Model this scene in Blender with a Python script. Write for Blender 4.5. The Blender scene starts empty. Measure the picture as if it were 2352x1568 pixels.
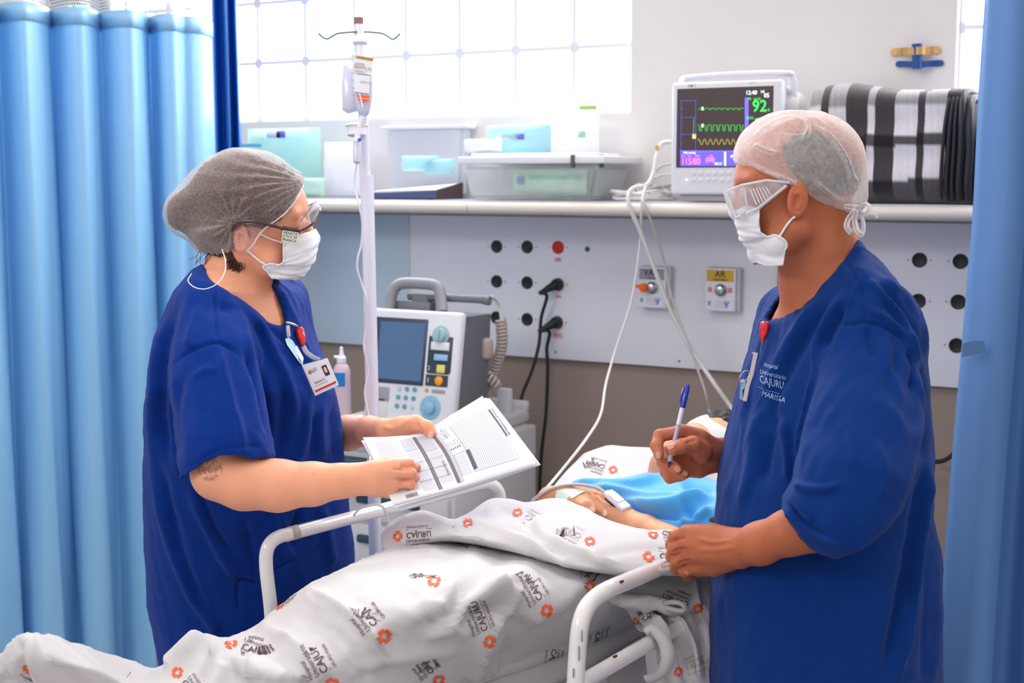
import bpy, bmesh, math, random
import numpy as np
from mathutils import Vector, Matrix, noise
from mathutils.bvhtree import BVHTree

scene = bpy.context.scene
COL = scene.collection
# ------------------------------------------------------------------ camera
FPX, YAW, PITCH = 3116.66, .50324, .120648
CAM = np.array([0.0, -3.675, 1.62])
FW = np.array([-math.sin(YAW)*math.cos(PITCH), math.cos(YAW)*math.cos(PITCH), -math.sin(PITCH)])
RT = np.array([math.cos(YAW), math.sin(YAW), 0.0])
UP = np.cross(RT, FW)
cd = bpy.data.cameras.new('camera'); cam = bpy.data.objects.new('camera', cd); COL.objects.link(cam)
cam.matrix_world = Matrix(((RT[0], UP[0], -FW[0], CAM[0]), (RT[1], UP[1], -FW[1], CAM[1]), (RT[2], UP[2], -FW[2], CAM[2]), (0, 0, 0, 1)))
cd.sensor_width = 36; cd.lens = FPX*36/2352; cd.clip_start = .05
cd.dof.use_dof = True; cd.dof.focus_distance = 2.42; cd.dof.aperture_fstop = 5.0
scene.camera = cam
# ------------------------------------------------------------------ light
W = bpy.data.worlds.new('world'); scene.world = W; W.use_nodes = True
W.node_tree.nodes['Background'].inputs[0].default_value = (1, .955, .93, 1)
W.node_tree.nodes['Background'].inputs[1].default_value = 1.0
_n = W.node_tree; _tc = _n.nodes.new('ShaderNodeTexCoord'); _sx = _n.nodes.new('ShaderNodeSeparateXYZ'); _mr = _n.nodes.new('ShaderNodeMapRange'); _mr.inputs[1].default_value = -.1; _mr.inputs[2].default_value = .9; _mr.inputs[3].default_value = .46; _mr.inputs[4].default_value = .80
_n.links.new(_tc.outputs['Generated'], _sx.inputs[0]); _n.links.new(_sx.outputs['Z'], _mr.inputs[0]); _n.links.new(_mr.outputs[0], _n.nodes['Background'].inputs[1])
def area(name, loc, target, sx, sy, power, col=(1, 1, 1)):
    l = bpy.data.lights.new(name, 'AREA'); l.shape = 'RECTANGLE'; l.size = sx; l.size_y = sy; l.energy = power; l.color = col
    o = bpy.data.objects.new(name, l); COL.objects.link(o); o.location = loc
    o.rotation_euler = (Vector(target)-Vector(loc)).to_track_quat('-Z', 'Y').to_euler()
    return o
area('ceiling_fill_lamp', (-1.6, -1.9, 2.95), (-1.5, -1.8, 0), 1.3, .6, 8, (1, .97, .94))
area('ceiling_fill_lamp', (-2.4, -4.6, 2.95), (-2.0, -3.4, .8), 1.3, .6, 24, (1, .96, .92))  # unseen fill light behind the camera, added to lift panel and front faces
WINDOW_GLOW, BOOST_GLOW = 2.4, 18.0  # second value: boosted glow of the unseen upper block rows
scene.view_settings.view_transform = 'Standard'; scene.view_settings.look = 'None'
scene.view_settings.exposure = 0.44; scene.view_settings.gamma = 1.0; scene.view_settings.use_curve_mapping = False

# ------------------------------------------------------------------ helpers
def ray(x, y): return FW+RT*((x-1176)/FPX)+UP*((784-y)/FPX)
def P(x, y, z): return CAM+ray(x, y)*z
def OZ(x, y, h):
    r = ray(x, y); return CAM+r*((h-CAM[2])/r[2])
def OY(x, y, Y=0.0):
    r = ray(x, y); return CAM+r*((Y-CAM[1])/r[1])
def proj(V):
    d = V-CAM; z = d@FW
    return 1176+FPX*(d@RT)/z, 784-FPX*(d@UP)/z, z
def lin(c): return tuple((v/12.92 if v <= .04045 else ((v+.055)/1.055)**2.4) for v in (k/255 for k in c))
def mat(name, c, rough=.5, metal=0, spec=.5, bump=0, bscale=200, var=0, vscale=8, emit=0, alpha=1, trans=0, sheen=0, coat=0, attr=False, sss=0, subr=None, ior=1.45, bstretch=(1, 1, 1)):
    m = bpy.data.materials.new(name); m.use_nodes = True; nt = m.node_tree; b = nt.nodes['Principled BSDF']
    L = lin(c) if max(c) > 1.01 else tuple(c)
    b.inputs['Base Color'].default_value = (*L, 1); b.inputs['Roughness'].default_value = rough
    b.inputs['Metallic'].default_value = metal; b.inputs['Specular IOR Level'].default_value = spec
    b.inputs['IOR'].default_value = ior; b.inputs['Alpha'].default_value = alpha
    b.inputs['Transmission Weight'].default_value = trans; b.inputs['Sheen Weight'].default_value = sheen
    b.inputs['Coat Weight'].default_value = coat
    if sss: b.inputs['Subsurface Weight'].default_value = sss; b.inputs['Subsurface Radius'].default_value = subr or (.012, .004, .002); b.inputs['Subsurface Scale'].default_value = 1
    if emit: b.inputs['Emission Color'].default_value = (*L, 1); b.inputs['Emission Strength'].default_value = emit
    tc = nt.nodes.new('ShaderNodeTexCoord'); src = None
    if attr:
        a = nt.nodes.new('ShaderNodeAttribute'); a.attribute_name = 'Col'; src = a.outputs['Color']
        nt.links.new(src, b.inputs['Base Color'])
    if var:
        n = nt.nodes.new('ShaderNodeTexNoise'); n.inputs['Scale'].default_value = vscale; n.inputs['Detail'].default_value = 5
        nt.links.new(tc.outputs['Object'], n.inputs['Vector'])
        mx = nt.nodes.new('ShaderNodeMix'); mx.data_type = 'RGBA'; mx.blend_type = 'MULTIPLY'; mx.inputs[0].default_value = 1
        rp = nt.nodes.new('ShaderNodeMapRange'); rp.inputs[3].default_value = 1-var; rp.inputs[4].default_value = 1+var*.5; rp.inputs[1].default_value = .3; rp.inputs[2].default_value = .7
        nt.links.new(n.outputs[0], rp.inputs[0]); nt.links.new(rp.outputs[0], mx.inputs[7])
        if src: nt.links.new(src, mx.inputs[6])
        else: mx.inputs[6].default_value = (*L, 1)
        nt.links.new(mx.outputs[2], b.inputs['Base Color'])
    if bump:
        n = nt.nodes.new('ShaderNodeTexNoise'); n.inputs['Scale'].default_value = bscale; n.inputs['Detail'].default_value = 4
        mp = nt.nodes.new('ShaderNodeMapping'); mp.inputs['Scale'].default_value = bstretch
        nt.links.new(tc.outputs['Object'], mp.inputs[0]); nt.links.new(mp.outputs[0], n.inputs['Vector'])
        bp = nt.nodes.new('ShaderNodeBump'); bp.inputs['Strength'].default_value = min(1, bump); bp.inputs['Distance'].default_value = .001*max(1, bump)
        nt.links.new(n.outputs[0], bp.inputs['Height']); nt.links.new(bp.outputs[0], b.inputs['Normal'])
    return m
def milky(name, c, tr=.6, rough=.35):
    m = mat(name, c, rough); nt = m.node_tree; t = nt.nodes.new('ShaderNodeBsdfTranslucent'); t.inputs[0].default_value = (*lin(c), 1); x = nt.nodes.new('ShaderNodeMixShader'); x.inputs[0].default_value = tr
    nt.links.new(nt.nodes['Principled BSDF'].outputs[0], x.inputs[1]); nt.links.new(t.outputs[0], x.inputs[2]); nt.links.new(x.outputs[0], nt.nodes['Material Output'].inputs[0]); return m
def sheer(name, c, a0=.35, a1=.75, scale=350, rough=.8, glow=.0):
    """thin non-woven film: part see-through, part white fibre, denser at grazing angles"""
    m = bpy.data.materials.new(name); m.use_nodes = True; nt = m.node_tree; nt.nodes.clear()
    o = nt.nodes.new('ShaderNodeOutputMaterial'); mx = nt.nodes.new('ShaderNodeMixShader'); t = nt.nodes.new('ShaderNodeBsdfTransparent')
    d = nt.nodes.new('ShaderNodeBsdfDiffuse'); tl = nt.nodes.new('ShaderNodeBsdfTranslucent'); m2 = nt.nodes.new('ShaderNodeMixShader')
    L = (*lin(c), 1); d.inputs[0].default_value = L; tl.inputs[0].default_value = L; m2.inputs[0].default_value = .4
    nt.links.new(d.outputs[0], m2.inputs[1]); nt.links.new(tl.outputs[0], m2.inputs[2])
    tc = nt.nodes.new('ShaderNodeTexCoord'); n = nt.nodes.new('ShaderNodeTexNoise'); n.inputs['Scale'].default_value = scale; n.inputs['Detail'].default_value = 6; n.inputs['Distortion'].default_value = 1.5
    nt.links.new(tc.outputs['Object'], n.inputs['Vector'])
    r = nt.nodes.new('ShaderNodeMapRange'); r.inputs[1].default_value = .35; r.inputs[2].default_value = .68; r.inputs[3].default_value = a0; r.inputs[4].default_value = a1
    nt.links.new(n.outputs[0], r.inputs[0])
    lw = nt.nodes.new('ShaderNodeLayerWeight'); lw.inputs[0].default_value = .35
    ad = nt.nodes.new('ShaderNodeMath'); ad.operation = 'ADD'; ad.use_clamp = True; sc = nt.nodes.new('ShaderNodeMath'); sc.operation = 'MULTIPLY'; sc.inputs[1].default_value = .6
    nt.links.new(lw.outputs['Facing'], sc.inputs[0]); nt.links.new(sc.outputs[0], ad.inputs[0]); nt.links.new(r.outputs[0], ad.inputs[1])
    nt.links.new(ad.outputs[0], mx.inputs[0]); nt.links.new(t.outputs[0], mx.inputs[1]); nt.links.new(m2.outputs[0], mx.inputs[2]); nt.links.new(mx.outputs[0], o.inputs[0])
    return m

def thing(name, label, cat, loc, group=None):
    o = bpy.data.objects.new(name, None); COL.objects.link(o); o.location = tuple(loc); o.empty_display_size = .05
    o['label'] = label; o['category'] = cat
    if group: o['group'] = group
    return o
def tag(o, label, cat, group=None):
    o['label'] = label; o['category'] = cat
    if group: o['group'] = group
    return o
def struct(o): o['kind'] = 'structure'; return o
def rootloc(o):
    while o.parent: o = o.parent
    return np.array(o.location)
def put(name, V, F, mats, parent=None, smooth=True, loc=None, mi=None, cols=None, label=None):
    """mesh object from world-space vertices"""
    V = np.asarray(V, dtype=float).reshape(-1, 3)
    off = rootloc(parent) if parent else (np.array(loc) if loc is not None else V.mean(0)*np.array([1, 1, 0])+np.array([0, 0, V[:, 2].min()]))
    me = bpy.data.meshes.new(name); me.from_pydata((V-off).tolist(), [], [tuple(int(i) for i in f) for f in F])
    if not isinstance(mats, (list, tuple)): mats = [mats]
    for m in mats: me.materials.append(m)
    if mi is not None and len(mi) == len(me.polygons): me.polygons.foreach_set('material_index', np.asarray(mi, dtype=np.int32))
    me.validate()
    if smooth: me.polygons.foreach_set('use_smooth', np.ones(len(me.polygons), dtype=bool))
    if cols is not None:
        a = me.color_attributes.new('Col', 'FLOAT_COLOR', 'POINT'); c4 = np.ones((len(V), 4), dtype=np.float32); c4[:, :3] = cols; a.data.foreach_set('color', c4.ravel())
    o = bpy.data.objects.new(name, me); COL.objects.link(o)
    if parent: o.parent = parent
    else: o.location = off
    if label: o['label'] = label
    return o
class M:
    """collects shapes (world space) for ONE mesh"""
    def __init__(s): s.V = []; s.F = []; s.I = []; s.n = 0; s.mi = 0
    def add(s, V, F, mi=None):
        V = np.asarray(V, float).reshape(-1, 3); s.V.append(V); s.F += [tuple(int(i)+s.n for i in f) for f in F]; s.I += [s.mi if mi is None else mi]*len(F); s.n += len(V); return s
    def bm(s, b, mi=None):
        b.verts.ensure_lookup_table(); b.verts.index_update()
        s.add([v.co[:] for v in b.verts], [[v.index for v in f.verts] for f in b.faces], mi); b.free(); return s
    def box(s, c, size, ax=None, bev=0, seg=2, mi=None):
        b = bmesh.new(); bmesh.ops.create_cube(b, size=1)
        for v in b.verts: v.co = Vector((v.co.x*size[0], v.co.y*size[1], v.co.z*size[2]))
        if bev: bmesh.ops.bevel(b, geom=b.edges[:], offset=bev, segments=seg, affect='EDGES', profile=.5)
        A = np.eye(3) if ax is None else np.array(ax, float)
        for v in b.verts: v.co = Vector(np.array(c)+np.array(v.co)@A)
        return s.bm(b, mi)
    def tube(s, pts, r, seg=10, caps=True, mi=None, close=False, flat=None):
        pts = np.asarray(pts, float); n = len(pts); r = np.ones(n)*r if np.isscalar(r) else np.asarray(r, float)
        T = np.gradient(pts, axis=0)
        if close: T = np.roll(pts, -1, 0)-np.roll(pts, 1, 0)
        T /= np.linalg.norm(T, axis=1)[:, None]+1e-12
        u = np.cross(T[0], [0, 0, 1]);  u = u if np.linalg.norm(u) > .05 else np.cross(T[0], [1, 0, 0]); u /= np.linalg.norm(u)
        V = []; a = np.linspace(0, 2*np.pi, seg, endpoint=False)
        for i in range(n):
            u = u-T[i]*(u@T[i]); u /= np.linalg.norm(u); w = np.cross(T[i], u); fl = 1 if flat is None else flat
            V.append(pts[i]+r[i]*(np.cos(a)[:, None]*u+np.sin(a)[:, None]*w*fl))
        F = [(i*seg+j, i*seg+(j+1) % seg, (i+1)*seg+(j+1) % seg, (i+1)*seg+j) for i in range(n-1) for j in range(seg)]
        if close: F += [((n-1)*seg+j, (n-1)*seg+(j+1) % seg, (j+1) % seg, j) for j in range(seg)]
        elif caps: F += [tuple(range(seg))[::-1], tuple((n-1)*seg+j for j in range(seg))]
        return s.add(np.concatenate(V), F, mi)
    def cyl(s, a, b, r, r2=None, seg=24, mi=None):
        a = np.array(a, float); b = np.array(b, float); return s.tube([a, b], [r, r if r2 is None else r2], seg, mi=mi)
    def lathe(s, o, axis, prof, seg=28, mi=None, xdir=None):
        """prof: (radius, height along axis)"""
        ax = np.array(axis, float); ax /= np.linalg.norm(ax); u = np.cross(ax, [0, 0, 1]); u = u if np.linalg.norm(u) > .05 else np.cross(ax, [1, 0, 0]); u /= np.linalg.norm(u); w = np.cross(ax, u)
        a = np.linspace(0, 2*np.pi, seg, endpoint=False); V = []
        for r, h in prof: V.append(np.array(o)+ax*h+max(r, 1e-5)*(np.cos(a)[:, None]*u+np.sin(a)[:, None]*w))
        n = len(prof); F = [(i*seg+j, i*seg+(j+1) % seg, (i+1)*seg+(j+1) % seg, (i+1)*seg+j) for i in range(n-1) for j in range(seg)]
        F += [tuple(range(seg))[::-1], tuple((n-1)*seg+j for j in range(seg))]
        return s.add(np.concatenate(V), F, mi)
    def grid(s, G, mi=None, thick=0, wrap=False):
        """G: (n,m,3) surface; optional thickness (closed sheet)"""
        G = np.asarray(G, float); n, m = G.shape[:2]; V = G.reshape(-1, 3)
        F = [(i*m+j, i*m+j+1, (i+1)*m+j+1, (i+1)*m+j) for i in range(n-1) for j in range(m-1)]
        if not thick: return s.add(V, F, mi)
        du = np.gradient(G, axis=0); dv = np.gradient(G, axis=1); N = np.cross(du, dv); N /= np.linalg.norm(N, axis=2)[..., None]+1e-12
        V2 = (G-N*thick).reshape(-1, 3); k = n*m
        F2 = [tuple(k+i for i in f[::-1]) for f in F]
        rim = [i for i in range(m)]+[i*m+m-1 for i in range(1, n)]+[(n-1)*m+j for j in range(m-2, -1, -1)]+[i*m for i in range(n-2, 0, -1)]
        Fr = [(rim[(i+1) % len(rim)], rim[i], k+rim[i], k+rim[(i+1) % len(rim)]) for i in range(len(rim))]
        return s.add(np.concatenate([V, V2]), F+F2+Fr, mi)
    def prism(s, poly, d, mi=None):
        """poly: planar 3-D points, d: extrusion vector"""
        p = np.asarray(poly, float); n = len(p); d = np.array(d, float)
        return s.add(np.concatenate([p, p+d]), [tuple(range(n))[::-1], tuple(range(n, 2*n))]+[(i, (i+1) % n, n+(i+1) % n, n+i) for i in range(n)], mi)
    def out(s, name, mats, parent=None, smooth=False, label=None, loc=None, cols=None):
        o = put(name, np.concatenate(s.V), s.F, mats, parent, smooth, loc, s.I, cols, label)
        if not smooth:
            o.data.polygons.foreach_set('use_smooth', np.ones(len(o.data.polygons), dtype=bool))
            try: o.data.set_sharp_from_angle(angle=.6)
            except Exception: pass
        return o
def crom(pts, n=8):
    """Catmull-Rom through points (any dimension)"""
    p = np.asarray(pts, float); q = np.vstack([2*p[0]-p[1], p, 2*p[-1]-p[-2]]); out = []
    for i in range(1, len(q)-2):
        for t in np.linspace(0, 1, n, endpoint=False):
            a, b, c, d = q[i-1:i+3]; out.append(.5*((2*b)+(-a+c)*t+(2*a-5*b+4*c-d)*t*t+(-a+3*b-3*c+d)*t**3))
    out.append(p[-1]); return np.array(out)
def rowspline(G, nu, nv):
    """control net (n,m,3) -> dense net"""
    G = np.asarray(G, float); A = np.array([crom(r, nv) for r in G]); return np.stack([crom(A[:, j], nu) for j in range(A.shape[1])], 1)
def frame_at(o, x, y):
    """unit x axis, orthonormal y axis and the normal"""
    x = np.array(x, float); x /= np.linalg.norm(x); y = np.array(y, float); y -= x*(x@y); y /= np.linalg.norm(y); return np.array(o, float), x, y, np.cross(x, y)
_fonts = {}
def glyphs(txt, size, bold=0, align='CENTER', narrow=1.0, fine=0):
    c = bpy.data.curves.new('lettering', 'FONT'); c.body = txt; c.size = size; c.align_x = align; c.align_y = 'CENTER'; c.resolution_u = 2; c.offset = min(bold, .01)*size
    o = bpy.data.objects.new('lettering', c); COL.objects.link(o); bpy.context.view_layer.update()
    me = o.to_mesh(); V = np.array([v.co[:] for v in me.vertices]).reshape(-1, 3); F = [tuple(p.vertices) for p in me.polygons]
    o.to_mesh_clear(); bpy.data.objects.remove(o); bpy.data.curves.remove(c)
    b = bmesh.new(); vs = [b.verts.new((x, y, 0)) for x, y, _ in V]
    for f in F:
        try: b.faces.new([vs[i] for i in f])
        except ValueError: pass
    for _ in range(fine):
        le = [e for e in b.edges if e.calc_length() > size*.14]
        if le: bmesh.ops.subdivide_edges(b, edges=le, cuts=1); bmesh.ops.triangulate(b, faces=b.faces[:])
    b.verts.ensure_lookup_table(); b.verts.index_update(); V = np.array([v.co[:] for v in b.verts]).reshape(-1, 3); F = [tuple(v.index for v in f.verts) for f in b.faces]; b.free()
    V[:, 0] *= narrow; return V[:, :2], F
def write(m, txt, size, o, x, y, mi, bold=.0, align='CENTER', lift=.0006, narrow=1.0):
    V, F = glyphs(txt, size, bold, align, narrow); o, x, y, n = frame_at(o, x, y)
    if len(V): m.add(o+V[:, :1]*x+V[:, 1:2]*y+n*lift, F, mi)
def rectd(m, o, x, y, w, h, mi, lift=.0004, cx=0, cy=0, th=.0003):
    o, x, y, n = frame_at(o, x, y); c = o+x*cx+y*cy; m.box(c+n*(lift), (w, h, th), (x, y, n), mi=mi)

# ------------------------------------------------------------------ implicit surfaces
def smin(a, b, k):
    h = np.clip(.5+.5*(b-a)/k, 0, 1); return b*(1-h)+a*h-k*h*(1-h)
def smax(a, b, k): return -smin(-a, -b, k)
def s_ball(p, c, r): return np.linalg.norm(p-np.asarray(c), axis=1)-r
def s_ell(p, c, ax, r):
    """ax rows = axes, r radii"""
    q = (p-np.asarray(c))@np.asarray(ax).T; r = np.asarray(r, float); k0 = np.linalg.norm(q/r, axis=1); k1 = np.linalg.norm(q/(r*r), axis=1); return k0*(k0-1)/(k1+1e-9)
def s_cone(p, a, b, ra, rb):
    a = np.asarray(a, float); b = np.asarray(b, float); ba = b-a; h = np.clip(((p-a)@ba)/(ba@ba+1e-12), 0, 1)
    return np.linalg.norm(p-a-h[:, None]*ba, axis=1)-(ra+(rb-ra)*h)
def s_chain(p, pts, rs, k=.008):
    d = None
    for i in range(len(pts)-1):
        e = s_cone(p, pts[i], pts[i+1], rs[i], rs[i+1]); d = e if d is None else smin(d, e, k)
    return d
def s_plane(p, o, n):
    n = np.asarray(n, float); n = n/np.linalg.norm(n); return (p-np.asarray(o))@n
def s_poly2(x, y, poly):
    """signed distance to a 2-D polygon (inside negative)"""
    poly = np.asarray(poly, float); n = len(poly); d = np.full(len(x), 1e18); s = np.ones(len(x))
    for i in range(n):
        j = (i-1) % n; e = poly[j]-poly[i]; wx = x-poly[i][0]; wy = y-poly[i][1]; h = np.clip((wx*e[0]+wy*e[1])/(e@e), 0, 1)
        bx = wx-e[0]*h; by = wy-e[1]*h; d = np.minimum(d, bx*bx+by*by)
        c1 = y >= poly[i][1]; c2 = y < poly[j][1]; c3 = e[0]*wy > e[1]*wx
        s = np.where((c1 & c2 & c3) | (~c1 & ~c2 & ~c3), -s, s)
    return s*np.sqrt(d)
def isomesh(fn, lo, hi, h, B=8, fudge=1.7):
    """sparse surface nets of fn(points)->distance"""
    lo = np.array(lo, float); hi = np.array(hi, float); nb = np.ceil((hi-lo)/(h*B)).astype(int)
    g = np.stack(np.meshgrid(*[np.arange(k) for k in nb], indexing='ij'), -1).reshape(-1, 3); c = lo+(g+.5)*h*B
    d = np.concatenate([fn(c[i:i+200000]) for i in range(0, len(c), 200000)])
    g = g[np.abs(d) < h*B*.87*fudge]
    t = np.stack(np.meshgrid(*[np.arange(B+1)]*3, indexing='ij'), -1).reshape(-1, 3)
    keys = []; vp = []; ed = [[], [], []]; big = 1 << 20
    def key(a): return (a[..., 0].astype(np.int64)*big+a[..., 1])*big+a[..., 2]
    for i in range(0, len(g), 300):
        gb = g[i:i+300]; idx = gb[:, None, :]*B+t[None]; pts = lo+idx*h
        v = fn(pts.reshape(-1, 3)).reshape(len(gb), B+1, B+1, B+1); s = v < 0
        S = [s[:, a:a+B, b:b+B, c_:c_+B] for a in (0, 1) for b in (0, 1) for c_ in (0, 1)]
        cnt = sum(k.astype(np.int8) for k in S); act = (cnt > 0) & (cnt < 8)
        w = np.argwhere(act)
        if not len(w): continue
        vals = np.stack([v[w[:, 0], w[:, 1]+a, w[:, 2]+b, w[:, 3]+c_] for a in (0, 1) for b in (0, 1) for c_ in (0, 1)], 1)
        cs = np.array([(a, b, c_) for a in (0, 1) for b in (0, 1) for c_ in (0, 1)], float)
        acc = np.zeros((len(w), 3)); n = np.zeros(len(w))
        for e0 in range(8):
            for e1 in range(e0+1, 8):
                if np.abs(cs[e0]-cs[e1]).sum() != 1: continue
                a = vals[:, e0]; b = vals[:, e1]; x = (a < 0) != (b < 0); tt = np.where(x, a/(a-b+1e-20), 0)
                acc += np.where(x[:, None], cs[e0]+(cs[e1]-cs[e0])*tt[:, None], 0); n += x
        cell = gb[w[:, 0]]*B+w[:, 1:]
        keys.append(key(cell)); vp.append(lo+(cell+acc/n[:, None])*h)
        for ax, e1 in ((0, 4), (1, 2), (2, 1)):
            x = (vals[:, 0] < 0) != (vals[:, e1] < 0); ed[ax].append((cell[x], vals[x, 0] < 0))
    keys = np.concatenate(keys); vp = np.concatenate(vp); o = np.argsort(keys); keys = keys[o]; vp = vp[o]; F = []
    for ax in range(3):
        c = np.concatenate([a for a, b in ed[ax]]); sg = np.concatenate([b for a, b in ed[ax]]); u = np.eye(3, dtype=int)[(ax+1) % 3]; w = np.eye(3, dtype=int)[(ax+2) % 3]
        q = []; ok = np.ones(len(c), bool)
        for off in (0*u, -u, -u-w, -w):
            k = key(c+off); j = np.clip(np.searchsorted(keys, k), 0, len(keys)-1); ok &= keys[j] == k; q.append(j)
        q = np.stack(q, 1); q[~sg] = q[~sg][:, ::-1]; F.append(q[ok])
    F = np.concatenate(F)
    return vp, F
def crease(V, s, seed, w=.10): return np.exp(-(sin_noise(V, s, seed)/w)**2)*np.clip(.5+sin_noise(V, s*.7, seed+50), 0, 1)
def vnormals(V, F):
    F = np.asarray(F); n = np.cross(V[F[:, 2]]-V[F[:, 0]], V[F[:, 3]]-V[F[:, 1]]); N = np.zeros_like(V)
    for k in range(4): np.add.at(N, F[:, k], n)
    return N/(np.linalg.norm(N, axis=1)[:, None]+1e-12)
def relax(V, F, it=2, lam=.5):
    F = np.asarray(F); e = np.concatenate([F[:, [0, 1]], F[:, [1, 2]], F[:, [2, 3]], F[:, [3, 0]]]); n = np.bincount(e.ravel(), minlength=len(V))[:, None]
    for _ in range(it):
        A = np.zeros_like(V); np.add.at(A, e[:, 0], V[e[:, 1]]); np.add.at(A, e[:, 1], V[e[:, 0]]); V = V+lam*(A/np.maximum(n, 1)-V)
    return V
FOLD = 1.6
def folds(V, N, specs, zlim=None, back=False):
    """raise or press creases along traced lines; spec=(points, height m, half width px)"""
    x, y, z = proj(V); face = np.clip(-(N@FW)*2+.25, 0, 1); D = np.zeros(len(V))
    for s in specs:
        pts, amp, w = s[:3]; zm = s[3] if len(s) > 3 else None
        q = crom(pts, 5); lx, ly = q.min(0)-3*w; hx, hy = q.max(0)+3*w
        sel = np.where((x > lx) & (x < hx) & (y > ly) & (y < hy) & (face > 0))[0]
        if not len(sel): continue
        px, py = x[sel], y[sel]; best = np.full(len(sel), 1e9); tb = np.zeros(len(sel))
        for i in range(len(q)-1):
            a, b = q[i], q[i+1]; e = b-a; h = np.clip(((px-a[0])*e[0]+(py-a[1])*e[1])/(e@e+1e-9), 0, 1); dd = np.hypot(px-a[0]-e[0]*h, py-a[1]-e[1]*h)
            u = dd < best; best[u] = dd[u]; tb[u] = (i+h[u])/(len(q)-1)
        env = np.clip(np.minimum(tb, 1-tb)*5+.12, 0, 1); f = amp*np.exp(-(best/w)**2)*env
        if zm is not None: f = f*((z[sel] > zm[0]) & (z[sel] < zm[1]))
        D[sel] += f*FOLD
    return V+N*(D*face)[:, None]
def pix_stack(rows, Zc, hz, pw=2.0, shear=0.0, top=True):
    """tall solid traced row by row: rows=(py,xl,xr[,Zc,hz])"""
    R = np.array([(r[0], r[1], r[2], r[3] if len(r) > 3 else Zc, r[4] if len(r) > 4 else hz, r[5] if len(r) > 5 else shear) for r in rows], float)
    def f(p):
        x, y, z = proj(p); xl = np.interp(y, R[:, 0], R[:, 1]); xr = np.interp(y, R[:, 0], R[:, 2]); zc = np.interp(y, R[:, 0], R[:, 3]); h = np.interp(y, R[:, 0], R[:, 4]); sk = np.interp(y, R[:, 0], R[:, 5])
        c = (xl+xr)/2; hw = np.maximum((xr-xl)/2, 4); hm = hw*zc/FPX
        a = np.abs((x-c)/hw); b = np.abs((z-zc-sk*(x-c)/hw)/h); q = (a**pw+b**pw+1e-9)**(1/pw); m = np.minimum(hm, h)
        d = (q-1)*m
        yt = (R[0, 0]-y)*zc/FPX; yb = (y-R[-1, 0])*zc/FPX
        return np.maximum(d, np.maximum(yt, yb))
    return f
def cloud(p, s): return np.array([noise.noise(Vector(q*s)) for q in p])
def sin_noise(V, s, seed=0):
    """cheap smooth 3-D noise"""
    r = np.random.RandomState(seed); o = np.zeros(len(V))
    for i in range(9):
        k = r.normal(size=3)*s*(1+.35*i); o += np.sin(V@k+r.uniform(0, 6.28))/(1+.25*i)
    return o/4
# ------------------------------------------------------------------ materials
def curtain_mat(name, c, tr=.25, rough=.36, spec=.9, coat=.25):
    m = mat(name, c, rough, spec=spec, coat=coat, bump=4, bscale=14, bstretch=(1, 1, .12)); nt = m.node_tree
    o = nt.nodes['Material Output']; b = nt.nodes['Principled BSDF']; b.inputs['Coat Roughness'].default_value = .25
    t = nt.nodes.new('ShaderNodeBsdfTranslucent'); t.inputs[0].default_value = (*lin(c), 1); x = nt.nodes.new('ShaderNodeMixShader'); x.inputs[0].default_value = tr
    nt.links.new(b.outputs[0], x.inputs[1]); nt.links.new(t.outputs[0], x.inputs[2]); nt.links.new(x.outputs[0], o.inputs[0])
    return m
MT = dict(
    cream=mat('cream_wall_paint', (232, 228, 226), .75, var=.03, vscale=3), taupe=mat('taupe_wall_paint', (158, 142, 132), .7, var=.05, vscale=4),
    floor=mat('floor_vinyl', (150, 150, 155), .4, var=.05), grout=mat('grout', (226, 227, 233), .8),
    glow=mat('daylit_glass_block', (250, 251, 255), .2, emit=WINDOW_GLOW), boosted=mat('boosted_glass_block', (250, 251, 255), .2, emit=BOOST_GLOW), shelf=mat('grey_laminate', (188, 188, 196), .4), bumper=mat('cream_bumper', (226, 217, 208), .35),
    panel=mat('white_laminate_panel', (236, 238, 246), .38, var=.02, vscale=5), panelb=mat('blue_grey_panel', (196, 216, 232), .4), black=mat('black_plastic', (28, 27, 30), .45), black2=mat('black_cable', (24, 24, 27), .5),
    red=mat('red_plastic', (205, 12, 20), .25), white=mat('white_plastic', (232, 233, 240), .35), white2=mat('offwhite_plastic', (214, 212, 212), .4), screw=mat('screw_metal', (150, 150, 150), .4, 1),
    pink=mat('pink_sticker', (225, 175, 190), .6), ink=mat('black_ink', (32, 30, 34), .6), yellow=mat('yellow_label', (212, 175, 52), .5), greyl=mat('grey_label', (158, 154, 166), .5),
    orange=mat('orange_plastic', (255, 104, 20), .4), blueink=mat('blue_ink', (70, 100, 215), .6), metal=mat('steel', (190, 190, 195), .25, 1), brass=mat('brass_paint', (198, 160, 100), .35, .3), bluep=mat('blue_painted_metal', (22, 72, 140), .35),
    curt=curtain_mat('blue_curtain_vinyl', (160, 214, 248)), curt2=curtain_mat('dark_blue_curtain', (10, 110, 205), .15), curtr=curtain_mat('right_curtain_vinyl', (106, 150, 208), .2, .5, .3, 0),
    tape=mat('grey_blue_tape', (78, 118, 165), .6, bump=1, bscale=300), green=mat('green_plastic', (0, 120, 80), .4))
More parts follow.
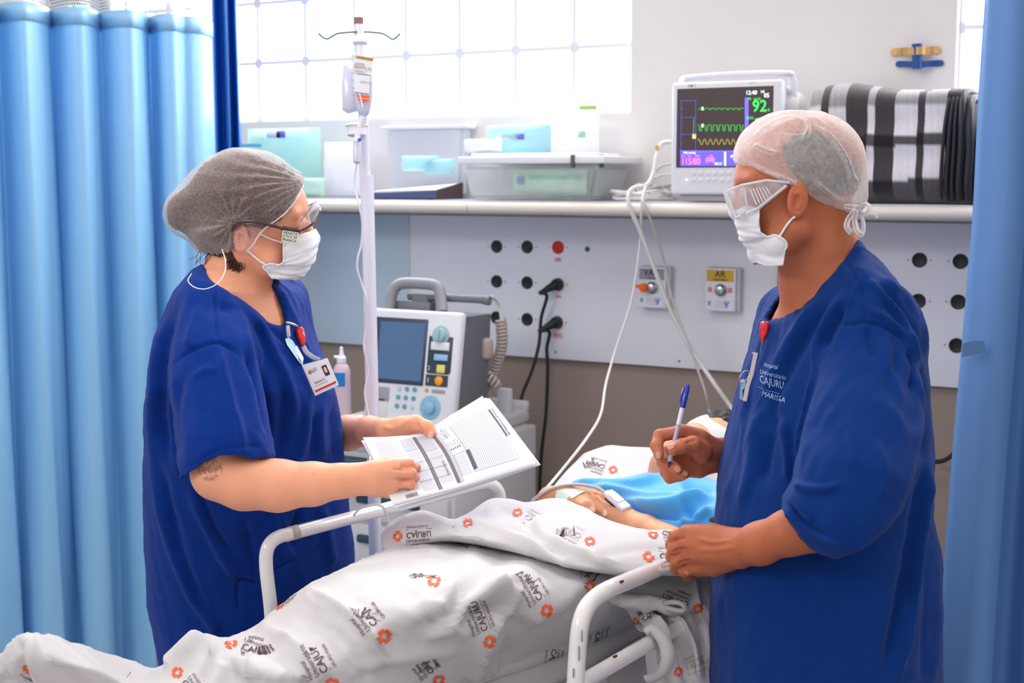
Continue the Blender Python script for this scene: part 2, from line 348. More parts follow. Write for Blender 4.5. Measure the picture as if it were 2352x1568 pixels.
# ------------------------------------------------------------------ room shell
GX, GZ = -3.0297, 1.62+.584
WB, WT = GZ-.4, GZ+.8
def slab(m, x0, x1, z0, z1, mi, y0=0., y1=.14): m.box(((x0+x1)/2, (y0+y1)/2, (z0+z1)/2), (x1-x0, y1-y0, z1-z0), mi=mi)
wins = [(GX-.8, GX+1.4), (-.716, .284), (GX-2.6, GX-1.8)]
w = M(); X0, X1 = -6.5, 2.0
slab(w, X0, X1, 0, 1.3, 1); slab(w, X0, X1, 1.3, WB, 0); slab(w, X0, X1, WT, 3.1, 0)
e = sorted(wins); xs = X0
for a, b in e: slab(w, xs, a, WB, WT, 0); xs = b
slab(w, xs, X1, WB, WT, 0)
struct(w.out('wall_back', [MT['cream'], MT['taupe']]))
f = M(); f.box((-1.5, -3, -.03), (10, 6.4, .06)); struct(f.out('floor', MT['floor']))
for k, (a, b) in enumerate(wins):
    n = int(round((b-a)/.2)); g = M(); slab(g, a, b, WB, WT, 0, .035, .11)
    fr = struct(g.out('window_%d' % (k+1), MT['grout'], loc=((a+b)/2, .05, WB)))
    q = M()
    for i in range(n):
        for j in range(6):
            bm_ = bmesh.new(); bmesh.ops.create_cube(bm_, size=1)
            for v in bm_.verts: v.co = Vector((v.co.x*.187, v.co.y*.085, v.co.z*.187))
            ed = [x for x in bm_.edges if abs(x.verts[0].co.y-x.verts[1].co.y) > .01]
            bmesh.ops.bevel(bm_, geom=ed, offset=.009, segments=4, affect='EDGES')
            for v in bm_.verts: v.co += Vector((a+.1+.2*i, .0765, WB+.1+.2*j))
            q.bm(bm_, 0 if j < 3 else 1)  # rows above the view glow much stronger, boosted to light the room
    q.out('glass_blocks', [MT['glow'], MT['boosted']], fr)
# ------------------------------------------------------------------ shelf and head-wall panel
sh = thing('wall_shelf', 'long grey wall shelf with a cream rounded front bumper below the windows', 'shelf', (-1.8, -.15, 1.5))
m = M(); m.box((-2.2, -.145, 1.538), (5.2, .29, .03), bev=.003); m.out('shelf_board', MT['shelf'], sh)
m = M(); t = np.linspace(-np.pi/2, np.pi/2, 9)
for a, b in ((-4.8, -2.0), (-1.998, .39)):
    m.prism([(a, -.291-.022*math.cos(k), 1.5325+.0175*math.sin(k)) for k in t], (b-a, 0, 0))
m.out('bumper_rail', MT['bumper'], sh, smooth=False)
PY = -.024
def wp(x, y): return OY(x, y, PY)
pn = thing('headwall_panel', 'white headwall panel with rows of round black sockets under the shelf', 'wall panel', (-1.2, -.012, 1.07))
m = M(); xl = OY(942, 650, PY)[0]; m.box(((xl+.35)/2, -.0122, 1.285), (.35-xl, .0236, .43), bev=.0015); m.out('panel_board', MT['panel'], pn)
m = M(); m.box(((xl-.002-3.7)/2, -.0115, 1.285), (3.7+xl-.002, .0222, .43), bev=.0015)
o = m.out('side_panel', MT['panelb'], pn, label='blue-grey panel left of the seam')
def socket_mesh(mt, nm, flat=True):
    m = M(); pr = [(.0195, 0), (.0195, .0025), (.0175, .0035), (.0165, .0030)]
    pr += [(.0165, -.0045+.006), (0.0, .0014)] if not flat else [(0, .0032)]
    m.lathe((0, 0, 0), (0, -1, 0), pr); 
    if flat:
        for a in (-.0055, .0055): m.cyl((a, -.003, 0), (a, -.0036, 0), .0022, seg=8)
    return m.out(nm, mt, None, loc=(0, 0, 0))
def scr_mesh():
    m = M(); m.lathe((0, 0, 0), (0, -1, 0), [(.0026, 0), (.0022, .0012), (0, .0014)], 10); return m.out('screw', MT['screw'], None, loc=(0, 0, 0))
sp_ = [(1141, 566), (1211, 567), (1141, 646), (1211, 649), (1282, 653), (1140, 729), (1211, 733), (1280, 740), (2112, 597), (2206, 600), (2109, 691), (2201, 693), (2104, 790), (2197, 793)]
base = socket_mesh(MT['black'], 'power_socket'); scr = scr_mesh(); R0 = rootloc(pn)
def put_socket(src, px, py, first):
    s = src if first else src.copy()
    if not first: COL.objects.link(s)
    s.parent = pn; c = wp(px, py); s.location = c-R0
    for q, dx in enumerate((-.03, .03)):
        k = scr.copy(); COL.objects.link(k); k.parent = s; k.location = (dx, 0, 0)
    return s
for i, (x, y) in enumerate(sp_): put_socket(base, x, y, i == 0)
rs = socket_mesh(MT['red'], 'power_socket', False); put_socket(rs, 1282, 568, True); rs['label'] = 'red socket'
bpy.data.objects.remove(scr)
m = M(); c = wp(1349, 572); m.lathe(c, (0, -1, 0), [(.008, 0), (.007, .004), (.004, .008), (0, .009)], 14); m.out('call_button', mat('dark_knob', (95, 85, 75), .4), pn)
for nm, x, y, ww, hh in (('sticker', 1282, 596, .022, .012), ('sticker', 1282, 681, .02, .011), ('sticker', 1281, 770, .034, .017)):
    m = M(); c = wp(x, y); m.box(c+np.array([0, -.0003, 0]), (ww, .0005, hh), mi=0)
    write(m, '220V' if y < 700 else 'EMERG.', .009 if y < 700 else .007, c+np.array([0, -.0006, 0]), (1, 0, 0), (0, 0, 1), 1)
    m.out(nm, [MT['pink'], mat('faded_red', (205, 90, 110), .6)], pn, label='pink sticker')
for x, y in ((935, 487), (1287, 493), (1563, 499), (2119, 510), (1276, 808), (1560, 829)):
    m = M(); c = wp(x, y); m.lathe(c, (0, -1, 0), [(.004, 0), (.0035, .002), (0, .0024)], 10); m.out('panel_screw', MT['screw'], pn)
# ------------------------------------------------------------------ gas outlets
def gas(px0, px1, py0, py1, title, sub, labelmat, lab, orange):
    Yf = -.062; a = OY(px0, (py0+py1)/2, Yf); b = OY(px1, (py0+py1)/2, Yf); z1 = OY((px0+px1)/2, py0, Yf)[2]; z0 = OY((px0+px1)/2, py1, Yf)[2]
    w_ = b[0]-a[0]; h_ = z1-z0; c = np.array([(a[0]+b[0])/2, Yf, (z0+z1)/2])
    t = thing('gas_outlet', lab, 'gas outlet', (c[0], -.024, z0))
    m = M(); m.box((c[0]+.006, -.0365, c[2]), (w_+.004, .025, h_), bev=.003); m.out('back_box', MT['white2'], t)
    m = M(); m.box((c[0], -.0555, c[2]), (w_, .013, h_-.003), bev=.003); m.out('cover_plate', MT['white'], t)
    o = c+np.array([0, -.0002, 0]); ux = (1, 0, 0); uz = (0, 0, 1); m = M()
    rectd(m, o, ux, uz, w_*.88, h_*.26, 0, cy=h_*.32); write(m, title, h_*.2, o+np.array([0, 0, h_*.35]), ux, uz, 1, .02, lift=.0012)
    write(m, sub, h_*.062, o+np.array([0, 0, h_*.225]), ux, uz, 1, .02, lift=.0012); m.out('title_label', [labelmat, MT['ink']], t)
    m = M(); rectd(m, o, ux, uz, w_*.88, h_*.25, 0, cy=-h_*.34)
    for k in range(4): rectd(m, o, ux, uz, w_*(.42-.05*(k % 2)), h_*.008, 1, .0012, cx=w_*.02, cy=-h_*(.27+.045*k))
    rectd(m, o, ux, uz, w_*.1, h_*.1, 1, .0012, cx=-w_*.34, cy=-h_*.31)
    for k, (tx, sz) in enumerate((('12/5', .055), ('08', .055), ('20', .045))): write(m, tx, h_*sz*1.6, o+np.array([w_*.22, 0, -h_*(.28+.05*k)]), ux, uz, 2, .03, lift=.0014)
    m.out('inspection_tag', [mat('pale_paper', (228, 230, 246), .6), MT['greyl'], MT['blueink']], t)
    m = M(); cc = c+np.array([w_*.04, 0, 0]); m.lathe(cc, (0, -1, 0), [(.017, 0), (.017, .008), (.012, .012), (.012, .018), (.007, .02), (0, .02)], 24); m.out('valve', MT['metal'], t)
    if orange:
        m = M(); m.lathe(c+np.array([-w_*.16, -.016, 0]), (-.2, -1, .05), [(.012, 0), (.0125, .01), (.01, .014), (0, .015)], 20); m.box(c+np.array([-w_*.34, -.02, .004]), (.02, .006, .01), bev=.002); m.out('dust_cap', MT['orange'], t)
    else:
        for s in (-1, 1):
            m = M(); m.box(c+np.array([s*w_*.33, -.001, 0]), (.012, .0015, .014), bev=.0005); m.out('arrow_mark', mat('faded_red_mark', (232, 130, 140), .6), t)
gas(1464, 1529, 612, 708, 'V\u00c1C', 'CL\u00cdNICO', MT['greyl'], 'wall gas outlet with grey title label and orange dust cap', True)
gas(1619, 1689, 615, 716, 'AR', 'COMPRIMIDO', MT['yellow'], 'wall gas outlet with yellow AR title label', False)
# oxygen outlet half hidden behind the man's neck
t = thing('flow_meter', 'green and clear flow meter on the panel behind the standing man', 'flow meter', OY(1812, 690, -.03))
m = M(); c = OY(1797, 640, -.04); m.box(c, (.02, .03, .075), bev=.003); m.out('green_tag', MT['green'], t)
m = M(); c = OY(1822, 640, -.055); m.lathe(c+np.array([0, 0, -.06]), (0, 0, 1), [(.012, 0), (.02, .006), (.02, .11), (.012, .12), (.008, .14)], 20); m.out('flow_tube', mat('clear_teal', (150, 190, 200), .1, trans=.7), t)
# ------------------------------------------------------------------ power plugs
def plug(px, py, path, lab, sgn):
    c = wp(px, py); t = thing('power_cord', lab, 'power cord', c)
    m = M(); a = c+np.array([0, -.003, 0]); d = np.array([-.78*.7, -.55, -.35]); d /= np.linalg.norm(d)
    m.lathe(a, (0, -1, 0), [(.0185, 0), (.0185, .008), (.016, .018), (.009, .024), (0, .025)], 24)
    b = a+np.array([-.004, -.016, -.003]); e = b+d*.04; m.tube([b, b+d*.02, e, e+d*.012], [.014, .011, .007, .006], 14); m.out('plug', MT['black'], t)
    m = M(); e = e+d*.01; pts = [e]+[OY(x, y, Yq) for x, y, Yq in path]; m.tube(crom(pts, 8), .0052, 10); m.out('cord', MT['black2'], t)
plug(1282, 653, [(1256, 680, -.07), (1243, 730, -.06), (1238, 790, -.07), (1222, 850, -.1), (1200, 905, -.16), (1190, 950, -.2)], 'upper black power cord hanging from the panel to the left behind the cart', 1)
plug(1280, 740, [(1262, 762, -.06), (1256, 800, -.05), (1258, 850, -.05), (1254, 950, -.06), (1243, 1050, -.08), (1240, 1160, -.1), (1250, 1300, -.12), (1270, 1500, -.2)], 'lower black power cord running straight down beside the cart', 0)
m = M(); m.tube(crom([OY(2120, 1040, -.06), OY(2136, 1058, -.07), OY(2165, 1058, -.07), OY(2190, 1042, -.06), OY(2215, 1010, -.04)], 8), .006, 10); tag(m.out('power_cord', MT['black2']), 'short black cord looping against the wall right of the man', 'cable')
# ------------------------------------------------------------------ brass and blue wall bracket
def bk(x, y, Y=-.012): return OY(x, y, Y)
t = thing('wall_bracket', 'brass and blue metal bracket high on the wall right of the monitor', 'bracket', bk(2100, 160, 0))
def strap(pts, hh, mt_, nm):
    m = M(); q = crom(pts, 5); m.grid([[p+np.array([0, 0, hh]) for p in q], [p-np.array([0, 0, hh]) for p in q]], thick=.003); 
    for e in (q[0], q[-1]): m.cyl(e+np.array([0, .0035, 0]), e+np.array([0, -.001, 0]), hh)
    m.out(nm, mt_, t)
strap([bk(2054, 120, -.006), bk(2068, 119, -.006), bk(2076, 118, -.02), bk(2095, 117, -.045), bk(2118, 116, -.045), bk(2132, 116, -.02), bk(2142, 115, -.006), bk(2152, 115, -.006)], .010, MT['brass'], 'brass_strap')
strap([bk(2064, 147, -.006), bk(2074, 147, -.012), bk(2095, 148, -.03), bk(2118, 148, -.03), bk(2140, 146, -.012), bk(2160, 145, -.006)], .008, MT['bluep'], 'blue_strap')
m = M(); m.cyl(bk(2107, 158, -.035), bk(2106, 101, -.035), .013); m.out('blue_sleeve', MT['bluep'], t)
# ------------------------------------------------------------------ curtains
def ylo(c): return c
ztop = P(0, 25, 3.7)[2]
def curtain_plan(cp):
    """cp: (px at image row 600, depth) -> plan points"""
    return crom([P(x, 600, z)[:2] for x, z in cp], 6)
def hang(plan, z0, z1, nz=60, sway=None):
    zs = np.linspace(z1, z0, nz); G = np.zeros((nz, len(plan), 3)); c = np.arange(len(plan))
    for i, z in enumerate(zs):
        G[i, :, :2] = plan; G[i, :, 2] = z
        if sway is not None: G[i] += sway(z, c)
    return G
cp = [(-330, 3.5), (-250, 3.44), (-200, 3.54), (-130, 3.5), (-90, 3.44), (-20, 3.50), (-2, 3.56), (10, 3.60), (17, 3.66), (24, 3.66), (45, 3.62), (75, 3.60), (100, 3.63), (118, 3.67), (132, 3.72), (139, 3.78), (147, 3.76), (175, 3.705), (205, 3.70), (226, 3.735), (240, 3.79), (249, 3.84), (257, 3.82), (285, 3.775), (318, 3.77), (338, 3.81), (350, 3.86), (358, 3.93), (366, 3.92), (385, 3.86), (415, 3.86), (436, 3.91), (455, 3.92), (478, 3.95), (494, 4.02), (501, 4.08)]
plan = curtain_plan(cp)
dirn = np.array([.6, .8, 0])
def sway(z, c):
    k = np.clip((ztop-z)/2.0, 0, 1); return np.stack([.012*k*np.sin(c*.35+2*z), .010*k*np.cos(c*.27+1.5*z), 0*c], 1)
cl = thing('privacy_curtain', 'long bright blue privacy curtain with white mesh top, left of the woman', 'curtain', (*plan.mean(0), .1))
G = hang(plan, .1, ztop, 70, sway); m = M(); m.grid(G, thick=.0012); m.out('curtain_cloth', MT['curt'], cl, smooth=True)
hem = M(); G2 = hang(plan, ztop-.045, ztop+.001, 3); 
N2 = -np.cross(np.gradient(G2, axis=0), np.gradient(G2, axis=1)); N2 /= np.linalg.norm(N2, axis=2)[..., None]
sgn = np.sign((N2@(-FW)).mean()); hem.grid(G2+N2*sgn*.0018, thick=.0008*sgn); hem.out('top_hem', MT['curt'], cl, smooth=True)
# mesh band: real holes, thin strips woven in a brick pattern
def netmat():
    m = bpy.data.materials.new('white_net'); m.use_nodes = True; nt = m.node_tree; nt.nodes.clear()
    o = nt.nodes.new('ShaderNodeOutputMaterial'); mx = nt.nodes.new('ShaderNodeMixShader'); t = nt.nodes.new('ShaderNodeBsdfTransparent'); d = nt.nodes.new('ShaderNodeBsdfDiffuse'); d.inputs[0].default_value = (.78, .78, .8, 1)
    uv = nt.nodes.new('ShaderNodeUVMap'); uv.uv_map = 'UVMap'; br = nt.nodes.new('ShaderNodeTexBrick'); br.inputs['Color1'].default_value = br.inputs['Color2'].default_value = (0, 0, 0, 1); br.inputs['Mortar'].default_value = (1, 1, 1, 1)
    br.inputs['Scale'].default_value = 1; br.inputs['Mortar Size'].default_value = .2; br.inputs['Mortar Smooth'].default_value = .15; br.inputs['Brick Width'].default_value = .8; br.inputs['Row Height'].default_value = 1.0
    for x, y in ((uv.outputs[0], br.inputs['Vector']), (br.outputs['Color'], mx.inputs[0]), (t.outputs[0], mx.inputs[1]), (d.outputs[0], mx.inputs[2]), (mx.outputs[0], o.inputs[0])): nt.links.new(x, y)
    return m
G3 = hang(plan, ztop-.001, 2.75, 16); m = M(); m.grid(G3); ob = m.out('mesh_band', netmat(), cl, smooth=True)
uvl = ob.data.uv_layers.new(name='UVMap'); L_ = np.r_[0, np.cumsum(np.linalg.norm(np.diff(plan, axis=0), axis=1))]; mm = G3.shape[1]
lv = np.zeros(len(ob.data.loops), dtype=np.int32); ob.data.loops.foreach_get('vertex_index', lv)
U = np.stack([L_[lv % mm]/.0085, G3.reshape(-1, 3)[lv, 2]/.0085], 1); uvl.data.foreach_set('uv', U.ravel().astype(np.float32))
# darker curtain hanging at the window end
cp = [(497, 4.3), (506, 4.27), (515, 4.3), (522, 4.33), (529, 4.25), (536, 4.22), (541, 4.3), (548, 4.27), (556, 4.24), (561, 4.3)]
plan2 = curtain_plan(cp); m = M(); m.grid(hang(plan2, .1, 2.75, 30, lambda z, c: np.stack([.010*(1.9-z)+0*c, 0*c, 0*c], 1)*np.clip(c/len(plan2), 0, 1)[:, None]), thick=.0012)
tag(m.out('privacy_curtain', MT['curt2'], smooth=True), 'narrow dark blue curtain gathered against the window, behind the mesh-topped curtain', 'curtain')
# right curtain
rows = []
for y, xe in ((-120, 2270), (0, 2262), (235, 2246), (470, 2235), (620, 2223), (800, 2208), (1040, 2187), (1240, 2172), (1400, 2160), (1568, 2148), (1900, 2125), (2400, 2100)):
    z0 = 2.78; w1 = 1+(y*.00005)
    rows.append([P(xe+dx*w1, y, z0+dz) for dx, dz in ((0, 0.02), (8, 0), (30, -.02), (70, -.05), (100, -.045), (118, -.005), (124, .05), (150, .06), (200, .0), (240, .04), (330, .0), (420, .05), (520, 0))])
G = rowspline(rows, 6, 6); m = M(); m.grid(G, thick=.0012); cr = thing('privacy_curtain', 'smooth blue curtain with a patch of tape at the right edge of the photo', 'curtain', G[-1, 0]); m.out('curtain_cloth', MT['curtr'], cr, smooth=True)
m = M(); q = [P(2211, 788, 2.735), P(2240, 782, 2.728), P(2260, 783, 2.723), P(2264, 808, 2.723), P(2238, 814, 2.728), P(2209, 820, 2.737)]; m.prism(q, -FW*.0012); m.out('tape_patch', MT['tape'], cr, smooth=False)
# green lit display glimpsed through the mesh band
t = thing('led_display', 'small display with green lights seen through the mesh band of the curtain', 'display', P(170, 40, 4.35))
m = M(); m.box(P(180, 10, 4.4), (.2, .05, .12), (RT, FW, UP), bev=.006); m.out('display_case', mat('dark_grey_plastic', (60, 66, 66), .5), t)
m = M()
for x in (162, 178, 190, 202): m.box(P(x, 16, 4.36), (.011, .01, .011), (RT, FW, UP), bev=.003)
m.out('green_light', mat('green_led', (60, 255, 150), .4, emit=2.5), t)
# ------------------------------------------------------------------ patient monitor on the shelf
YF = -.262
def mo(x, y, Y=YF): return OY(x, y, Y)
SH = 1.5535
a = mo(1541, 320); b = mo(1794, 320); mw = b[0]-a[0]; cx = (a[0]+b[0])/2; zt = mo(1660, 186)[2]; zb = mo(1620, 447)[2]
mt = thing('patient_monitor', 'white bedside patient monitor showing green and yellow traces on the shelf', 'monitor', (cx, -.17, SH))
MW = mat('monitor_casing', (226, 226, 234), .38); MG = mat('monitor_grey', (170, 168, 172), .5)
m = M(); m.box((cx, YF+.016, (zt+zb)/2), (mw, .032, zt-zb), bev=.009, seg=3); m.box((cx+.004, YF+.085, (zt+zb)/2+.004), (mw*.94, .11, (zt-zb)*.9), bev=.015, seg=3); m.out('housing', MW, mt)
m = M(); zz = zt+.012; m.tube(crom([(cx-mw*.44, YF+.03, zt-.01), (cx-mw*.45, YF+.035, zt+.006), (cx-mw*.40, YF+.045, zz+.003), (cx, YF+.05, zz+.008), (cx+mw*.44, YF+.05, zz+.006), (cx+mw*.52, YF+.06, zz-.004), (cx+mw*.53, YF+.07, zz-.07)], 8), .008, 12, flat=1.6); m.out('carry_handle', MW, mt)
m = M(); m.box((cx, YF+.07, (zb+SH)/2+.001), (mw*.86, .11, zb-SH-.002), bev=.003); m.out('base_stand', MG, mt)
m = M(); cc = mo(1822, 250, YF+.09); m.lathe(cc+np.array([-.02, 0, 0]), (1, 0, 0), [(.045, 0), (.045, .03), (.036, .045), (0, .048)], 24); m.out('side_module', MT['white2'], mt)
s00 = mo(1557, 206, YF-.001); s10 = mo(1775, 200, YF-.001); s01 = mo(1555, 383, YF-.001)
sw = s10[0]-s00[0]; hh = s00[2]-s01[2]; so = np.array([s00[0], YF-.0006, s00[2]])
m = M(); m.box(so+np.array([sw/2, 0, -hh/2]), (sw+.004, .0012, hh+.004)); scr_ = m.out('screen', mat('screen_glass', (58, 46, 48), .35, emit=.35), mt)
EM = [mat('trace_green', (62, 224, 96), .5, emit=.9), mat('trace_yellow', (205, 196, 100), .5, emit=.9), mat('screen_violet', (112, 96, 226), .5, emit=.9), mat('screen_red', (255, 120, 132), .5, emit=.95), mat('screen_white', (235, 250, 255), .5, emit=.9), mat('screen_blue', (92, 84, 222), .5, emit=.85)]
m = M()
def sc(x, y):  # crop coordinates of the detail study -> screen plane
    px, py = 1500+x/4.753, 150+y/4.753; q = OY(px, py, YF-.0015); return q
def line(pts, wd, k, up=0):
    q = [sc(*p)+np.array([0, -up, 0]) for p in pts]; m.tube(q, wd*.0002, 6, mi=k, flat=.3)
def rec(x0, y0, x1, y1, k, up=0): 
    p = [sc(x0, y0), sc(x1, y0), sc(x1, y1), sc(x0, y1)]; m.prism([v+np.array([0, -up, 0]) for v in p], (0, -.0003, 0), mi=k)
rec(297, 935, 1000, 1098, 5)
rec(297, 930, 960, 945, 2, .0004)
for y in (385, 568, 755): line([(305, y), (475, y)], 8, 2)
for y in (475, 662, 850): line([(305, y), (330, y)], 5, 2)
line([(310, 385), (305, 930)], 6, 2); line([(465, 385), (465, 930)], 6, 2); rec(1002, 352, 1042, 812, 2)
line([(490+x, 470-4*math.sin(x*.3)+(16 if int(x) % 64 < 10 else 0)) for x in range(0, 510, 8)], 7, 0)
pts = []
for k in range(8): x = 505+k*64; pts += [(x-20, 650), (x, 652), (x+4, 715), (x+22, 718), (x+26, 655), (x+40, 650)]
line([p for p in pts if p[0] < 1005], 8, 0)
line([(490+x*.98, 835-30*math.sin(x*.0985+.6)) for x in range(0, 505, 5)], 7, 1)
line([(445, 580), (440, 760)], 5, 0); rec(430, 750, 470, 800, 1); rec(532, 455, 550, 490, 4, .0006); rec(532, 640, 550, 675, 4, .0006)
for tx, x, y, s, k in (('92', 1165, 450, 150, 0), ('%', 1265, 487, 34, 0), ('SpO2', 1140, 368, 30, 0), ('PR', 1055, 368, 30, 0), ('98', 1135, 597, 44, 0), ('ECG', 1060, 575, 34, 0), ('115/80', 415, 1052, 88, 3), ('(88)', 625, 1030, 62, 3), ('SYS', 330, 992, 24, 3), ('DIA', 397, 990, 24, 3), ('MAP', 490, 990, 24, 3), ('PNI', 635, 988, 24, 3), ('PNI mmHg', 400, 955, 28, 4), ('12:40', 1075, 300, 52, 4), ('14', 1195, 290, 40, 4), ('05', 1242, 330, 55, 4), ('08:15', 715, 1075, 34, 4)):
    write(m, tx, s*.000225/.8, sc(x, y)+np.array([0, -.0008, 0]), (1, 0, 0), (0, 0, 1), k, .03, narrow=.95 if tx != '115/80' else .8)
for x, y in ((860, 992), (890, 1022), (920, 1050)): m.lathe(sc(x, y), (0, -1, 0), [(.0032, 0), (.0032, .0006), (0, .0007)], 12, mi=4)
rec(778, 945, 796, 1095, 4, .0004)
m.out('screen_readings', EM, mt)
for r in range(2):
    for k in range(6):
        x = 437+78*k; y = 1178+72*r
        m = M(); q = OY(1500+x/4.753, 150+y/4.753, YF-.001); m.box(q, (.013, .003, .0105), bev=.0012)
        write(m, ['Menu', 'Alarm', 'PNI', 'ECG', 'Rec', 'Home'][(k+r*3) % 6], .0038, q+np.array([0, -.0016, 0]), (1, 0, 0), (0, 0, 1), 1); m.out('key', [MT['white'], mat('faint_print', (150, 145, 150), .6)], mt)
m = M(); write(m, 'BM 5', .011, mo(1590, 197, YF-.0005), (1, 0, 0), (0, 0, 1), 0, .02); write(m, 'alarm', .007, mo(1728, 190, YF-.0005), (1, 0, 0), (0, 0, 1), 0); m.out('front_print', MG, mt)
m = M(); q = OY(1577, 413, YF-.002); m.lathe(q, (0, -1, 0), [(.003, 0), (.0025, .001), (0, .0012)], 10); m.out('power_light', mat('amber_light', (255, 236, 150), .4, emit=1), mt)
# cable bundle beside the monitor and the leads that drop over the shelf edge
WC = mat('white_cable', (226, 224, 222), .4); GC = mat('grey_cable', (196, 192, 190), .45)
def cable(name, pts, r, mt_, lab, cat='cable', n=8, extra=None):
    q = [np.array(p, float) for p in pts]; m = M(); m.tube(crom(q, n), r, 10); return tag(m.out(name, mt_, smooth=True), lab, cat)
rnd = random.Random(4)
def coil(cx_, cy_, w_, h_, turns, Yc, seed):
    r_ = random.Random(seed); pts = []
    for i in range(turns*8):
        a_ = i/8*2*math.pi; k = 1+.12*r_.uniform(-1, 1); p = OY(cx_+w_*k*math.cos(a_)+r_.uniform(-6, 6), cy_, Yc); p[1] = Yc-.08*k*math.sin(a_)+r_.uniform(-.01, .01); p[2] = SH+.006+h_*(.5+.5*math.sin(a_*1.37+seed))*k; pts.append(p)
    return pts
cable('cable_coil', coil(1478, 440, 62, .02, 5, -.15, 2), .004, WC, 'tangled coil of white cable lying on the shelf left of the monitor', 'cable')
cable('cable_coil', coil(1505, 440, 38, .04, 4, -.12, 7), .0035, GC, 'taller grey tangle of leads against the monitor side on the shelf', 'cable')
cable('sensor_lead', [mo(1545, 325, -.2), mo(1520, 330, -.2), mo(1508, 360, -.22), mo(1500, 400, -.24), mo(1485, 425, -.27), OY(1455, 432, -.3), OY(1443, 450, -.325), OY(1448, 480, -.33), OY(1470, 530, -.30), OY(1497, 600, -.26), OY(1535, 700, -.22), OY(1580, 790, -.2), OY(1640, 880, -.22), OY(1700, 965, -.25), P(1745, 1040, 3.1), P(1760, 1090, 2.9)], .0062, WC, 'thick white lead dropping from the shelf and crossing the panel to lower right')
cable('sensor_lead', [mo(1545, 375, -.2), mo(1515, 385, -.21), mo(1490, 415, -.25), OY(1478, 440, -.3), OY(1482, 475, -.33), OY(1500, 520, -.3), OY(1525, 600, -.25), OY(1545, 690, -.23), OY(1585, 800, -.23), OY(1620, 900, -.24), OY(1633, 960, -.26), P(1650, 1020, 3.1), P(1690, 1085, 2.95), P(1720, 1130, 2.8)], .0033, GC, 'thinner grey lead hanging from the shelf in front of the outlets')
cable('sensor_lead', [mo(1545, 400, -.18), mo(1510, 405, -.2), OY(1486, 425, -.27), OY(1474, 470, -.325), OY(1470, 560, -.28), OY(1450, 690, -.3), OY(1415, 800, -.4), OY(1392, 880, -.55), P(1380, 950, 3.3), P(1350, 1003, 3.08), P(1290, 1080, 3.02), P(1243, 1135, 2.95)], .0034, WC, 'long thin white lead running from the shelf down to the pillow')
m = M(); q = mo(1511, 345, -.215); m.cyl(q, q+np.array([-.004, 0, .012]), .005); tag(m.out('cable_tag', MT['yellow']), 'small yellow tag clipped on a monitor lead', 'tag')
# ------------------------------------------------------------------ plaid fleece blanket
xs0 = OY(1838, 330, -.26)[0]; xs1 = OY(2240, 330, -.26)[0]
bl = thing('folded_blanket', 'thick folded fleece blanket in black, grey and white plaid on the shelf', 'blanket', ((xs0+xs1)/2, -.14, SH))
tops = [(1838, 262), (1845, 225), (1870, 205), (1905, 197), (1960, 193), (2010, 199), (2060, 205), (2130, 207), (2180, 206), (2208, 206), (2225, 214), (2236, 235)]
def btop(x): 
    px = proj(np.array([[x, -.22, 1.8]]))[0][0]; yy = np.interp(px, [t_[0] for t_ in tops], [t_[1] for t_ in tops]); return OY(px, yy, -.2)[2]
nx, na = 170, 120; G = np.zeros((nx, na, 3)); xsn = np.linspace(xs0, xs1, nx)
for i, x in enumerate(xsn):
    H = btop(x)-SH; u = (x-xs0)/(xs1-xs0); e = min(1, (u/.05)**.5 if u < .05 else 1)*min(1, ((1-u)/.03)**.5 if u > .97 else 1); e = max(e, .02)
    for j in range(na):
        a_ = 2*math.pi*j/(na-1); c_, s_ = math.cos(a_), math.sin(a_); n_ = 5.5; rr = (abs(c_)**n_+abs(s_)**n_)**(-1/n_)
        wr = .004*math.sin(10*a_+4*u)+.003*math.sin(25*x)
        G[i, j] = (x+.012*(1-e)*0, -.145+(.115*e+wr)*rr*c_, SH+.004+H/2+((H/2-.004)*(e*.25+.75)+wr*.5)*rr*s_)
V = G.reshape(-1, 3); px, py, _ = proj(V)
cx_ = np.array([0, 1885, 1902, 1942, 1991, 2007, 2051, 2104, 2121, 2172, 9999]); ct = np.array([1, 0, 1, 0, 1, 0, 1, 0, 1, -1])
# bands are fixed to the cloth: convert to world x / z along the front face
bx = np.array([OY(x, 330, -.26)[0] for x in cx_[1:-1]]); cI = ct[np.searchsorted(bx, V[:, 0])]
zf = V[:, 2]; back = V[:, 1]+.145
s_ = np.where(np.abs(zf-SH) < 9, zf, zf); tz = np.array([OY(2000, y, -.26)[2] for y in (243, 310, 336, 412, 470)][::-1])
rI = np.array([.0, .0, 1, .0, 1, .45])[np.clip(np.searchsorted(tz, s_), 0, 5)]
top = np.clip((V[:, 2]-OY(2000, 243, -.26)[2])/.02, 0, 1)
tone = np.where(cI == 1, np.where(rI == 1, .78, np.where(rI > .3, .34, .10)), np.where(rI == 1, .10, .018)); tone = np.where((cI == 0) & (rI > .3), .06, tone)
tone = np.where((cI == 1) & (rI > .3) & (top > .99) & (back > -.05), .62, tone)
tone = np.where(cI == -1, .012, tone); tone = np.clip(tone*(1+.12*sin_noise(V, 180, 3)), .005, .8)
cols = np.stack([tone, tone*.95, tone*1.0], 1); cols[tone < .1] *= (1.1, .95, 1.0)
m = M(); m.grid(G); F_ = m.F; m.F.append(tuple(range(na-1))[::-1]); m.F.append(tuple((nx-1)*na+j for j in range(na-1))); m.I += [0, 0]
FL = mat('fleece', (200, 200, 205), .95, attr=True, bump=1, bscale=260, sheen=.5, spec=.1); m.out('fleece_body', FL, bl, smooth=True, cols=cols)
NV = mat('black_satin_edge', (28, 26, 38), .4, sheen=.2)
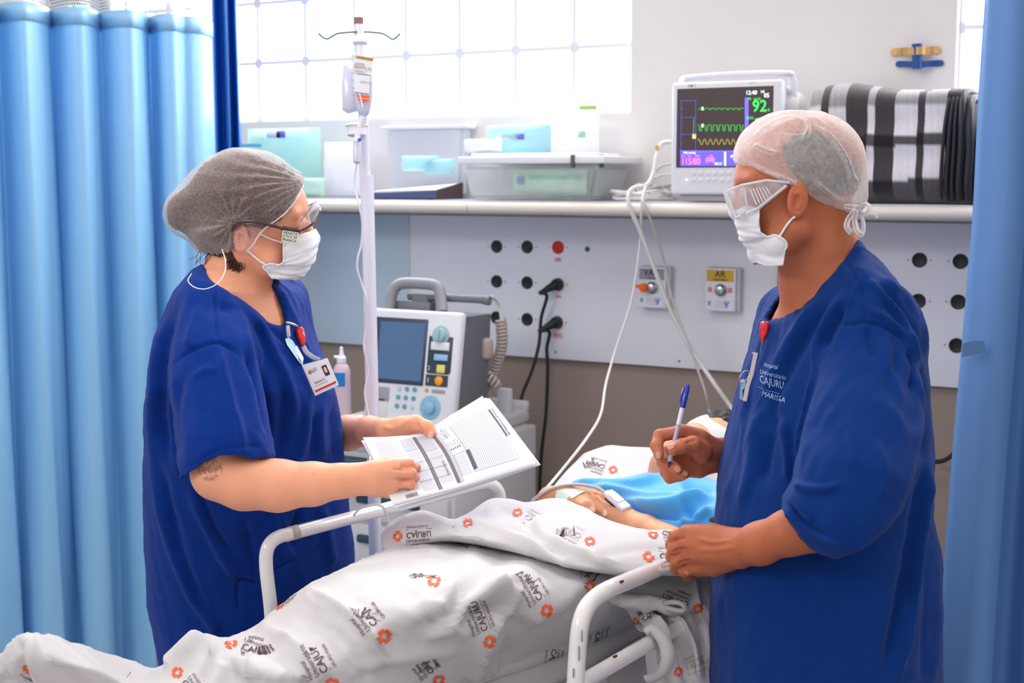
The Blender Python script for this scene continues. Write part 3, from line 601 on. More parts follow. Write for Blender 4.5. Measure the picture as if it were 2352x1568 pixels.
for k, (x, r_, dy) in enumerate(((2172, .0045, 0), (2181, .0045, .001), (2190, .0045, .001), (2203, .008, .002), (2220, .009, .006))):
    m = M(); ztp = btop(OY(x, 330, -.26)[0]); X = OY(x, 330, -.26)[0]; bow = .004*k
    m.tube(crom([(X+.006, -.05, ztp-.002), (X+.004, -.2, ztp), (X+.004, -.25, ztp-.02), (X+.002*k, -.268-dy, ztp-.07), (X-.004+bow, -.272-dy, (ztp+SH)/2), (X-.006+bow, -.27-dy, SH+.05), (X-.004+bow, -.262, SH+.012)], 8), r_, 10); m.out('edge_binding', NV, bl, smooth=True, label='black satin edge binding')
b2 = thing('folded_blanket', 'second folded blanket with black edge, mostly hidden behind the right curtain', 'blanket', OY(2290, 460, -.12)*np.array([1, 1, 0])+np.array([0, 0, SH]))
xa = OY(2244, 330, -.25)[0]; m = M(); m.box((xa+.09, -.135, SH+.105), (.18, .22, .21), bev=.03, seg=4); m.out('fleece_body', FL.copy(), b2, cols=np.full((len(np.concatenate(m.V)), 3), .10))
for k in range(3): 
    m = M(); X = xa+.004+.012*k; m.tube(crom([(X+.01, -.05, SH+.205), (X+.006, -.2, SH+.212), (X, -.25, SH+.17), (X-.008+.003*k, -.258, SH+.1), (X-.006, -.25, SH+.01)], 8), .007, 10); m.out('edge_binding', NV, b2, smooth=True)
# ------------------------------------------------------------------ storage things on the shelf
CL = sheer('frosted_plastic', (240, 246, 246), .30, .42, 6); CLb = mat('clear_film', (240, 246, 250), .25, trans=.6, alpha=.6)
x0 = OY(1062, 420, -.25)[0]; x1 = OY(1372, 420, -.25)[0]; cxb = (x0+x1)/2; zl = OY(1200, 383, -.25)[2]; zu = OY(1200, 352, -.25)[2]
bx_ = thing('storage_box', 'clear plastic storage box with white lid and dark clips on the shelf', 'box', (cxb, -.14, SH))
m = M(); q = bmesh.new(); bmesh.ops.create_cube(q, size=1)
for v in q.verts: k = .90 if v.co.z < 0 else 1; v.co = Vector((cxb+v.co.x*(x1-x0)*k, -.14+v.co.y*.225*k, SH+.002+(v.co.z+.5)*(zl-SH)))
bmesh.ops.bevel(q, geom=[e for e in q.edges], offset=.012, segments=3, affect='EDGES'); m.bm(q); m.out('container', CL, bx_)
m = M(); m.box((cxb+.01, -.14, (zl+zu)/2), (x1-x0+.035, .25, (zu-zl)*.55), bev=.005); m.box((cxb, -.14, (zl+zu)/2+.008), (x1-x0-.04, .2, (zu-zl)*.6), bev=.006); m.out('lid', MT['white'], bx_)
for x in (1316, 1382):
    m = M(); c = OY(x, 370, -.268 if x < 1350 else -.2); m.box(c, (.008, .02, .036), bev=.003); m.out('clip', mat('dark_clip', (96, 92, 90), .5), bx_)
PKG = mat('green_packet', (186, 226, 205), .5); PKB = mat('mint_band', (120, 205, 160), .5); VL = mat('violet_label', (120, 110, 215), .5); WP = mat('white_packet', (238, 241, 248), .55); TEAL = milky('pale_teal_film', (204, 236, 242))
def pillow(m, c, sx, sy, sz, ax=None, n=14, mi=0, seed=0, wr=.05):
    r_ = np.random.RandomState(seed); A = np.eye(3) if ax is None else np.array(ax); u = np.linspace(-1, 1, n); G1 = []; G2 = []
    ph = r_.uniform(0, 6, 4)
    for a_ in u:
        t1 = []; t2 = []
        for b_ in u:
            hgt = ((1-abs(a_)**3)*(1-abs(b_)**3))**.5; wv = wr*(math.sin(5*a_+ph[0]+3*b_)+.6*math.sin(9*b_+ph[1]-4*a_)+.4*math.sin(14*a_+ph[2])); z = hgt*(1+wv)
            pin = 1-.06*(1-abs(b_)**2); p = np.array([a_*sx/2, b_*sy/2, z*sz/2]); q_ = np.array([a_*sx/2, b_*sy/2, -z*sz/2]); t1.append(np.array(c)+p@A); t2.append(np.array(c)+q_@A)
        G1.append(t1); G2.append(t2)
    m.grid(G1, mi=mi); m.grid(np.array(G2)[::-1], mi=mi)
def packet(c, sx, sy, sz, mts, lab, ax=None, seed=0, name='packet', band=None, group=None, cat='packet', wr=.05):
    m = M(); pillow(m, c, sx, sy, sz, ax, seed=seed, wr=wr)
    if band:
        for (bx0, bz0, bw, bh, bi) in band:
            m.box((c[0]+bx0, c[1]-sy/2*.9-.002, c[2]+bz0), (bw, .001, bh), mi=bi)
    return tag(m.out(name, mts, smooth=True), lab, cat, group)
SIDE = [(1, 0, 0), (0, 0, 1), (0, 1, 0)]
def front_packet(px, py, wpx, hpx, Y, th, mts, lab, seed, name='packet', stripes=(), cat='packet', wr=.06):
    """packet standing with its broad face to the room"""
    c = OY(px, py, Y); sc_ = np.linalg.norm(c-CAM)/FPX; sx = wpx*sc_/math.cos(YAW)*.97; sz = hpx*sc_
    m = M(); pillow(m, c, sx, sz, th, [(1, 0, 0), (0, 0, 1), (0, -1, 0)], seed=seed, wr=wr)
    for (u, v, w_, h_, k) in stripes: m.box(c+np.array([u*sx, -th/2*.98-.001, v*sz]), (w_*sx, .0012, h_*sz), mi=k)
    return tag(m.out(name, mts, smooth=True), lab, cat)
front_packet(1262, 415, 170, 58, -.20, .03, [PKG, PKB, VL], 'pale green packet with a violet label inside the clear storage box', 3, stripes=((.1, .15, .7, .16, 1), (-.36, .02, .1, .3, 2)))
# things on top of and beside the box
front_packet(1190, 318, 150, 62, -.16, .06, [TEAL, VL, WP], 'pale blue packet with violet label lying on the storage box lid', 5, stripes=((-.12, .05, .26, .22, 2), (.1, .05, .14, .22, 1)), wr=.12)
front_packet(1300, 310, 150, 84, -.12, .07, [milky('white_bag_film', (246, 247, 252)), mat('mint_mark', (150, 215, 195), .5)], 'crumpled white plastic bag on the right end of the storage box', 6, 'plastic_bag', ((.32, 0, .1, .15, 1),), 'bag', .2)
front_packet(1110, 335, 90, 30, -.20, .04, [WP], 'flat white packet at the left end of the storage box lid', 9)
m = M(); q = OY(1350, 247, -.10); m.box(q, (.052, .02, .014), bev=.004); m.box(q+np.array([-.012, 0, .014]), (.036, .012, .005), bev=.002); tag(m.out('bag_clip', mat('lime_green_plastic', (176, 214, 122), .45)), 'lime green clip on top of the white plastic bag', 'clip')
# white tub behind the binder
tb = thing('plastic_tub', 'white plastic tub standing behind the ring binder on the shelf', 'tub', OY(950, 400, -.07)*np.array([1, 1, 0])+np.array([0, 0, SH]))
ta, tc_ = OY(868, 340, -.1)[0], OY(1052, 340, -.1)[0]; zt_ = OY(950, 287, -.1)[2]
m = M(); q = bmesh.new(); bmesh.ops.create_cube(q, size=1)
for v in q.verts: k = .88 if v.co.z < 0 else 1; v.co = Vector(((ta+tc_)/2+v.co.x*(tc_-ta)*k, -.036+v.co.y*.055*k, SH+(v.co.z+.5)*(zt_-SH)))
bmesh.ops.bevel(q, geom=q.edges[:], offset=.015, segments=3, affect='EDGES'); m.bm(q); m.out('tub_body', milky('milky_tub', (246, 247, 252)), tb)
m = M(); m.box(((ta+tc_)/2, -.037, zt_-.006), (tc_-ta+.025, .068, .012), bev=.004); m.out('tub_rim', MT['white'], tb)
for k_, (x_, y_, s_2) in enumerate(((965, 375, 1), (1010, 382, .8))): front_packet(x_, y_, 90*s_2, 34, -.19, .03, [TEAL], ['pale teal packet lying on the open binder', 'smaller teal packet beside the first on the open binder'][k_], 20+k_)
# ring binder
rb = thing('ring_binder', 'open navy ring binder full of white pages lying on the shelf', 'binder', OY(940, 445, -.2)*np.array([1, 1, 0])+np.array([0, 0, SH]))
NB = mat('navy_binder', (78, 84, 128), .4); bi = OY(848, 440, -.27)[0]; bj = OY(1000, 440, -.27)[0]; bk_ = OY(1056, 420, -.1)[0]
m = M(); m.prism([(bi, -.27, SH), (bj, -.27, SH), (bj, -.27, SH+.026), (bi, -.27, SH+.018)], (0, .006, 0)); m.prism([(bi, -.27, SH), (bj, -.27, SH), (bk_, -.08, SH), (bi+.04, -.075, SH)], (0, 0, .003)); m.out('cover', NB, rb)
m = M(); m.prism([(bj, -.268, SH), (bk_, -.08, SH+.002), (bk_, -.08, SH+.05), (bj, -.268, SH+.026)], (-.005, -.001, 0)); m.out('side_cover', mat('brown_board', (84, 62, 66), .6), rb)  # brown side board of the binder
m = M()
for k in range(7): 
    z = SH+.004+k*.003; m.prism([(bi+.004, -.262+.001*k, z), (bj-.008, -.262+.001*k, z+.006*k/7), (bk_-.01, -.09, z+.022*k/7+.004), (bi+.05, -.08, z+.010)], (0, 0, .0022))
m.out('pages', mat('page_white', (246, 247, 252), .7), rb)
# bags on the left of the pole
front_packet(652, 372, 185, 150, -.15, .10, [milky('green_tint_bag', (206, 236, 232)), VL, WP, mat('teal_mark', (120, 195, 225), .5)], 'large greenish plastic bag with a violet label, left end of the shelf', 31, 'plastic_bag', ((.0, .40, .18, .1, 2), (.1, .40, .12, .1, 1), (-.32, .25, .3, .05, 3)), 'bag', .14)
front_packet(790, 388, 95, 120, -.14, .08, [milky('milky_bag', (248, 248, 252))], 'milky white plastic bag on the shelf just left of the drip stand', 33, 'plastic_bag', (), 'bag', .16)
front_packet(705, 430, 90, 42, -.21, .04, [mat('green_tint_pack', (190, 222, 205), .45)], 'small pale green packet in front of the greenish bag', 35)
# ------------------------------------------------------------------ drip stand, infusion bags and line
ZP = 3.0
def pp(x, y, dz=0): return P(x, y, ZP+dz)
ivs = thing('drip_stand', 'white pole drip stand with wire hooks and brown cap, right of the woman', 'drip stand', (*pp(868, 1450)[:2], 0))
WM = mat('white_enamel', (222, 224, 240), .3, coat=.3)
top_, bot_ = pp(841, 300), pp(866, 1420); dr = (bot_-top_); dr = dr/np.linalg.norm(dr); b0 = top_+dr*((.03-top_[2])/dr[2])
m = M(); m.cyl(b0, top_+dr*.1, .0145); m.cyl(pp(833, 290), pp(846, 560), .0125); m.out('lower_pole', WM, ivs)
m = M(); m.cyl(pp(826, 75), pp(836, 330), .0105); m.cyl(pp(824, 52), pp(827, 98), .0098); m.out('upper_pole', WM, ivs)
m = M(); m.lathe(pp(827, 98), UP, [(.014, -.004), (.018, .0), (.014, .004), (.010, .02)]); m.out('collar', MT['white'], ivs)
m = M(); m.cyl(pp(824, 56), pp(824, 41), .0105); m.out('top_cap', mat('brown_rubber', (140, 98, 96), .6), ivs)
for sg, q in ((0, [(820, 73), (802, 74), (775, 77), (762, 84), (752, 89), (742, 86), (731, 76)]), (1, [(836, 73), (855, 74), (878, 77), (890, 83), (901, 90), (910, 86), (919, 77)])):
    m = M(); m.tube(crom([pp(x, y, -.01-.004*i*(1 if sg else .5)) for i, (x, y) in enumerate(q)], 6), .0024, 8); m.out('hook', mat('grey_green_wire', (112, 134, 138), .4), ivs)
m = M(); m.lathe(pp(819, 300, -.015), UP, [(.018, -.012), (.021, -.010), (.021, .008), (.026, .010), (.024, .012), (.012, .016)]); m.out('height_knob', MT['white'], ivs)
for k in range(5):
    a_ = k*2*math.pi/5+.3; m = M(); e = b0+np.array([.17*math.cos(a_), .17*math.sin(a_), 0]); m.tube([b0+np.array([0, 0, .03]), (b0+e)/2+np.array([0, 0, .045]), e+np.array([0, 0, .03])], [.014, .013, .011], 10); m.out('foot', WM, ivs)
    m = M(); c = e.copy(); c[2] = .026; m.lathe(c+np.array([-.01*math.sin(a_), .01*math.cos(a_), 0]), (-math.sin(a_), math.cos(a_), 0), [(.025, -.018), (.026, 0), (.025, .0)], 16); m.out('caster', MT['black'], ivs)
FLD = mat('clear_bag_film', (206, 211, 232), .15, alpha=.9, spec=.8, coat=.5); LIQ = mat('bag_liquid', (168, 192, 218), .2, alpha=.97)
def ivbag(poly, liqpoly, Z, lab, th=.018, extra=None):
    t = thing('infusion_bag', lab, 'infusion bag', P(*np.mean(poly, 0), Z))
    def body(pl, nm, mt_, k, sh):
        pl = np.array(pl, float); c = pl.mean(0); rings = []
        for s_, d in ((0.0, 1.0), (.5, .9), (.8, .65), (.95, .3), (1, 0)):
            rings.append([P(*(c+(p-c)*s_*sh), Z-d*th/2*k) for p in pl])
        back = [[P(*(c+(p-c)*s_*sh), Z+d*th/2*k) for p in pl] for s_, d in ((.95, .3), (.8, .65), (.5, .9), (0, 1))]
        R_ = rings+back; n = len(pl); V = np.array(R_).reshape(-1, 3); F = [(i*n+j, i*n+(j+1) % n, (i+1)*n+(j+1) % n, (i+1)*n+j) for i in range(len(R_)-1) for j in range(n)]
        put(nm, V, F, mt_, t)
    body(poly, 'bag_film', FLD, 1, 1); body(liqpoly, 'liquid', LIQ, .7, .97); return t
bgb = ivbag([(787, 150), (812, 146), (832, 150), (838, 200), (836, 250), (815, 258), (800, 262), (786, 254), (785, 200)], [(787, 228), (812, 226), (836, 228), (836, 250), (815, 257), (800, 260), (787, 253)], 2.975, 'plain clear infusion bag hanging behind the labelled one')
bg = ivbag([(816, 126), (836, 129), (858, 134), (855, 160), (857, 200), (856, 225), (852, 245), (848, 262), (840, 271), (828, 268), (820, 255), (812, 220), (806, 195), (807, 165), (812, 145)], [(814, 226), (853, 230), (851, 247), (847, 262), (840, 270), (828, 267), (820, 255)], 2.945, 'infusion bag with yellow and orange printing hanging on the drip stand')
m = M(); Zb = 2.933
def q4(a, b, c, d, k, up=0): m.prism([P(*v, Zb-up) for v in (a, b, c, d)], -FW*.0004, mi=k)
q4((817, 128), (858, 135), (853, 172), (810, 165), 0); q4((819, 127), (858, 134), (857, 141), (817, 134), 1, .0006)
q4((811, 170), (850, 175), (848, 215), (812, 210), 0)
o_, ux_ = P(834, 157, Zb-.0014), (RT-UP*.16); write(m, 'NaCl 0,9%', .0095, o_, ux_, UP, 1, .02)
for k in range(6): q4((815-k*.6, 143+3.6*k), (838, 147+3.6*k), (838, 148+3.6*k), (815-k*.6, 144+3.6*k), 2, .0008) if k not in (3, 4) else None
write(m, 'A.F. CLORETO DE SODIO', .0042, P(838, 134, Zb-.0014), ux_, UP, 3, .02)
for k in range(4): write(m, str(100+100*k), .005, P(809+k, 168+17*k, Zb-.002), ux_, UP, 2)
write(m, 'LOTE 2025', .006, P(842, 190, Zb-.0014), ux_, UP, 2, .03)
q4((820, 217), (850, 221), (847, 233), (823, 230), 4, .0005); q4((824, 214), (827, 214), (835, 246), (832, 247), 0, .0012); q4((821, 224), (849, 227), (849, 228), (821, 225), 0, .0012)
m.out('printed_label', [mat('bag_label', (228, 229, 240), .5), mat('ochre_print', (200, 172, 84), .5), mat('grey_print', (140, 142, 165), .6), MT['ink'], mat('red_orange_print', (255, 88, 44), .5)], bg)
m = M(); m.cyl(P(836, 268, 2.94), P(828, 292, 2.945), .008); m.out('port', MT['white'], bg)
dc = thing('drip_chamber', 'clear drip chamber with blue top hanging below the infusion bags', 'drip chamber', P(821, 370, 2.96))
m = M(); m.cyl(P(821, 306, 2.96), P(820, 320, 2.96), .006); m.cyl(P(820, 318, 2.96), P(820, 326, 2.96), .0095); m.out('spike', MT['white'], dc)
m = M(); m.lathe(P(820, 372, 2.96), UP, [(.003, -.004), (.0082, 0), (.0085, .045), (.007, .05)]); m.out('chamber', FLD, dc)
m = M(); m.lathe(P(820, 371, 2.96), UP, [(.0075, 0), (.0075, .013), (0, .0131)]); m.out('liquid', LIQ, dc)
m = M(); m.cyl(P(826, 318, 2.95), P(827, 324, 2.95), .004); m.out('blue_cap', mat('blue_cap_plastic', (60, 90, 200), .4), dc)
TU = mat('clear_tube', (226, 230, 246), .15, alpha=.8, spec=.8)
cable('infusion_line', [P(820, 374, 2.96), P(816, 400, 2.965), P(815, 430, 2.965), P(824, 470, 2.96), P(832, 510, 2.965), P(830, 560, 2.965), P(822, 590, 2.96), P(821, 620, 2.96), P(832, 655, 2.965), P(842, 690, 2.96), P(838, 760, 2.965), P(836, 800, 2.96), P(846, 850, 2.96), P(838, 900, 2.95), P(846, 950, 2.94), P(856, 985, 2.93), P(850, 1060, 2.8), P(858, 1120, 2.70)], .0024, TU, 'clear infusion line winding down the drip stand pole', 'tube')
# ------------------------------------------------------------------ cart with its things
ZC = 3.78
c0 = P(840, 968, ZC); hC = c0[2]
def ct(x, y, h=hC): return OZ(x, y, h)
print('cart top', hC)
cA = np.array([OY(700, 950, -.62)[0], -.62]); hx1 = OY(1190, 960, -.58)[0]
crt = thing('medical_cart', 'white wheeled medical cart with drawers under the defibrillator', 'cart', (-2.05, -.42, 0))
TC = mat('cart_plastic', (216, 214, 216), .38); TD = mat('cart_teal', (44, 76, 92), .5)
xa_, xb_ = OY(735, 950, -.66)[0], OZ(1188, 948, hC)[0]; ya_, yb_ = -.72, min(-.2, OZ(1287, 915, hC)[1])
print('cart', xa_, xb_, ya_, yb_)
m = M(); m.box(((xa_+xb_)/2, (ya_+yb_)/2, hC-.02), (xb_-xa_, yb_-ya_, .04), bev=.012, seg=3)
m.box(((xa_+xb_)/2, ya_+.012, hC+.004), (xb_-xa_, .02, .02), bev=.006); m.box(((xa_+xb_)/2, yb_-.012, hC+.01), (xb_-xa_, .02, .03), bev=.006); m.out('worktop', TC, crt)
m = M(); m.box((xb_-.03, yb_-.1, hC+.035), (.04, .03, .075), bev=.006); m.out('rail_post', MT['white'], crt)
m = M(); xc_, xd_ = xa_+.05, OY(1041, 1147, ya_+.03)[0]; m.box(((xc_+xd_)/2, (ya_+yb_)/2+.01, (hC-.04+.16)/2), (xd_-xc_, yb_-ya_-.06, hC-.04-.16), bev=.008); m.out('cabinet', TC, crt)
zz = hC-.06
for k, dh in enumerate((.10, .10, .13, .13, .16)):
    m = M(); m.box(((xc_+xd_)/2, ya_+.034, zz-dh/2), (xd_-xc_-.03, .02, dh-.012), bev=.004); d_ = m.out('drawer', TC, crt)
    m = M(); m.box(((xc_+xd_)/2, ya_+.020, zz-dh*.35), ((xd_-xc_)*.5, .016, .022), bev=.005); m.out('drawer_pull', TD, d_); zz -= dh
m = M(); m.box((xc_+.10, ya_-.004, hC-.12), (.15, .05, .09), bev=.02, seg=4); m.out('teal_bin', TD, crt); 
for sx in (xc_+.05, xd_-.05):
    for sy in (ya_+.08, yb_-.06):
        m = M(); m.lathe((sx-.015, sy, .05), (1, 0, 0), [(.05, 0), (.05, .03)], 20); m.cyl((sx, sy, .08), (sx, sy, .17), .012); m.out('caster', MT['black'], crt)
# ---- defibrillator
def dF(x, y, Y=-.60): return OY(x, y, Y)
DW = mat('defib_casing', (226, 228, 236), .4); DG = mat('defib_grey', (112, 114, 122), .5); DGH = mat('defib_handle', (140, 142, 150), .45)
a0 = dF(862, 708); a1 = dF(1073, 716); a2 = dF(1036, 955); a3 = dF(836, 930)
hD = hC+.004
df = thing('defibrillator', 'grey and white portable defibrillator with blue screen and carrying handle on the cart', 'defibrillator', (-2.0, -.5, hD))
tilt = .16; Xl = dF(836, 930, -.64)[0]+.004; Xr = dF(1045, 940, -.64)[0]; 
zT = dF(960, 712, -.60)[2]; ux = np.array([1., 0, 0]); HD = zT-hD; back_ = np.array([0, .055, HD]); uy = back_/np.linalg.norm(back_); nF = np.cross(ux, uy); O = np.array([Xl, -.655, hD])
FWd, FHt = Xr-Xl, np.linalg.norm(back_)
def fp(u, v, up=0): return O+ux*FWd*u+uy*FHt*v+nF*up
def bxf(m, u, v, w_, h_, up=.0, th=.003, bev=.0, mi=0): m.box(fp(u, v, up), (FWd*w_, FHt*h_, th), (ux, uy, nF), bev=bev, mi=mi)
m = M(); m.box(fp(.5, .5, -.014), (FWd, FHt, .03), (ux, uy, nF), bev=.010, seg=3); m.out('front_bezel', DW, df)
m = M(); pr = [O+uy*.012-nF*.03, O+uy*(FHt-.01)-nF*.03, O+np.array([0, .22, FHt*.93]), O+np.array([0, .20, .006])]; m.prism([p+ux*.008 for p in pr], ux*(FWd-.016)); m.out('body', DG, df)
m = M(); bxf(m, .345, .645, .60, .56, .001, .006, .002); m.out('screen_surround', mat('dark_slate', (58, 66, 88), .35), df)
m = M(); bxf(m, .375, .645, .50, .49, .0045, .002); m.out('screen', mat('blue_screen', (70, 108, 152), .12, coat=.6), df)
m = M(); q = [fp(.13, 1, -.03), fp(.13, 1.13, -.035), fp(.16, 1.2, -.04), fp(.25, 1.235, -.045), fp(.52, 1.235, -.045), fp(.62, 1.21, -.045), fp(.67, 1.12, -.04), fp(.72, 1.0, -.03)]; m.tube(crom(q, 6), .016, 14); m.out('carry_handle', DGH, df)
m = M(); m.box(fp(.4, 1.07, -.08), (.055, .05, .05), (ux, uy, nF), bev=.008); m.box(fp(.36, 1.02, -.07), (FWd*.4, .04, .06), (ux, uy, nF), bev=.006); m.out('paddle_tray', DG, df)
m = M(); m.cyl(fp(.25, 1.13, -.07), fp(1.12, 1.13, -.055), .011); m.cyl(fp(1.10, 1.13, -.055), fp(1.17, 1.12, -.055), .013); m.out('paddle_bar', DG, df)
m = M(); m.lathe(fp(.795, .80, .0), nF, [(.026, 0), (.026, .004), (.019, .005), (.017, .016), (0, .017)], 28); m.box(fp(.795, .80, .020), (.008, .030, .008), (ux, uy, nF), bev=.002); m.out('mode_knob', mat('teal_knob', (160, 196, 205), .35), df)
m = M(); bxf(m, .80, .64, .26, .30, .0008, .003, .001); m.out('dark_strip', mat('dark_slate2', (50, 62, 78), .4), df)
m = M(); bxf(m, .80, .71, .20, .07, .003, .004, .0015); m.out('label_window', MT['white'], df)
m = M(); bxf(m, .82, .615, .15, .055, .004, .006, .003); m.out('blue_button', mat('pale_blue_button', (150, 196, 232), .35), df)
m = M(); bxf(m, .80, .52, .24, .085, .0012, .003); m.out('button_backing', mat('dark_slate3', (50, 62, 78), .4), df)
m = M(); bxf(m, .83, .52, .09, .07, .004, .007, .003); write(m, '2', .016, fp(.70, .52, .0035), ux, uy, 1); m.out('yellow_button', [mat('yellow_button', (232, 220, 120), .35), MT['white']], df)
m = M(); bxf(m, .79, .42, .24, .095, .0012, .003); m.out('button_backing', mat('dark_slate4', (50, 62, 78), .4), df)
m = M(); m.lathe(fp(.82, .42, .002), nF, [(.0125, 0), (.0125, .004), (.009, .006), (0, .0062)], 24); write(m, '3', .016, fp(.70, .42, .0035), ux, uy, 1); m.out('orange_button', [mat('orange_button', (252, 160, 36), .35), MT['white']], df)
m = M(); m.lathe(fp(.69, .335, .001), nF, [(.006, 0), (.005, .003), (0, .0032)], 16); m.out('warning_light', MT['yellow'], df)
m = M(); bxf(m, .82, .33, .14, .03, .0012, .002); m.out('brand_strip', MT['greyl'], df)
for r_ in range(3):
    for k in range(3):
        m = M(); m.lathe(fp(.39+.085*k-.006*r_, .33-.075*r_, .0012), nF, [(.0068, 0), (.0062, .0035), (0, .004)], 16); m.out('key', mat('teal_key', (96, 164, 178) if (r_+k) % 4 else (190, 208, 212), .4), df)
m = M(); m.lathe(fp(.745, .19, .0), nF, [(.033, 0), (.033, .002), (.026, .004), (.020, .003), (.0165, .0035), (.0165, .013), (.012, .016), (0, .017)], 32); m.out('jog_dial', mat('dial_blue', (140, 186, 214), .35), df)
m = M(); bxf(m, .15, .27, .26, .12, .001, .003, .001); m.out('recorder_slot', MT['greyl'], df)
m = M(); bxf(m, .15, .22, .17, .012, .003, .002); m.out('paper_exit', MT['black'], df)
m = M(); bxf(m, .15, .12, .24, .17, .0015, .004, .002); m.out('recorder_door', MT['white2'], df)
# coiled lead on its side
def helix(path, R_, n, seg=10):
    p = crom(path, 14); s_ = np.r_[0, np.cumsum(np.linalg.norm(np.diff(p, axis=0), axis=1))]; s_ /= s_[-1]; t_ = np.linspace(0, 1, n*seg); q = np.stack([np.interp(t_, s_, p[:, k]) for k in range(3)], 1)
    T = np.gradient(q, axis=0); T /= np.linalg.norm(T, axis=1)[:, None]; u = np.cross(T, [0, 1, .1]); u /= np.linalg.norm(u, axis=1)[:, None]; w_ = np.cross(T, u); a_ = 2*np.pi*n*t_
    return q+R_*(np.cos(a_)[:, None]*u+np.sin(a_)[:, None]*w_)
CO = mat('grey_beige_cable', (196, 184, 180), .5); Yc = -.40
cc_ = thing('paddle_cable', 'coiled grey cable looping from the paddle bar down the defibrillator side', 'cable', OY(1150, 900, Yc))
m = M(); m.tube(helix([OY(1151, 735, Yc), OY(1153, 790, Yc), OY(1140, 835, Yc), OY(1128, 865, Yc)], .0125, 17), .0048, 8); m.out('coiled_section', CO, cc_, smooth=True)
m = M(); m.tube(helix([OY(1105, 850, Yc-.03), OY(1125, 868, Yc-.04), OY(1140, 885, Yc-.03), OY(1122, 880, Yc-.02), OY(1110, 905, Yc-.01), OY(1122, 925, Yc)], .0115, 17), .0048, 8); m.out('coiled_section', CO, cc_, smooth=True)
m = M(); m.tube(crom([fp(1.16, 1.12, -.055), OY(1130, 682, -.45), OY(1146, 700, Yc), OY(1152, 735, Yc)], 8), .0045, 8); m.out('straight_lead', WC, cc_, smooth=True)
m = M(); m.box(OY(1112, 800, Yc-.06), (.045, .04, .06), bev=.012, seg=3); m.box(OY(1098, 785, Yc-.06), (.03, .04, .035), bev=.01); m.cyl(OY(1113, 815, Yc-.06), OY(1112, 850, Yc-.05), .006); m.out('connector', mat('beige_connector', (196, 180, 172), .5), cc_)
m = M(); m.box(OY(1103, 846, Yc-.06), (.03, .03, .022), bev=.006); m.out('white_plug', MT['white'], cc_)
cable('thin_lead', [OY(918, 674, -.45), OY(902, 676, -.44), OY(895, 688, -.44), OY(896, 705, -.45)], .003, mat('olive_cable', (176, 180, 160), .5), 'thin olive lead curving behind the left of the defibrillator handle')
# ---- papers under it, roll, bottle
for k, (x0_, y0_, x1_, y1_, cc, lb) in enumerate(((865, 940, 1030, 968, (238, 190, 196), 'pink paper form sticking out under the defibrillator'), (872, 952, 1000, 982, (244, 244, 250), 'white paper lying on the cart in front of the pink form'))):
    m = M(); h = hC+.0015+k*.002-(.0); q = [ct(x0_, y0_, h), ct(x1_, y0_+8, h), ct(x1_-25, y1_, h), ct(x0_-5, y1_-6, h)]
    q = [np.array([v[0], max(min(v[1], -.30), ya_+.03), h+.004*0]) for v in q]; m.prism(q, (0, 0, .001)); tag(m.out('paper_form', mat('paper_%d' % k, cc, .7)), lb, 'paper')
bt = thing('saline_bottle', 'squeeze bottle of pinkish liquid with blue label on the cart beside the woman', 'bottle', P(786, 930, 3.72)*np.array([1, 1, 0])+np.array([0, 0, hC]))
bc = P(786, 930, 3.72); bc[2] = hC; u_ = 3.72/FPX
zb_ = lambda y: P(786, y, 3.72)[2]-hC
m = M(); m.lathe(bc, (0, 0, 1), [(.020, 0), (.024, .004), (.024, zb_(870)), (.0235, zb_(850)), (.018, zb_(838)), (.012, zb_(832)), (.012, zb_(828))], 28); m.out('bottle_body', mat('milky_pink_plastic', (226, 205, 216), .3, trans=.15), bt)
m = M(); m.lathe(bc+np.array([0, 0, zb_(830)]), (0, 0, 1), [(.013, 0), (.013, .012), (.010, .016), (.006, .022), (.005, .036), (.0045, .041), (0, .043)], 24); m.tube([bc+np.array([0, 0, zb_(818)]), bc-RT*.02+np.array([0, 0, zb_(818)])], .004, 8); m.out('nozzle_cap', MT['white'], bt)
m = M(); a_ = np.linspace(-1.3, .5, 14)+math.atan2(-FW[1], -FW[0]); 
m.grid([[bc+np.array([.0244*math.cos(t_), .0244*math.sin(t_), z_]) for t_ in a_] for z_ in (zb_(884), zb_(852))]); m.out('label', mat('bright_blue_label', (30, 125, 200), .5), bt)
m = M(); q = P(826, 922, 3.66); q[2] = hC+.016; pillow(m, q, .075, .05, .034, wr=.2, seed=5); tag(m.out('gauze_roll', mat('gauze', (234, 236, 236), .8, bump=1, bscale=200), smooth=True), 'crumpled white gauze roll on the cart between bottle and pole', 'gauze')
# ------------------------------------------------------------------ people: shared tools
def A3(deg, side=1):
    """axes of a profile head: forward, up, sideways. side=1 looks to image right"""
    a = math.radians(deg); f = side*RT*math.cos(a)-UP*math.sin(a); u = side*RT*math.sin(a)+UP*math.cos(a); return np.array([f, u, FW])
def bvh_of(V, F): return BVHTree.FromPolygons([Vector(v) for v in V], [tuple(int(k) for k in f) for f in F])
def hit(b, x, y, lift=0.0):
    d = Vector(ray(x, y)).normalized(); h = b.ray_cast(Vector(CAM), d)
    if h[0] is None: return None
    n = np.array(h[1]); n = n if n@FW < 0 else -n
    return np.array(h[0])+n*lift
def hitn(b, x, y):
    d = Vector(ray(x, y)).normalized(); h = b.ray_cast(Vector(CAM), d); n = np.array(h[1]); return n if n@FW < 0 else -n
def pbox(x0, x1, y0, y1, z0, z1, pad=.02):
    return box_of([P(a, b, c) for a in (x0, x1) for b in (y0, y1) for c in (z0, z1)], pad)
def box_of(pts, pad):
    p = np.array(pts); return p.min(0)-pad, p.max(0)+pad
def finger(p, spec, k=.003):
    """spec: (px,py,z,r) joints"""
    return s_chain(p, [P(a, b, c) for a, b, c, r in spec], [r for *_, r in spec], k)
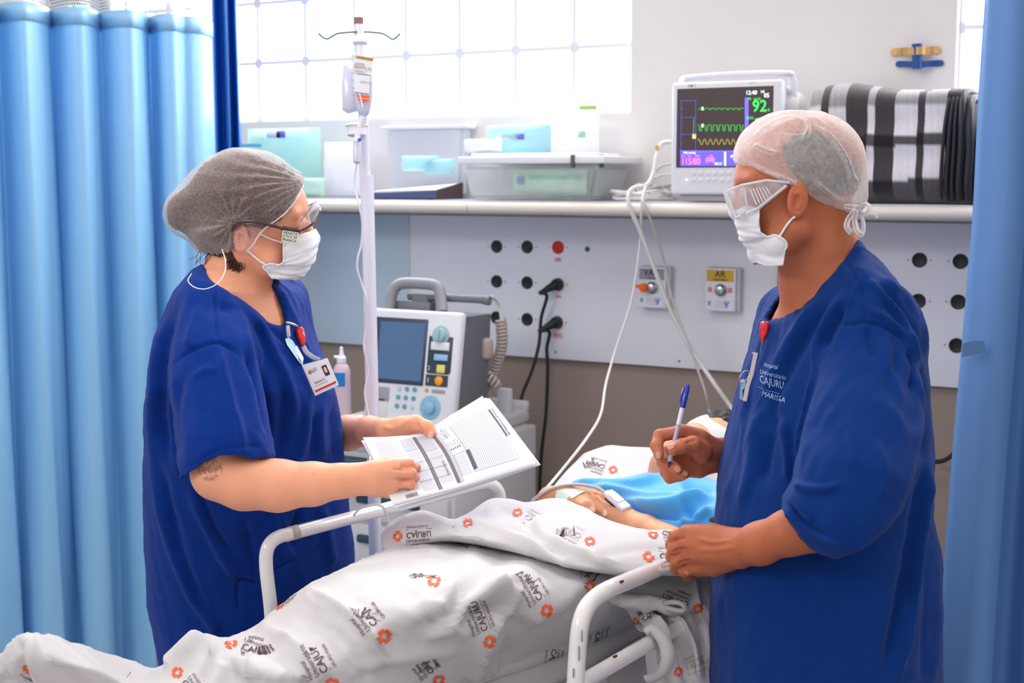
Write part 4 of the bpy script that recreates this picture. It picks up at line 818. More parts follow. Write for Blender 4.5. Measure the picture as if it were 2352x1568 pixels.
def multi(p, parts, k):
    d = None
    for f in parts:
        e = f(p) if callable(f) else finger(p, f); d = e if d is None else smin(d, e, k)
    return d
def skin_cols(V, base, red=None, blotch=.06, spots=()):
    c = np.array(lin(base)); n = sin_noise(V, 45, 5); C = np.tile(c, (len(V), 1)); C *= (1+blotch*n)[:, None]
    for (px, py, z, r, col, a) in spots:
        d = np.linalg.norm(V-P(px, py, z), axis=1); w = (a*np.exp(-(d/r)**2))[:, None]; C = C*(1-w)+np.array(lin(col))*w
    return C
SKW = mat('fair_skin', (236, 178, 152), .45, attr=True, bump=1, bscale=420, sss=.12, subr=(.010, .004, .002), spec=.4)
SKM = mat('tan_skin', (188, 122, 92), .5, attr=True, bump=1, bscale=420, sss=.08, subr=(.010, .004, .002), spec=.4)
NAILM = mat('nail', (240, 190, 176), .2, coat=.4)
SCR = mat('royal_blue_cotton', (1, 50, 138), .8, bump=1, bscale=900, sheen=.08, spec=.12, var=.05, vscale=9)
SCM = mat('royal_blue_gown_cotton', (3, 52, 126), .8, bump=1, bscale=900, sheen=.08, spec=.12, var=.06, vscale=9)
HAIRB = mat('dark_brown_hair', (84, 54, 42), .5, bump=5, bscale=130, var=.35, vscale=60, bstretch=(1, 1, 3))
HAIRG = mat('short_grey_hair', (54, 50, 50), .7, bump=4, bscale=300, var=.4, vscale=70)
CAPF = sheer('sheer_cap_film', (236, 230, 230), .02, .30, 330); CAPM = sheer('sheer_cap_film_white', (246, 240, 240), .42, .62, 90)
MASK = mat('mask_nonwoven', (236, 236, 244), .75, bump=1, bscale=500, sss=.1, subr=(.004, .004, .004))
LOOP = mat('white_elastic', (240, 240, 245), .7)
def filt(V, F, keepv):
    F = np.asarray(F); F = F[keepv[F].all(1)]; u = np.unique(F); mp = -np.ones(len(V), int); mp[u] = np.arange(len(u)); return V[u], mp[F]
def head_sdf(Z, side, cran, crr, face, fcr, tilt, jaw, chin, nose, brow, eye, ear, neck, earz=.076):
    ax = A3(tilt, side); c = lambda q, dz=0: P(q[0], q[1], Z+dz)
    def f(p):
        d = smin(s_ell(p, c(cran), ax, crr), s_ell(p, c(face), ax, fcr), .03)
        for s in (-1, 1): d = smin(d, s_chain(p, [c(jaw, s*.052), c(((jaw[0]+chin[0])/2, (jaw[1]+chin[1])/2+4), s*.040), c(chin, s*.012)], [.026, .024, .019], .01), .022)
        d = smin(d, s_chain(p, [c(nose[0]), c(nose[1])], [.008, .0125], .01), .012)
        for s in (-1, 1):
            d = smin(d, s_ball(p, c(nose[1], s*.011)-UP*.002-ax[0]*.004, .0075), .006)
            d = smin(d, s_cone(p, c(brow, s*.012), c(brow, s*.045)-ax[0]*.012, .009, .008), .014)
            d = smax(d, -s_ball(p, c(eye, s*.032)+ax[0]*.010, .017), .010)
            d = smin(d, s_ball(p, c(eye, s*.031)-ax[0]*.004, .0135), .003)
            e = c(ear, s*earz); ea = np.array([ax[0]*.94+ax[1]*.34, ax[1]*.94-ax[0]*.34, FW])
            er = smax(s_ell(p, e, ea, (.0165, .030, .010)), -s_ell(p, e+s*FW*.010-ea[1]*.001+ea[0]*.001, ea, (.0115, .0225, .0085)), .002)
            er = smin(er, smax(s_ell(p, e+s*FW*.004+ea[1]*.002, ea, (.0085, .018, .006)), -s_ell(p, e+s*FW*.010-ea[1]*.003+ea[0]*.003, ea, (.0065, .012, .009)), .002), .002)
            er = smin(er, s_ell(p, e+ea[0]*.009-ea[1]*.004-s*FW*.001, ea, (.0035, .006, .006)), .003)
            d = smin(d, er, .004)
        d = smin(d, s_chain(p, [P(*q[:3]) for q in neck], [q[3] for q in neck], .02), .025)
        return d
    return f
def body_obj(name_parent, V, F, m, cols, name='body'): return put(name, V, F, m, name_parent, True, cols=cols)
# ================================================================== WOMAN
WZ = 2.60
w_head = head_sdf(WZ, 1, (572, 462), (.097, .083, .074), (630, 505), (.064, .082, .060), 12, (566, 578), (664, 618), ((702, 512), (717, 548)), (692, 494), (697, 515), (551, 546),
                  [(548, 585, WZ, .053), (540, 640, WZ, .058), (528, 720, WZ+.01, .066), (520, 800, WZ+.03, .07)])
w_rows = [(604, 468, 520, 2.62, .05, .02), (622, 442, 600, 2.63, .09, .06), (645, 420, 652, 2.645, .13, .09), (670, 400, 684, 2.655, .15, .10), (700, 384, 698, 2.66, .155, .10), (760, 362, 716, 2.66, .15, .09), (810, 348, 738, 2.66, .15, .08), (850, 340, 755, 2.66, .15, .07), (900, 335, 771, 2.66, .15, .06), (950, 332, 781, 2.68, .15, .05), (1000, 330, 786, 2.70, .15, .05), (1060, 328, 791, 2.72, .15, .06), (1150, 328, 800, 2.76, .155, .06), (1250, 332, 812, 2.80, .16, .07), (1390, 336, 820, 2.84, .165, .07), (1480, 356, 824, 2.86, .165, .07), (1560, 372, 826, 2.87, .16, .07)]
w_torso = pix_stack(w_rows, 2.66, .15, 2.3)
slvW = [(468, 745, 2.51, .072), (492, 830, 2.475, .080), (502, 920, 2.45, .083), (515, 1010, 2.43, .086), (520, 1100, 2.42, .088)]
polyS = [(500, 640), (440, 660), (405, 740), (388, 830), (384, 900), (392, 980), (408, 1060), (410, 1105), (440, 1085), (470, 1062), (505, 1050), (540, 1045), (562, 1048), (576, 1053), (630, 1050), (622, 990), (606, 900), (590, 840), (575, 760), (560, 660)]
vW = [(462, 596), (480, 640), (505, 658), (540, 680), (578, 708), (612, 738), (646, 754), (658, 740), (650, 705), (634, 672), (612, 645), (606, 596)]
def px_poly(p, poly, z):
    x, y, _ = proj(p); return s_poly2(x, y, poly)*z/FPX
def w_cloth(p):
    d0 = w_torso(p); x, y, z = proj(p)
    sl = s_chain(p, [P(*q[:3]) for q in slvW], [q[3] for q in slvW], .03); sl = smax(sl, px_poly(p, polyS, 2.44), .008)
    sl = np.where(z > 2.62, np.maximum(sl, z-2.62), sl)
    hol = s_chain(p, [P(505, 985, 2.44), P(515, 1050, 2.425), P(522, 1150, 2.41)], [.055, .078, .086], .01); sl = smax(sl, -hol, .003)
    d = smin(d0, sl, .022)
    d = np.where((y > 985) & (sl < .02), np.minimum(np.minimum(d0, sl), d), d)
    fs = s_cone(p, P(648, 690, 2.79), P(660, 850, 2.80), .055, .06); d = smin(d, fs, .03)
    fl = smin(d, 9+0*d, 1); cut = np.maximum(px_poly(p, vW, 2.55), np.maximum(-fl-.035, z-2.74)); d = smax(d, -cut, .003)
    return d
lo, hi = pbox(310, 850, 590, 1590, 2.28, 2.95)
V, F = isomesh(w_cloth, lo, hi, .0042); V = relax(V, F, 1); N = vnormals(V, F)
def L(*a): return list(a)
fw = [
 # seams (pressed in)
 (L((492, 662), (494, 700), (497, 745), (500, 788)), -.0030, 4), (L((400, 838), (430, 812), (465, 795), (500, 788), (530, 800), (556, 820)), -.0035, 4), 
 (L((503, 790), (512, 850), (530, 920), (548, 985), (560, 1045)), .008, 11), (L((420, 860), (400, 930), (398, 1000), (405, 1060)), -.008, 12),
 (L((560, 800), (590, 860), (608, 930), (624, 1010)), -.010, 10), (L((545, 690), (600, 760), (640, 830), (668, 900), (680, 980)), .007, 11), (L((520, 690), (560, 745), (585, 800), (592, 850)), .007, 10), (L((500, 700), (540, 720), (575, 780)), -.006, 9),
 (L((590, 730), (640, 775), (685, 820), (712, 860)), -.005, 9), (L((570, 715), (620, 765), (665, 810), (700, 850)), .005, 9), (L((640, 660), (660, 700), (690, 770), (712, 830)), .006, 8), (L((665, 655), (690, 700), (712, 760), (735, 820)), -.005, 7), (L((680, 665), (700, 710), (722, 770)), .005, 6),
 (L((700, 900), (705, 960), (690, 1040), (665, 1060)), .006, 12), (L((660, 880), (650, 960), (640, 1040)), -.007, 14), (L((740, 920), (735, 990), (742, 1060)), .006, 10), (L((765, 930), (765, 1000), (772, 1060)), -.005, 8), (L((720, 940), (722, 1000), (715, 1060)), -.005, 9),
 (L((385, 720), (362, 800), (352, 900), (350, 1000), (352, 1100)), .006, 9), (L((400, 700), (376, 790), (368, 880), (372, 980), (385, 1070)), -.010, 11), (L((350, 1080), (372, 1180), (402, 1280), (440, 1370), (490, 1440), (505, 1480)), .007, 10), (L((366, 1060), (392, 1180), (420, 1280), (460, 1370)), -.007, 11),
 (L((430, 1110), (470, 1200), (520, 1290), (545, 1330)), .006, 11), (L((455, 1120), (490, 1210), (530, 1270)), -.006, 10), (L((640, 1175), (655, 1220), (665, 1290)), .006, 10), (L((690, 1160), (672, 1220), (660, 1260)), -.006, 9), (L((560, 1180), (575, 1260), (600, 1330)), -.005, 12), (L((740, 1160), (755, 1240), (765, 1300)), .005, 12),
 (L((545, 1335), (560, 1330), (598, 1344)), -.005, 4), (L((545, 1335), (545, 1375), (548, 1400)), -.004, 4), (L((630, 1310), (672, 1285)), -.004, 4), (L((770, 880), (780, 960), (786, 1040)), .004, 7),
 (L((410, 1088), (450, 1062), (500, 1034), (560, 1024), (624, 1028)), -.0022, 3.5), (L((440, 870), (470, 850), (500, 850)), .003, 8), (L((460, 700), (440, 760), (430, 800)), .005, 12)]
V = folds(V, N, fw); N = vnormals(V, F); V += N*(sin_noise(V, 20, 2)*.0018+sin_noise(V*np.array([1, 1, .25]), 62, 4)*.0020+sin_noise(V+.3*V[:, [2, 0, 1]], 95, 9)*.0006+.0032*crease(V*np.array([1, 1, .4]), 17, 31, .12))[:, None]
# frayed, flared hem at the back
woman = thing('person', 'person in royal blue scrubs with dark-framed glasses and a bun under the cap, holding papers', 'person', (*P(560, 1500, 2.7)[:2], 0))
WSC_V, WSC_F = V, F; scrW = put('scrub_top', V, F, SCR, woman); WB_ = bvh_of(V, F)
# skin
w_fore = [(470, 790, 2.50, .050), (490, 980, 2.43, .050), (503, 1085, 2.405, .047), (560, 1108, 2.40, .0465), (640, 1115, 2.40, .0440), (720, 1111, 2.405, .0365), (785, 1104, 2.41, .0285), (825, 1100, 2.415, .0250)]
w_handR = [[(822, 1088, 2.413, .017), (862, 1080, 2.41, .018), (905, 1068, 2.413, .0125)], [(822, 1096, 2.41, .018), (866, 1094, 2.405, .018), (908, 1088, 2.406, .0125)], [(822, 1104, 2.413, .018), (864, 1108, 2.407, .017), (905, 1110, 2.408, .0120)], [(820, 1112, 2.416, .016), (860, 1122, 2.413, .015), (896, 1128, 2.416, .0110)]]
w_fing = [[(903, 1066, 2.416, .0098), (940, 1064, 2.417, .0088), (949, 1073, 2.440, .0080), (943, 1081, 2.452, .0072)], [(906, 1088, 2.407, .0100), (946, 1087, 2.408, .0090), (953, 1096, 2.434, .0082), (942, 1103, 2.448, .0073)], [(903, 1111, 2.409, .0098), (942, 1111, 2.412, .0088), (945, 1120, 2.437, .0080), (932, 1124, 2.450, .0072)], [(894, 1132, 2.418, .0086), (926, 1134, 2.424, .0078), (938, 1133, 2.440, .0070), (924, 1131, 2.452, .0062)]]
w_thumb = [(835, 1080, 2.430, .015), (885, 1066, 2.452, .0125), (935, 1068, 2.456, .0100), (958, 1073, 2.456, .0075)]
w_foreL = [(655, 760, 2.86, .046), (690, 960, 2.86, .043), (740, 1000, 2.90, .036), (800, 994, 2.80, .034), (850, 990, 2.71, .028), (888, 987, 2.62, .0225)]
w_handL = [[(885, 984, 2.598, .018), (920, 980, 2.590, .020), (950, 974, 2.580, .0165)], [(885, 992, 2.605, .018), (925, 996, 2.605, .019), (955, 1000, 2.61, .015)]]
w_thL = [(925, 980, 2.585, .018), (955, 972, 2.570, .0155), (982, 981, 2.560, .0122), (990, 996, 2.556, .0105), (985, 1007, 2.553, .0078)]
w_fL = [[(930, 985, 2.60, .012), (975, 985, 2.615, .0105), (1010, 1000, 2.612, .009), (1025, 1012, 2.603, .008)], [(930, 996, 2.61, .012), (980, 1002, 2.62, .0105), (1020, 1018, 2.61, .009), (1035, 1028, 2.60, .008)], [(925, 1003, 2.612, .012), (975, 1018, 2.62, .0100), (1010, 1034, 2.60, .009)]]
def w_skin(p):
    d = w_head(p); x, y, z = proj(p)
    ch = w_torso(p)+np.where(y > 790, .03, .012); ch = np.maximum(ch, (y-1500)*2.66/FPX); d = smin(d, ch, .03)
    a = finger(p, w_fore, .016); h = multi(p, w_handR, .012); hf = h
    for f in w_fing: hf = np.minimum(hf, smin(h, finger(p, f, .004), .004)) if False else smin(hf, finger(p, f, .004), .0035)
    hf = smin(hf, finger(p, w_thumb, .004), .006); a = smin(a, hf, .012)
    b = finger(p, w_foreL, .016); h2 = multi(p, w_handL, .014); h2 = smin(h2, finger(p, w_thL, .005), .006)
    for f in w_fL: h2 = smin(h2, finger(p, f, .004), .0035)
    b = smin(b, h2, .012)
    return smin(smin(d, a, .012), b, .012)
lo, hi = pbox(320, 1060, 330, 1510, 2.3, 2.92)
V, F = isomesh(w_skin, lo, hi, .0024); V = relax(V, F, 1, .4)
# creases on the hands
N = vnormals(V, F); V = folds(V, N, [(L((898, 1076), (925, 1078), (945, 1077)), -.002, 2.5), (L((900, 1099), (925, 1101), (946, 1100)), -.002, 2.5), (L((896, 1121), (920, 1123), (940, 1123)), -.002, 2.5), (L((958, 968), (965, 985), (972, 993)), -.0022, 2.5), (L((905, 985), (930, 970), (950, 965)), .002, 6), (L((880, 980), (905, 984)), .002, 5)])
x, y, z = proj(V)
C = skin_cols(V, (238, 168, 134), spots=[(551, 546, 2.52, .03, (224, 140, 130), .6), (948, 1090, 2.41, .03, (226, 130, 112), .45), (962, 1073, 2.45, .012, (224, 110, 100), .6), (985, 1005, 2.55, .018, (224, 120, 105), .5), (660, 560, 2.55, .05, (226, 150, 128), .3), (560, 1120, 2.36, .07, (232, 160, 130), .35), (722, 1086, 2.37, .0018, (120, 70, 55), .9), (500, 1170, 2.3, .04, (230, 150, 120), .3)])
# tattoo on the upper arm just under the sleeve
tx, ty = x, y; tm = np.clip(1-np.hypot((tx-482)/34, (ty-1078)/30), 0, 1); tn = sin_noise(np.stack([tx, ty, 0*tx], 1), .22, 8)+.7*sin_noise(np.stack([tx, ty, 0*tx], 1), .45, 9)
tk = np.clip((tm-.08)*6, 0, 1)*np.clip((tn+.15)*3.5, 0, 1)*(z < 2.45)*.62; C = C*(1-tk[:, None])+np.array(lin((74, 62, 66)))*tk[:, None]
eyes = np.exp(-(np.linalg.norm(V-P(712, 492, 2.57), axis=1)/.012)**2)*.7; C = C*(1-eyes[:, None])+np.array(lin((96, 62, 48)))*eyes[:, None]
bodyW = body_obj(woman, V, F, SKW, C); WBB = bvh_of(V, F)
def nail(bv, x, y, dx, dy, w_, l_, par, lift=.0006):
    c = hit(bv, x, y); 
    if c is None: return
    n = hitn(bv, x, y); t_ = RT*dx-UP*dy; t_ -= n*(t_@n); t_ /= np.linalg.norm(t_); s_ = np.cross(n, t_); G = []
    for u in np.linspace(-1, 1, 7):
        G.append([c+t_*l_*u+s_*w_*v*math.sqrt(max(0, 1-(abs(u)**2.6)*.75))+n*(lift-.0016*v*v*w_/.006) for v in np.linspace(-1, 1, 7)])
    m = M(); m.grid(G, thick=.0008); m.out('nail', NAILM, par, smooth=True)
nail(WBB, 989, 1000, -.2, 1, .0052, .0075, bodyW)
eyeb = M(); eyeb.lathe(P(700, 514, WZ-.031)+RT*.004, RT*.9-UP*.2-FW*.3, [(.004, .0095), (.0035, .0100), (0, .0102)], 14); eyeb.out('iris', mat('brown_iris', (70, 45, 35), .2), bodyW)
# legs and shoes below the bed
def w_legs(p):
    d = None
    for s in (0, 1):
        a = P(560+s*40, 1500, 2.80+.14*s); b = a.copy(); b[2] = .10; e = s_cone(p, a, b, .10, .07); d = e if d is None else np.minimum(d, e)
    return np.maximum(d, .09-p[:, 2])
def legs(par, fn, tops, mt_):
    q = np.array(tops); lo, hi = q.min(0)-.14, q.max(0)+.14; lo[2] = .05; hi[2] = q[:, 2].max()+.05
    V, F = isomesh(fn, lo, hi, .012); put('trousers', V, F, mt_, par)
    for a in tops:
        m = M(); m.lathe(np.array([a[0], a[1], 0]), (0, 0, 1), [(.055, 0), (.058, .02), (.052, .06), (.045, .10)], 18); m.box((a[0]+.0, a[1], .03), (.10, .10, .06), bev=.02); m.out('shoe', MT['black'], par)
legs(woman, w_legs, [P(560, 1500, 2.80), P(600, 1500, 2.94)], SCR)
# hair
def w_hair(p):
    d = smin(w_head(p)-.007, s_ell(p, P(560, 462, WZ), A3(12), (.103, .090, .081)), .02); d = smin(d, s_ell(p, P(428, 487, WZ), A3(-25), (.040, .037, .040)), .035)
    d = smin(d, s_ell(p, P(500, 530, WZ), A3(0), (.05, .045, .066)), .03)
    hp = [(380, 400), (470, 330), (600, 330), (720, 390), (698, 420), (672, 470), (640, 508), (606, 526), (560, 512), (534, 530), (536, 570), (505, 590), (450, 575), (385, 520)]
    return smax(d, px_poly(p, hp, WZ), .004)
lo, hi = pbox(360, 740, 330, 630, 2.46, 2.74)
V, F = isomesh(w_hair, lo, hi, .003); V = relax(V, F, 1); N = vnormals(V, F)
x, y, z = proj(V); ang = np.arctan2(y-500, x-470); V = V+N*(.0012*np.sin(ang*60+6*sin_noise(V, 12, 1))+.0015*sin_noise(V, 70, 3))[:, None]; put('hair', V, F, HAIRB, woman)
m = M(); rr = random.Random(3)
for k in range(110):
    x0_ = rr.uniform(520, 556); m.tube(crom([P(x0_, 572, 2.535), P(x0_+rr.uniform(-2, 6), 590, 2.531), P(x0_+rr.uniform(-4, 12), 606, 2.535+rr.uniform(-.004, .006)), P(x0_+rr.uniform(-6, 10), rr.uniform(610, 628), 2.538)], 4), [.0005]*12+[.0002], 4)
m.out('loose_hair', HAIRB, woman, smooth=True); m = M()
for k in range(14):
    x0_ = rr.uniform(455, 490); m.tube(crom([P(x0_, 575, 2.56), P(x0_-rr.uniform(2, 14), 588, 2.56), P(x0_-rr.uniform(0, 24), rr.uniform(594, 616), 2.56)], 4), .0004, 4)
m.out('loose_hair', HAIRB, woman, smooth=True)
# bouffant cap
def w_cap(p):
    d = smin(w_head(p)-.011, s_ell(p, P(562, 460, WZ), A3(12), (.108, .093, .087)), .03); d = smin(d, s_ell(p, P(430, 490, WZ), A3(-25), (.046, .042, .045)), .06)
    d = smin(d, s_ell(p, P(520, 545, WZ), A3(0), (.058, .036, .088)), .03); return d
V, F = isomesh(w_cap, lo-.02, hi+.02, .0028); x, y, z = proj(V)
cp_ = [(350, 560), (350, 300), (760, 300), (703, 405), (697, 425), (684, 452), (668, 476), (648, 496), (622, 514), (606, 528), (592, 545), (580, 562), (566, 578), (540, 578), (500, 586), (462, 584), (420, 566)]
kp = s_poly2(x, y+1.5*np.sin(x*.5), cp_) < 0; V, F = filt(V, F, kp); N = vnormals(V, F); x, y, z = proj(V)
ang = np.arctan2(y-415, x-712); rad = np.hypot(x-712, y-415); g1 = np.exp(-rad/130)*np.sin(ang*34+2*sin_noise(V, 14, 2))
a2 = np.arctan2(y-512, x-535); r2 = np.hypot(x-535, y-512); g2 = np.exp(-r2/55)*np.sin(a2*16)
V = V+N*(.0042*g1+.003*g2+.0012*sin_noise(V, 40, 6))[:, None]; capW = put('surgical_cap', V, F, CAPF, woman)
m = M(); 
for sg in (-1, 1):
    q = [(697, 425), (684, 452), (668, 476), (648, 496), (622, 514), (606, 528), (592, 545), (580, 562), (566, 578)]
    m.tube(crom([P(a+1.2*math.sin(i*2), b, WZ+sg*np.interp(i, [0, 3, 8], [.050, .072, .086])) for i, (a, b) in enumerate(q)], 8), .0016, 8)
m.out('cap_elastic', sheer('cap_elastic_band', (244, 242, 246), .75, 1), woman, smooth=True)
# mask
def conform(G, fn, gap):
    sh_ = G.shape; V = G.reshape(-1, 3).copy()
    for _ in range(6):
        d = fn(V); e = 1e-3; g = np.stack([fn(V+e*k)-d for k in np.eye(3)], 1)/e; g /= np.linalg.norm(g, axis=1)[:, None]+1e-9; V += g*np.clip(gap-d, 0, .02)[:, None]
    return V.reshape(sh_)
def mask_obj(par, rows, Z, near, far, label=None, loops=(), fn=None):
    G = []
    for r in rows:
        (nx_, ny_), (mx_, my_), (fx_, fy_) = r; G.append([P(nx_, ny_, Z-near), P(mx_, my_, Z-near*.78), P(mx_*.3+fx_*.7, my_*.3+fy_*.7, Z-near*.5), P(fx_, fy_, Z), P((mx_+2*fx_)/3, (my_+2*fy_)/3, Z+near*.42), P(mx_, my_, Z+near*.72), P(nx_, ny_, Z+near)])
    G = rowspline(G, 8, 6); N_ = np.cross(np.gradient(G, axis=0), np.gradient(G, axis=1)); N_ /= np.linalg.norm(N_, axis=2)[..., None]; sg = np.sign((N_@(-FW))[:, :12].mean()); n_ = G.shape[0]
    t_ = np.linspace(0, 1, n_)[:, None]; G = G+N_*sg*(.0022*((t_*3.6) % 1)*(t_ > .1)*(t_ < .95)+.0008*np.sin(t_*40+np.arange(G.shape[1])[None]*.4))[..., None]
    if fn is not None: G = conform(G, fn, .0035)
    m = M(); m.grid(G, thick=.0012*sg); o = m.out('face_mask', MASK, par, smooth=True, label=label)
    for s in (0, -1):
        m = M(); m.tube(G[:, s], .0018, 6); m.out('edge_seam', MASK, o, smooth=True)
    for q in loops:
        m = M(); m.tube(crom([np.array(a) for a in q], 8), .0017, 8); m.out('ear_loop', LOOP, o, smooth=True)
    return o
mask_obj(woman, [((652, 556), (690, 538), (720, 528)), ((651, 575), (698, 556), (730, 550)), ((651, 600), (703, 585), (729, 572)), ((640, 606), (694, 606), (722, 598)), ((607, 607), (672, 619), (708, 620)), ((614, 624), (664, 632), (694, 634)), ((626, 640), (650, 643), (676, 641))], WZ, .060, .06, fn=w_head,
         loops=([hit(WBB, a, b, .003) for a, b in ((650, 557), (635, 552), (620, 547), (606, 540), (596, 536))], [hit(WBB, a, b, .003) for a, b in ((609, 606), (598, 600), (586, 591), (574, 581), (566, 575))]))
m = M(); m.tube(crom([P(510, 572, 2.495), P(518, 600, 2.48), P(516, 625, 2.46), P(500, 650, 2.44), P(474, 663, 2.43), P(448, 660, 2.44), P(432, 645, 2.46), P(440, 628, 2.50)], 8), .0010, 6); m.out('loose_elastic', LOOP, woman, smooth=True)
# glasses
gl = M(); BR = mat('dark_brown_frame', (52, 34, 34), .25, coat=.4)
gl.tube(crom([P(534, 530, 2.500), P(536, 518, 2.497), P(545, 511, 2.496), P(570, 508, 2.498), P(600, 512, 2.504), P(640, 522, 2.525), P(650, 525, 2.530)], 8), .0022, 8, flat=1.5)
gl.tube(crom([P(648, 524, 2.531), P(668, 529, 2.534), P(688, 531, 2.538)], 6), .0034, 8, flat=1.5)
gl.tube(crom([P(686, 531, 2.538), P(706, 522, 2.547), P(722, 508, 2.562), P(732, 492, 2.585), P(735, 482, 2.60), P(733, 478, 2.63), P(716, 490, 2.66)], 8), .0021, 8)
gl.tube(crom([P(688, 531, 2.675), P(650, 525, 2.682), P(600, 512, 2.69)], 6), .0022, 8)
glo = gl.out('safety_glasses', BR, woman, smooth=True, label='dark-framed safety glasses')
m = M(); rows = [[P(690, 508, 2.54), P(708, 484, 2.551), P(720, 466, 2.565), P(727, 462, 2.60), P(716, 468, 2.64), P(698, 480, 2.665)], [P(690, 520, 2.54), P(710, 504, 2.549), P(727, 486, 2.563), P(735, 474, 2.60), P(726, 480, 2.64), P(705, 492, 2.665)], [P(688, 530, 2.538), P(706, 521, 2.547), P(722, 507, 2.562), P(734, 484, 2.60), P(733, 479, 2.63), P(712, 492, 2.662)]]
CLR = sheer('clear_lens', (226, 232, 240), .10, .22, 20); m.grid(rowspline(rows, 5, 6)); m.out('lens', CLR, glo, smooth=True)
m = M(); m.tube(crom([rows[0][i] for i in range(6)], 6), .0011, 6); m.out('top_rim', mat('smoke_rim', (130, 126, 130), .25), glo, smooth=True)
m = M(); o_, xx_, yy_, nn_ = frame_at(P(666, 544, 2.524), RT*.98-UP*.16, UP)
m.box(o_, (.030, .021, .0006), (xx_, yy_, nn_), mi=0)
for i, s in enumerate(('RENATA', 'CTCC 07', 'FRANCA')): write(m, s, .0068, o_+yy_*(.0066-.0066*i), xx_, yy_, 1, .01, lift=.0007)
m.out('name_sticker', [mat('sage_sticker', (206, 216, 200), .6), mat('dark_red_ink', (96, 40, 50), .6)], glo)
# badges
def on(b, x, y, lift=.004): return hit(b, x, y, lift)
REDR = mat('red_badge_reel', (226, 22, 24), .15, coat=.7); CV = mat('clear_vinyl', (226, 232, 240), .15, alpha=.55, spec=.8)
bd = thing('name_badge', 'white ID card with red stripe hanging from a red reel on the blue scrubs', 'badge', on(WB_, 735, 866))
m = M(); q = [on(WB_, x, y, .008) for x, y in ((683, 752), (685, 765), (688, 778), (691, 790), (693, 796))]; m.tube(crom(q, 5), list(np.interp(np.linspace(0, 1, 21), [0, .15, .5, .8, 1], [.004, .0085, .0085, .005, .003])), 16, flat=.8); m.out('reel', REDR, bd, smooth=True)
m = M(); m.tube(crom([on(WB_, 655, 746, .005), on(WB_, 664, 748, .008), on(WB_, 677, 751, .008)], 5), .0028, 8); m.out('strap_clip', MT['metal'], bd, smooth=True)
m = M(); m.tube(crom([on(WB_, 693, 797, .006), on(WB_, 700, 810, .007), on(WB_, 710, 820, .008), on(WB_, 722, 830, .01)], 5), .0024, 8, flat=2.2); m.out('vinyl_strap', CV, bd, smooth=True)
qd = [(693, 838), (752, 822), (778, 884), (724, 909)]; zz = [(hit(WB_, a, b)-CAM)@FW if hit(WB_, a, b) is not None else 2.6 for a, b in qd]; zb_ = min(zz)-.008; zz = [zb_-.002, zb_+.006, zb_+.006, zb_]
cq = [P(a, b, z_) for (a, b), z_ in zip(qd, zz)]; m = M(); m.prism(cq, FW*.002); m.out('card_holder', mat('white_vinyl', (238, 240, 246), .3), bd)
o_, xx_, yy_, nn_ = frame_at((cq[0]+cq[2])/2, cq[2]-cq[3], cq[0]-cq[3]); wc, hc = np.linalg.norm(cq[2]-cq[3]), np.linalg.norm(cq[0]-cq[3])
if nn_@FW > 0: nn_ = -nn_
m = M()
def cr(cx_, cy_, w_, h_, k, up=.0008): m.box(o_+xx_*cx_*wc+yy_*cy_*hc+nn_*up, (wc*w_, hc*h_, .0003), (xx_, yy_, nn_), mi=k)
cr(0, -.02, .9, .82, 0); cr(0, -.38, .88, .055, 1, .0014); cr(.27, .06, .20, .32, 2, .0014)
for k, (u, v) in enumerate(((.0, .05), (.05, 0), (0, -.05), (-.05, 0))): cr(-.32+u*.8, .20+v*.8, .05, .04, 1, .0014)
write(m, 'Hospital', .0042, o_+xx_*wc*-.16+yy_*hc*.25, xx_, yy_, 3, lift=.0018); write(m, 'Cajuru', .0052, o_+xx_*wc*-.16+yy_*hc*.19, xx_, yy_, 3, .02, lift=.0018); write(m, 'RENATA', .0056, o_+xx_*wc*-.12-yy_*hc*.16, xx_, yy_, 3, .03, lift=.0018); write(m, 'T\u00c9C. ENFERMAGEM', .0030, o_+xx_*wc*-.1-yy_*hc*.25, xx_, yy_, 3, lift=.0018)
a_ = np.linspace(0, 2*np.pi, 20, endpoint=False); cf = o_+xx_*wc*.27+yy_*hc*.075+nn_*.0017; m.prism([cf+xx_*wc*.055*math.cos(t_)+yy_*hc*.10*math.sin(t_) for t_ in a_], nn_*.0002, mi=4)
m.out('id_card', [mat('card_white', (243, 244, 250), .35), mat('card_red', (214, 28, 46), .4), mat('photo_dark', (60, 44, 44), .5), mat('card_print', (96, 92, 104), .6), mat('photo_skin', (232, 196, 184), .5)], bd)
b2_ = thing('name_badge', 'pale blue tag card hanging beside the red reel on the scrub neckline', 'badge', on(WB_, 674, 800))
m = M(); m.tube(crom([on(WB_, 657, 750, .005), on(WB_, 657, 762, .007), on(WB_, 659, 774, .006)], 4), .0038, 8, flat=.5); m.out('vinyl_strap', CV, b2_, smooth=True)
for k, (q, mt_, nm, lf) in enumerate((([(653, 778), (660, 774), (670, 784), (695, 826), (691, 839), (685, 833), (656, 795)], mat('pale_blue_card', (176, 214, 236), .4), 'blue_tag', .004), ([(669, 800), (676, 794), (694, 823), (688, 832)], mat('tag_paper', (222, 228, 240), .5), 'paper_tag', .0065))):
    c = [on(WB_, a, b, lf) for a, b in q]; m = M(); m.prism(c, -FW*.0008); m.out(nm, mt_, b2_)
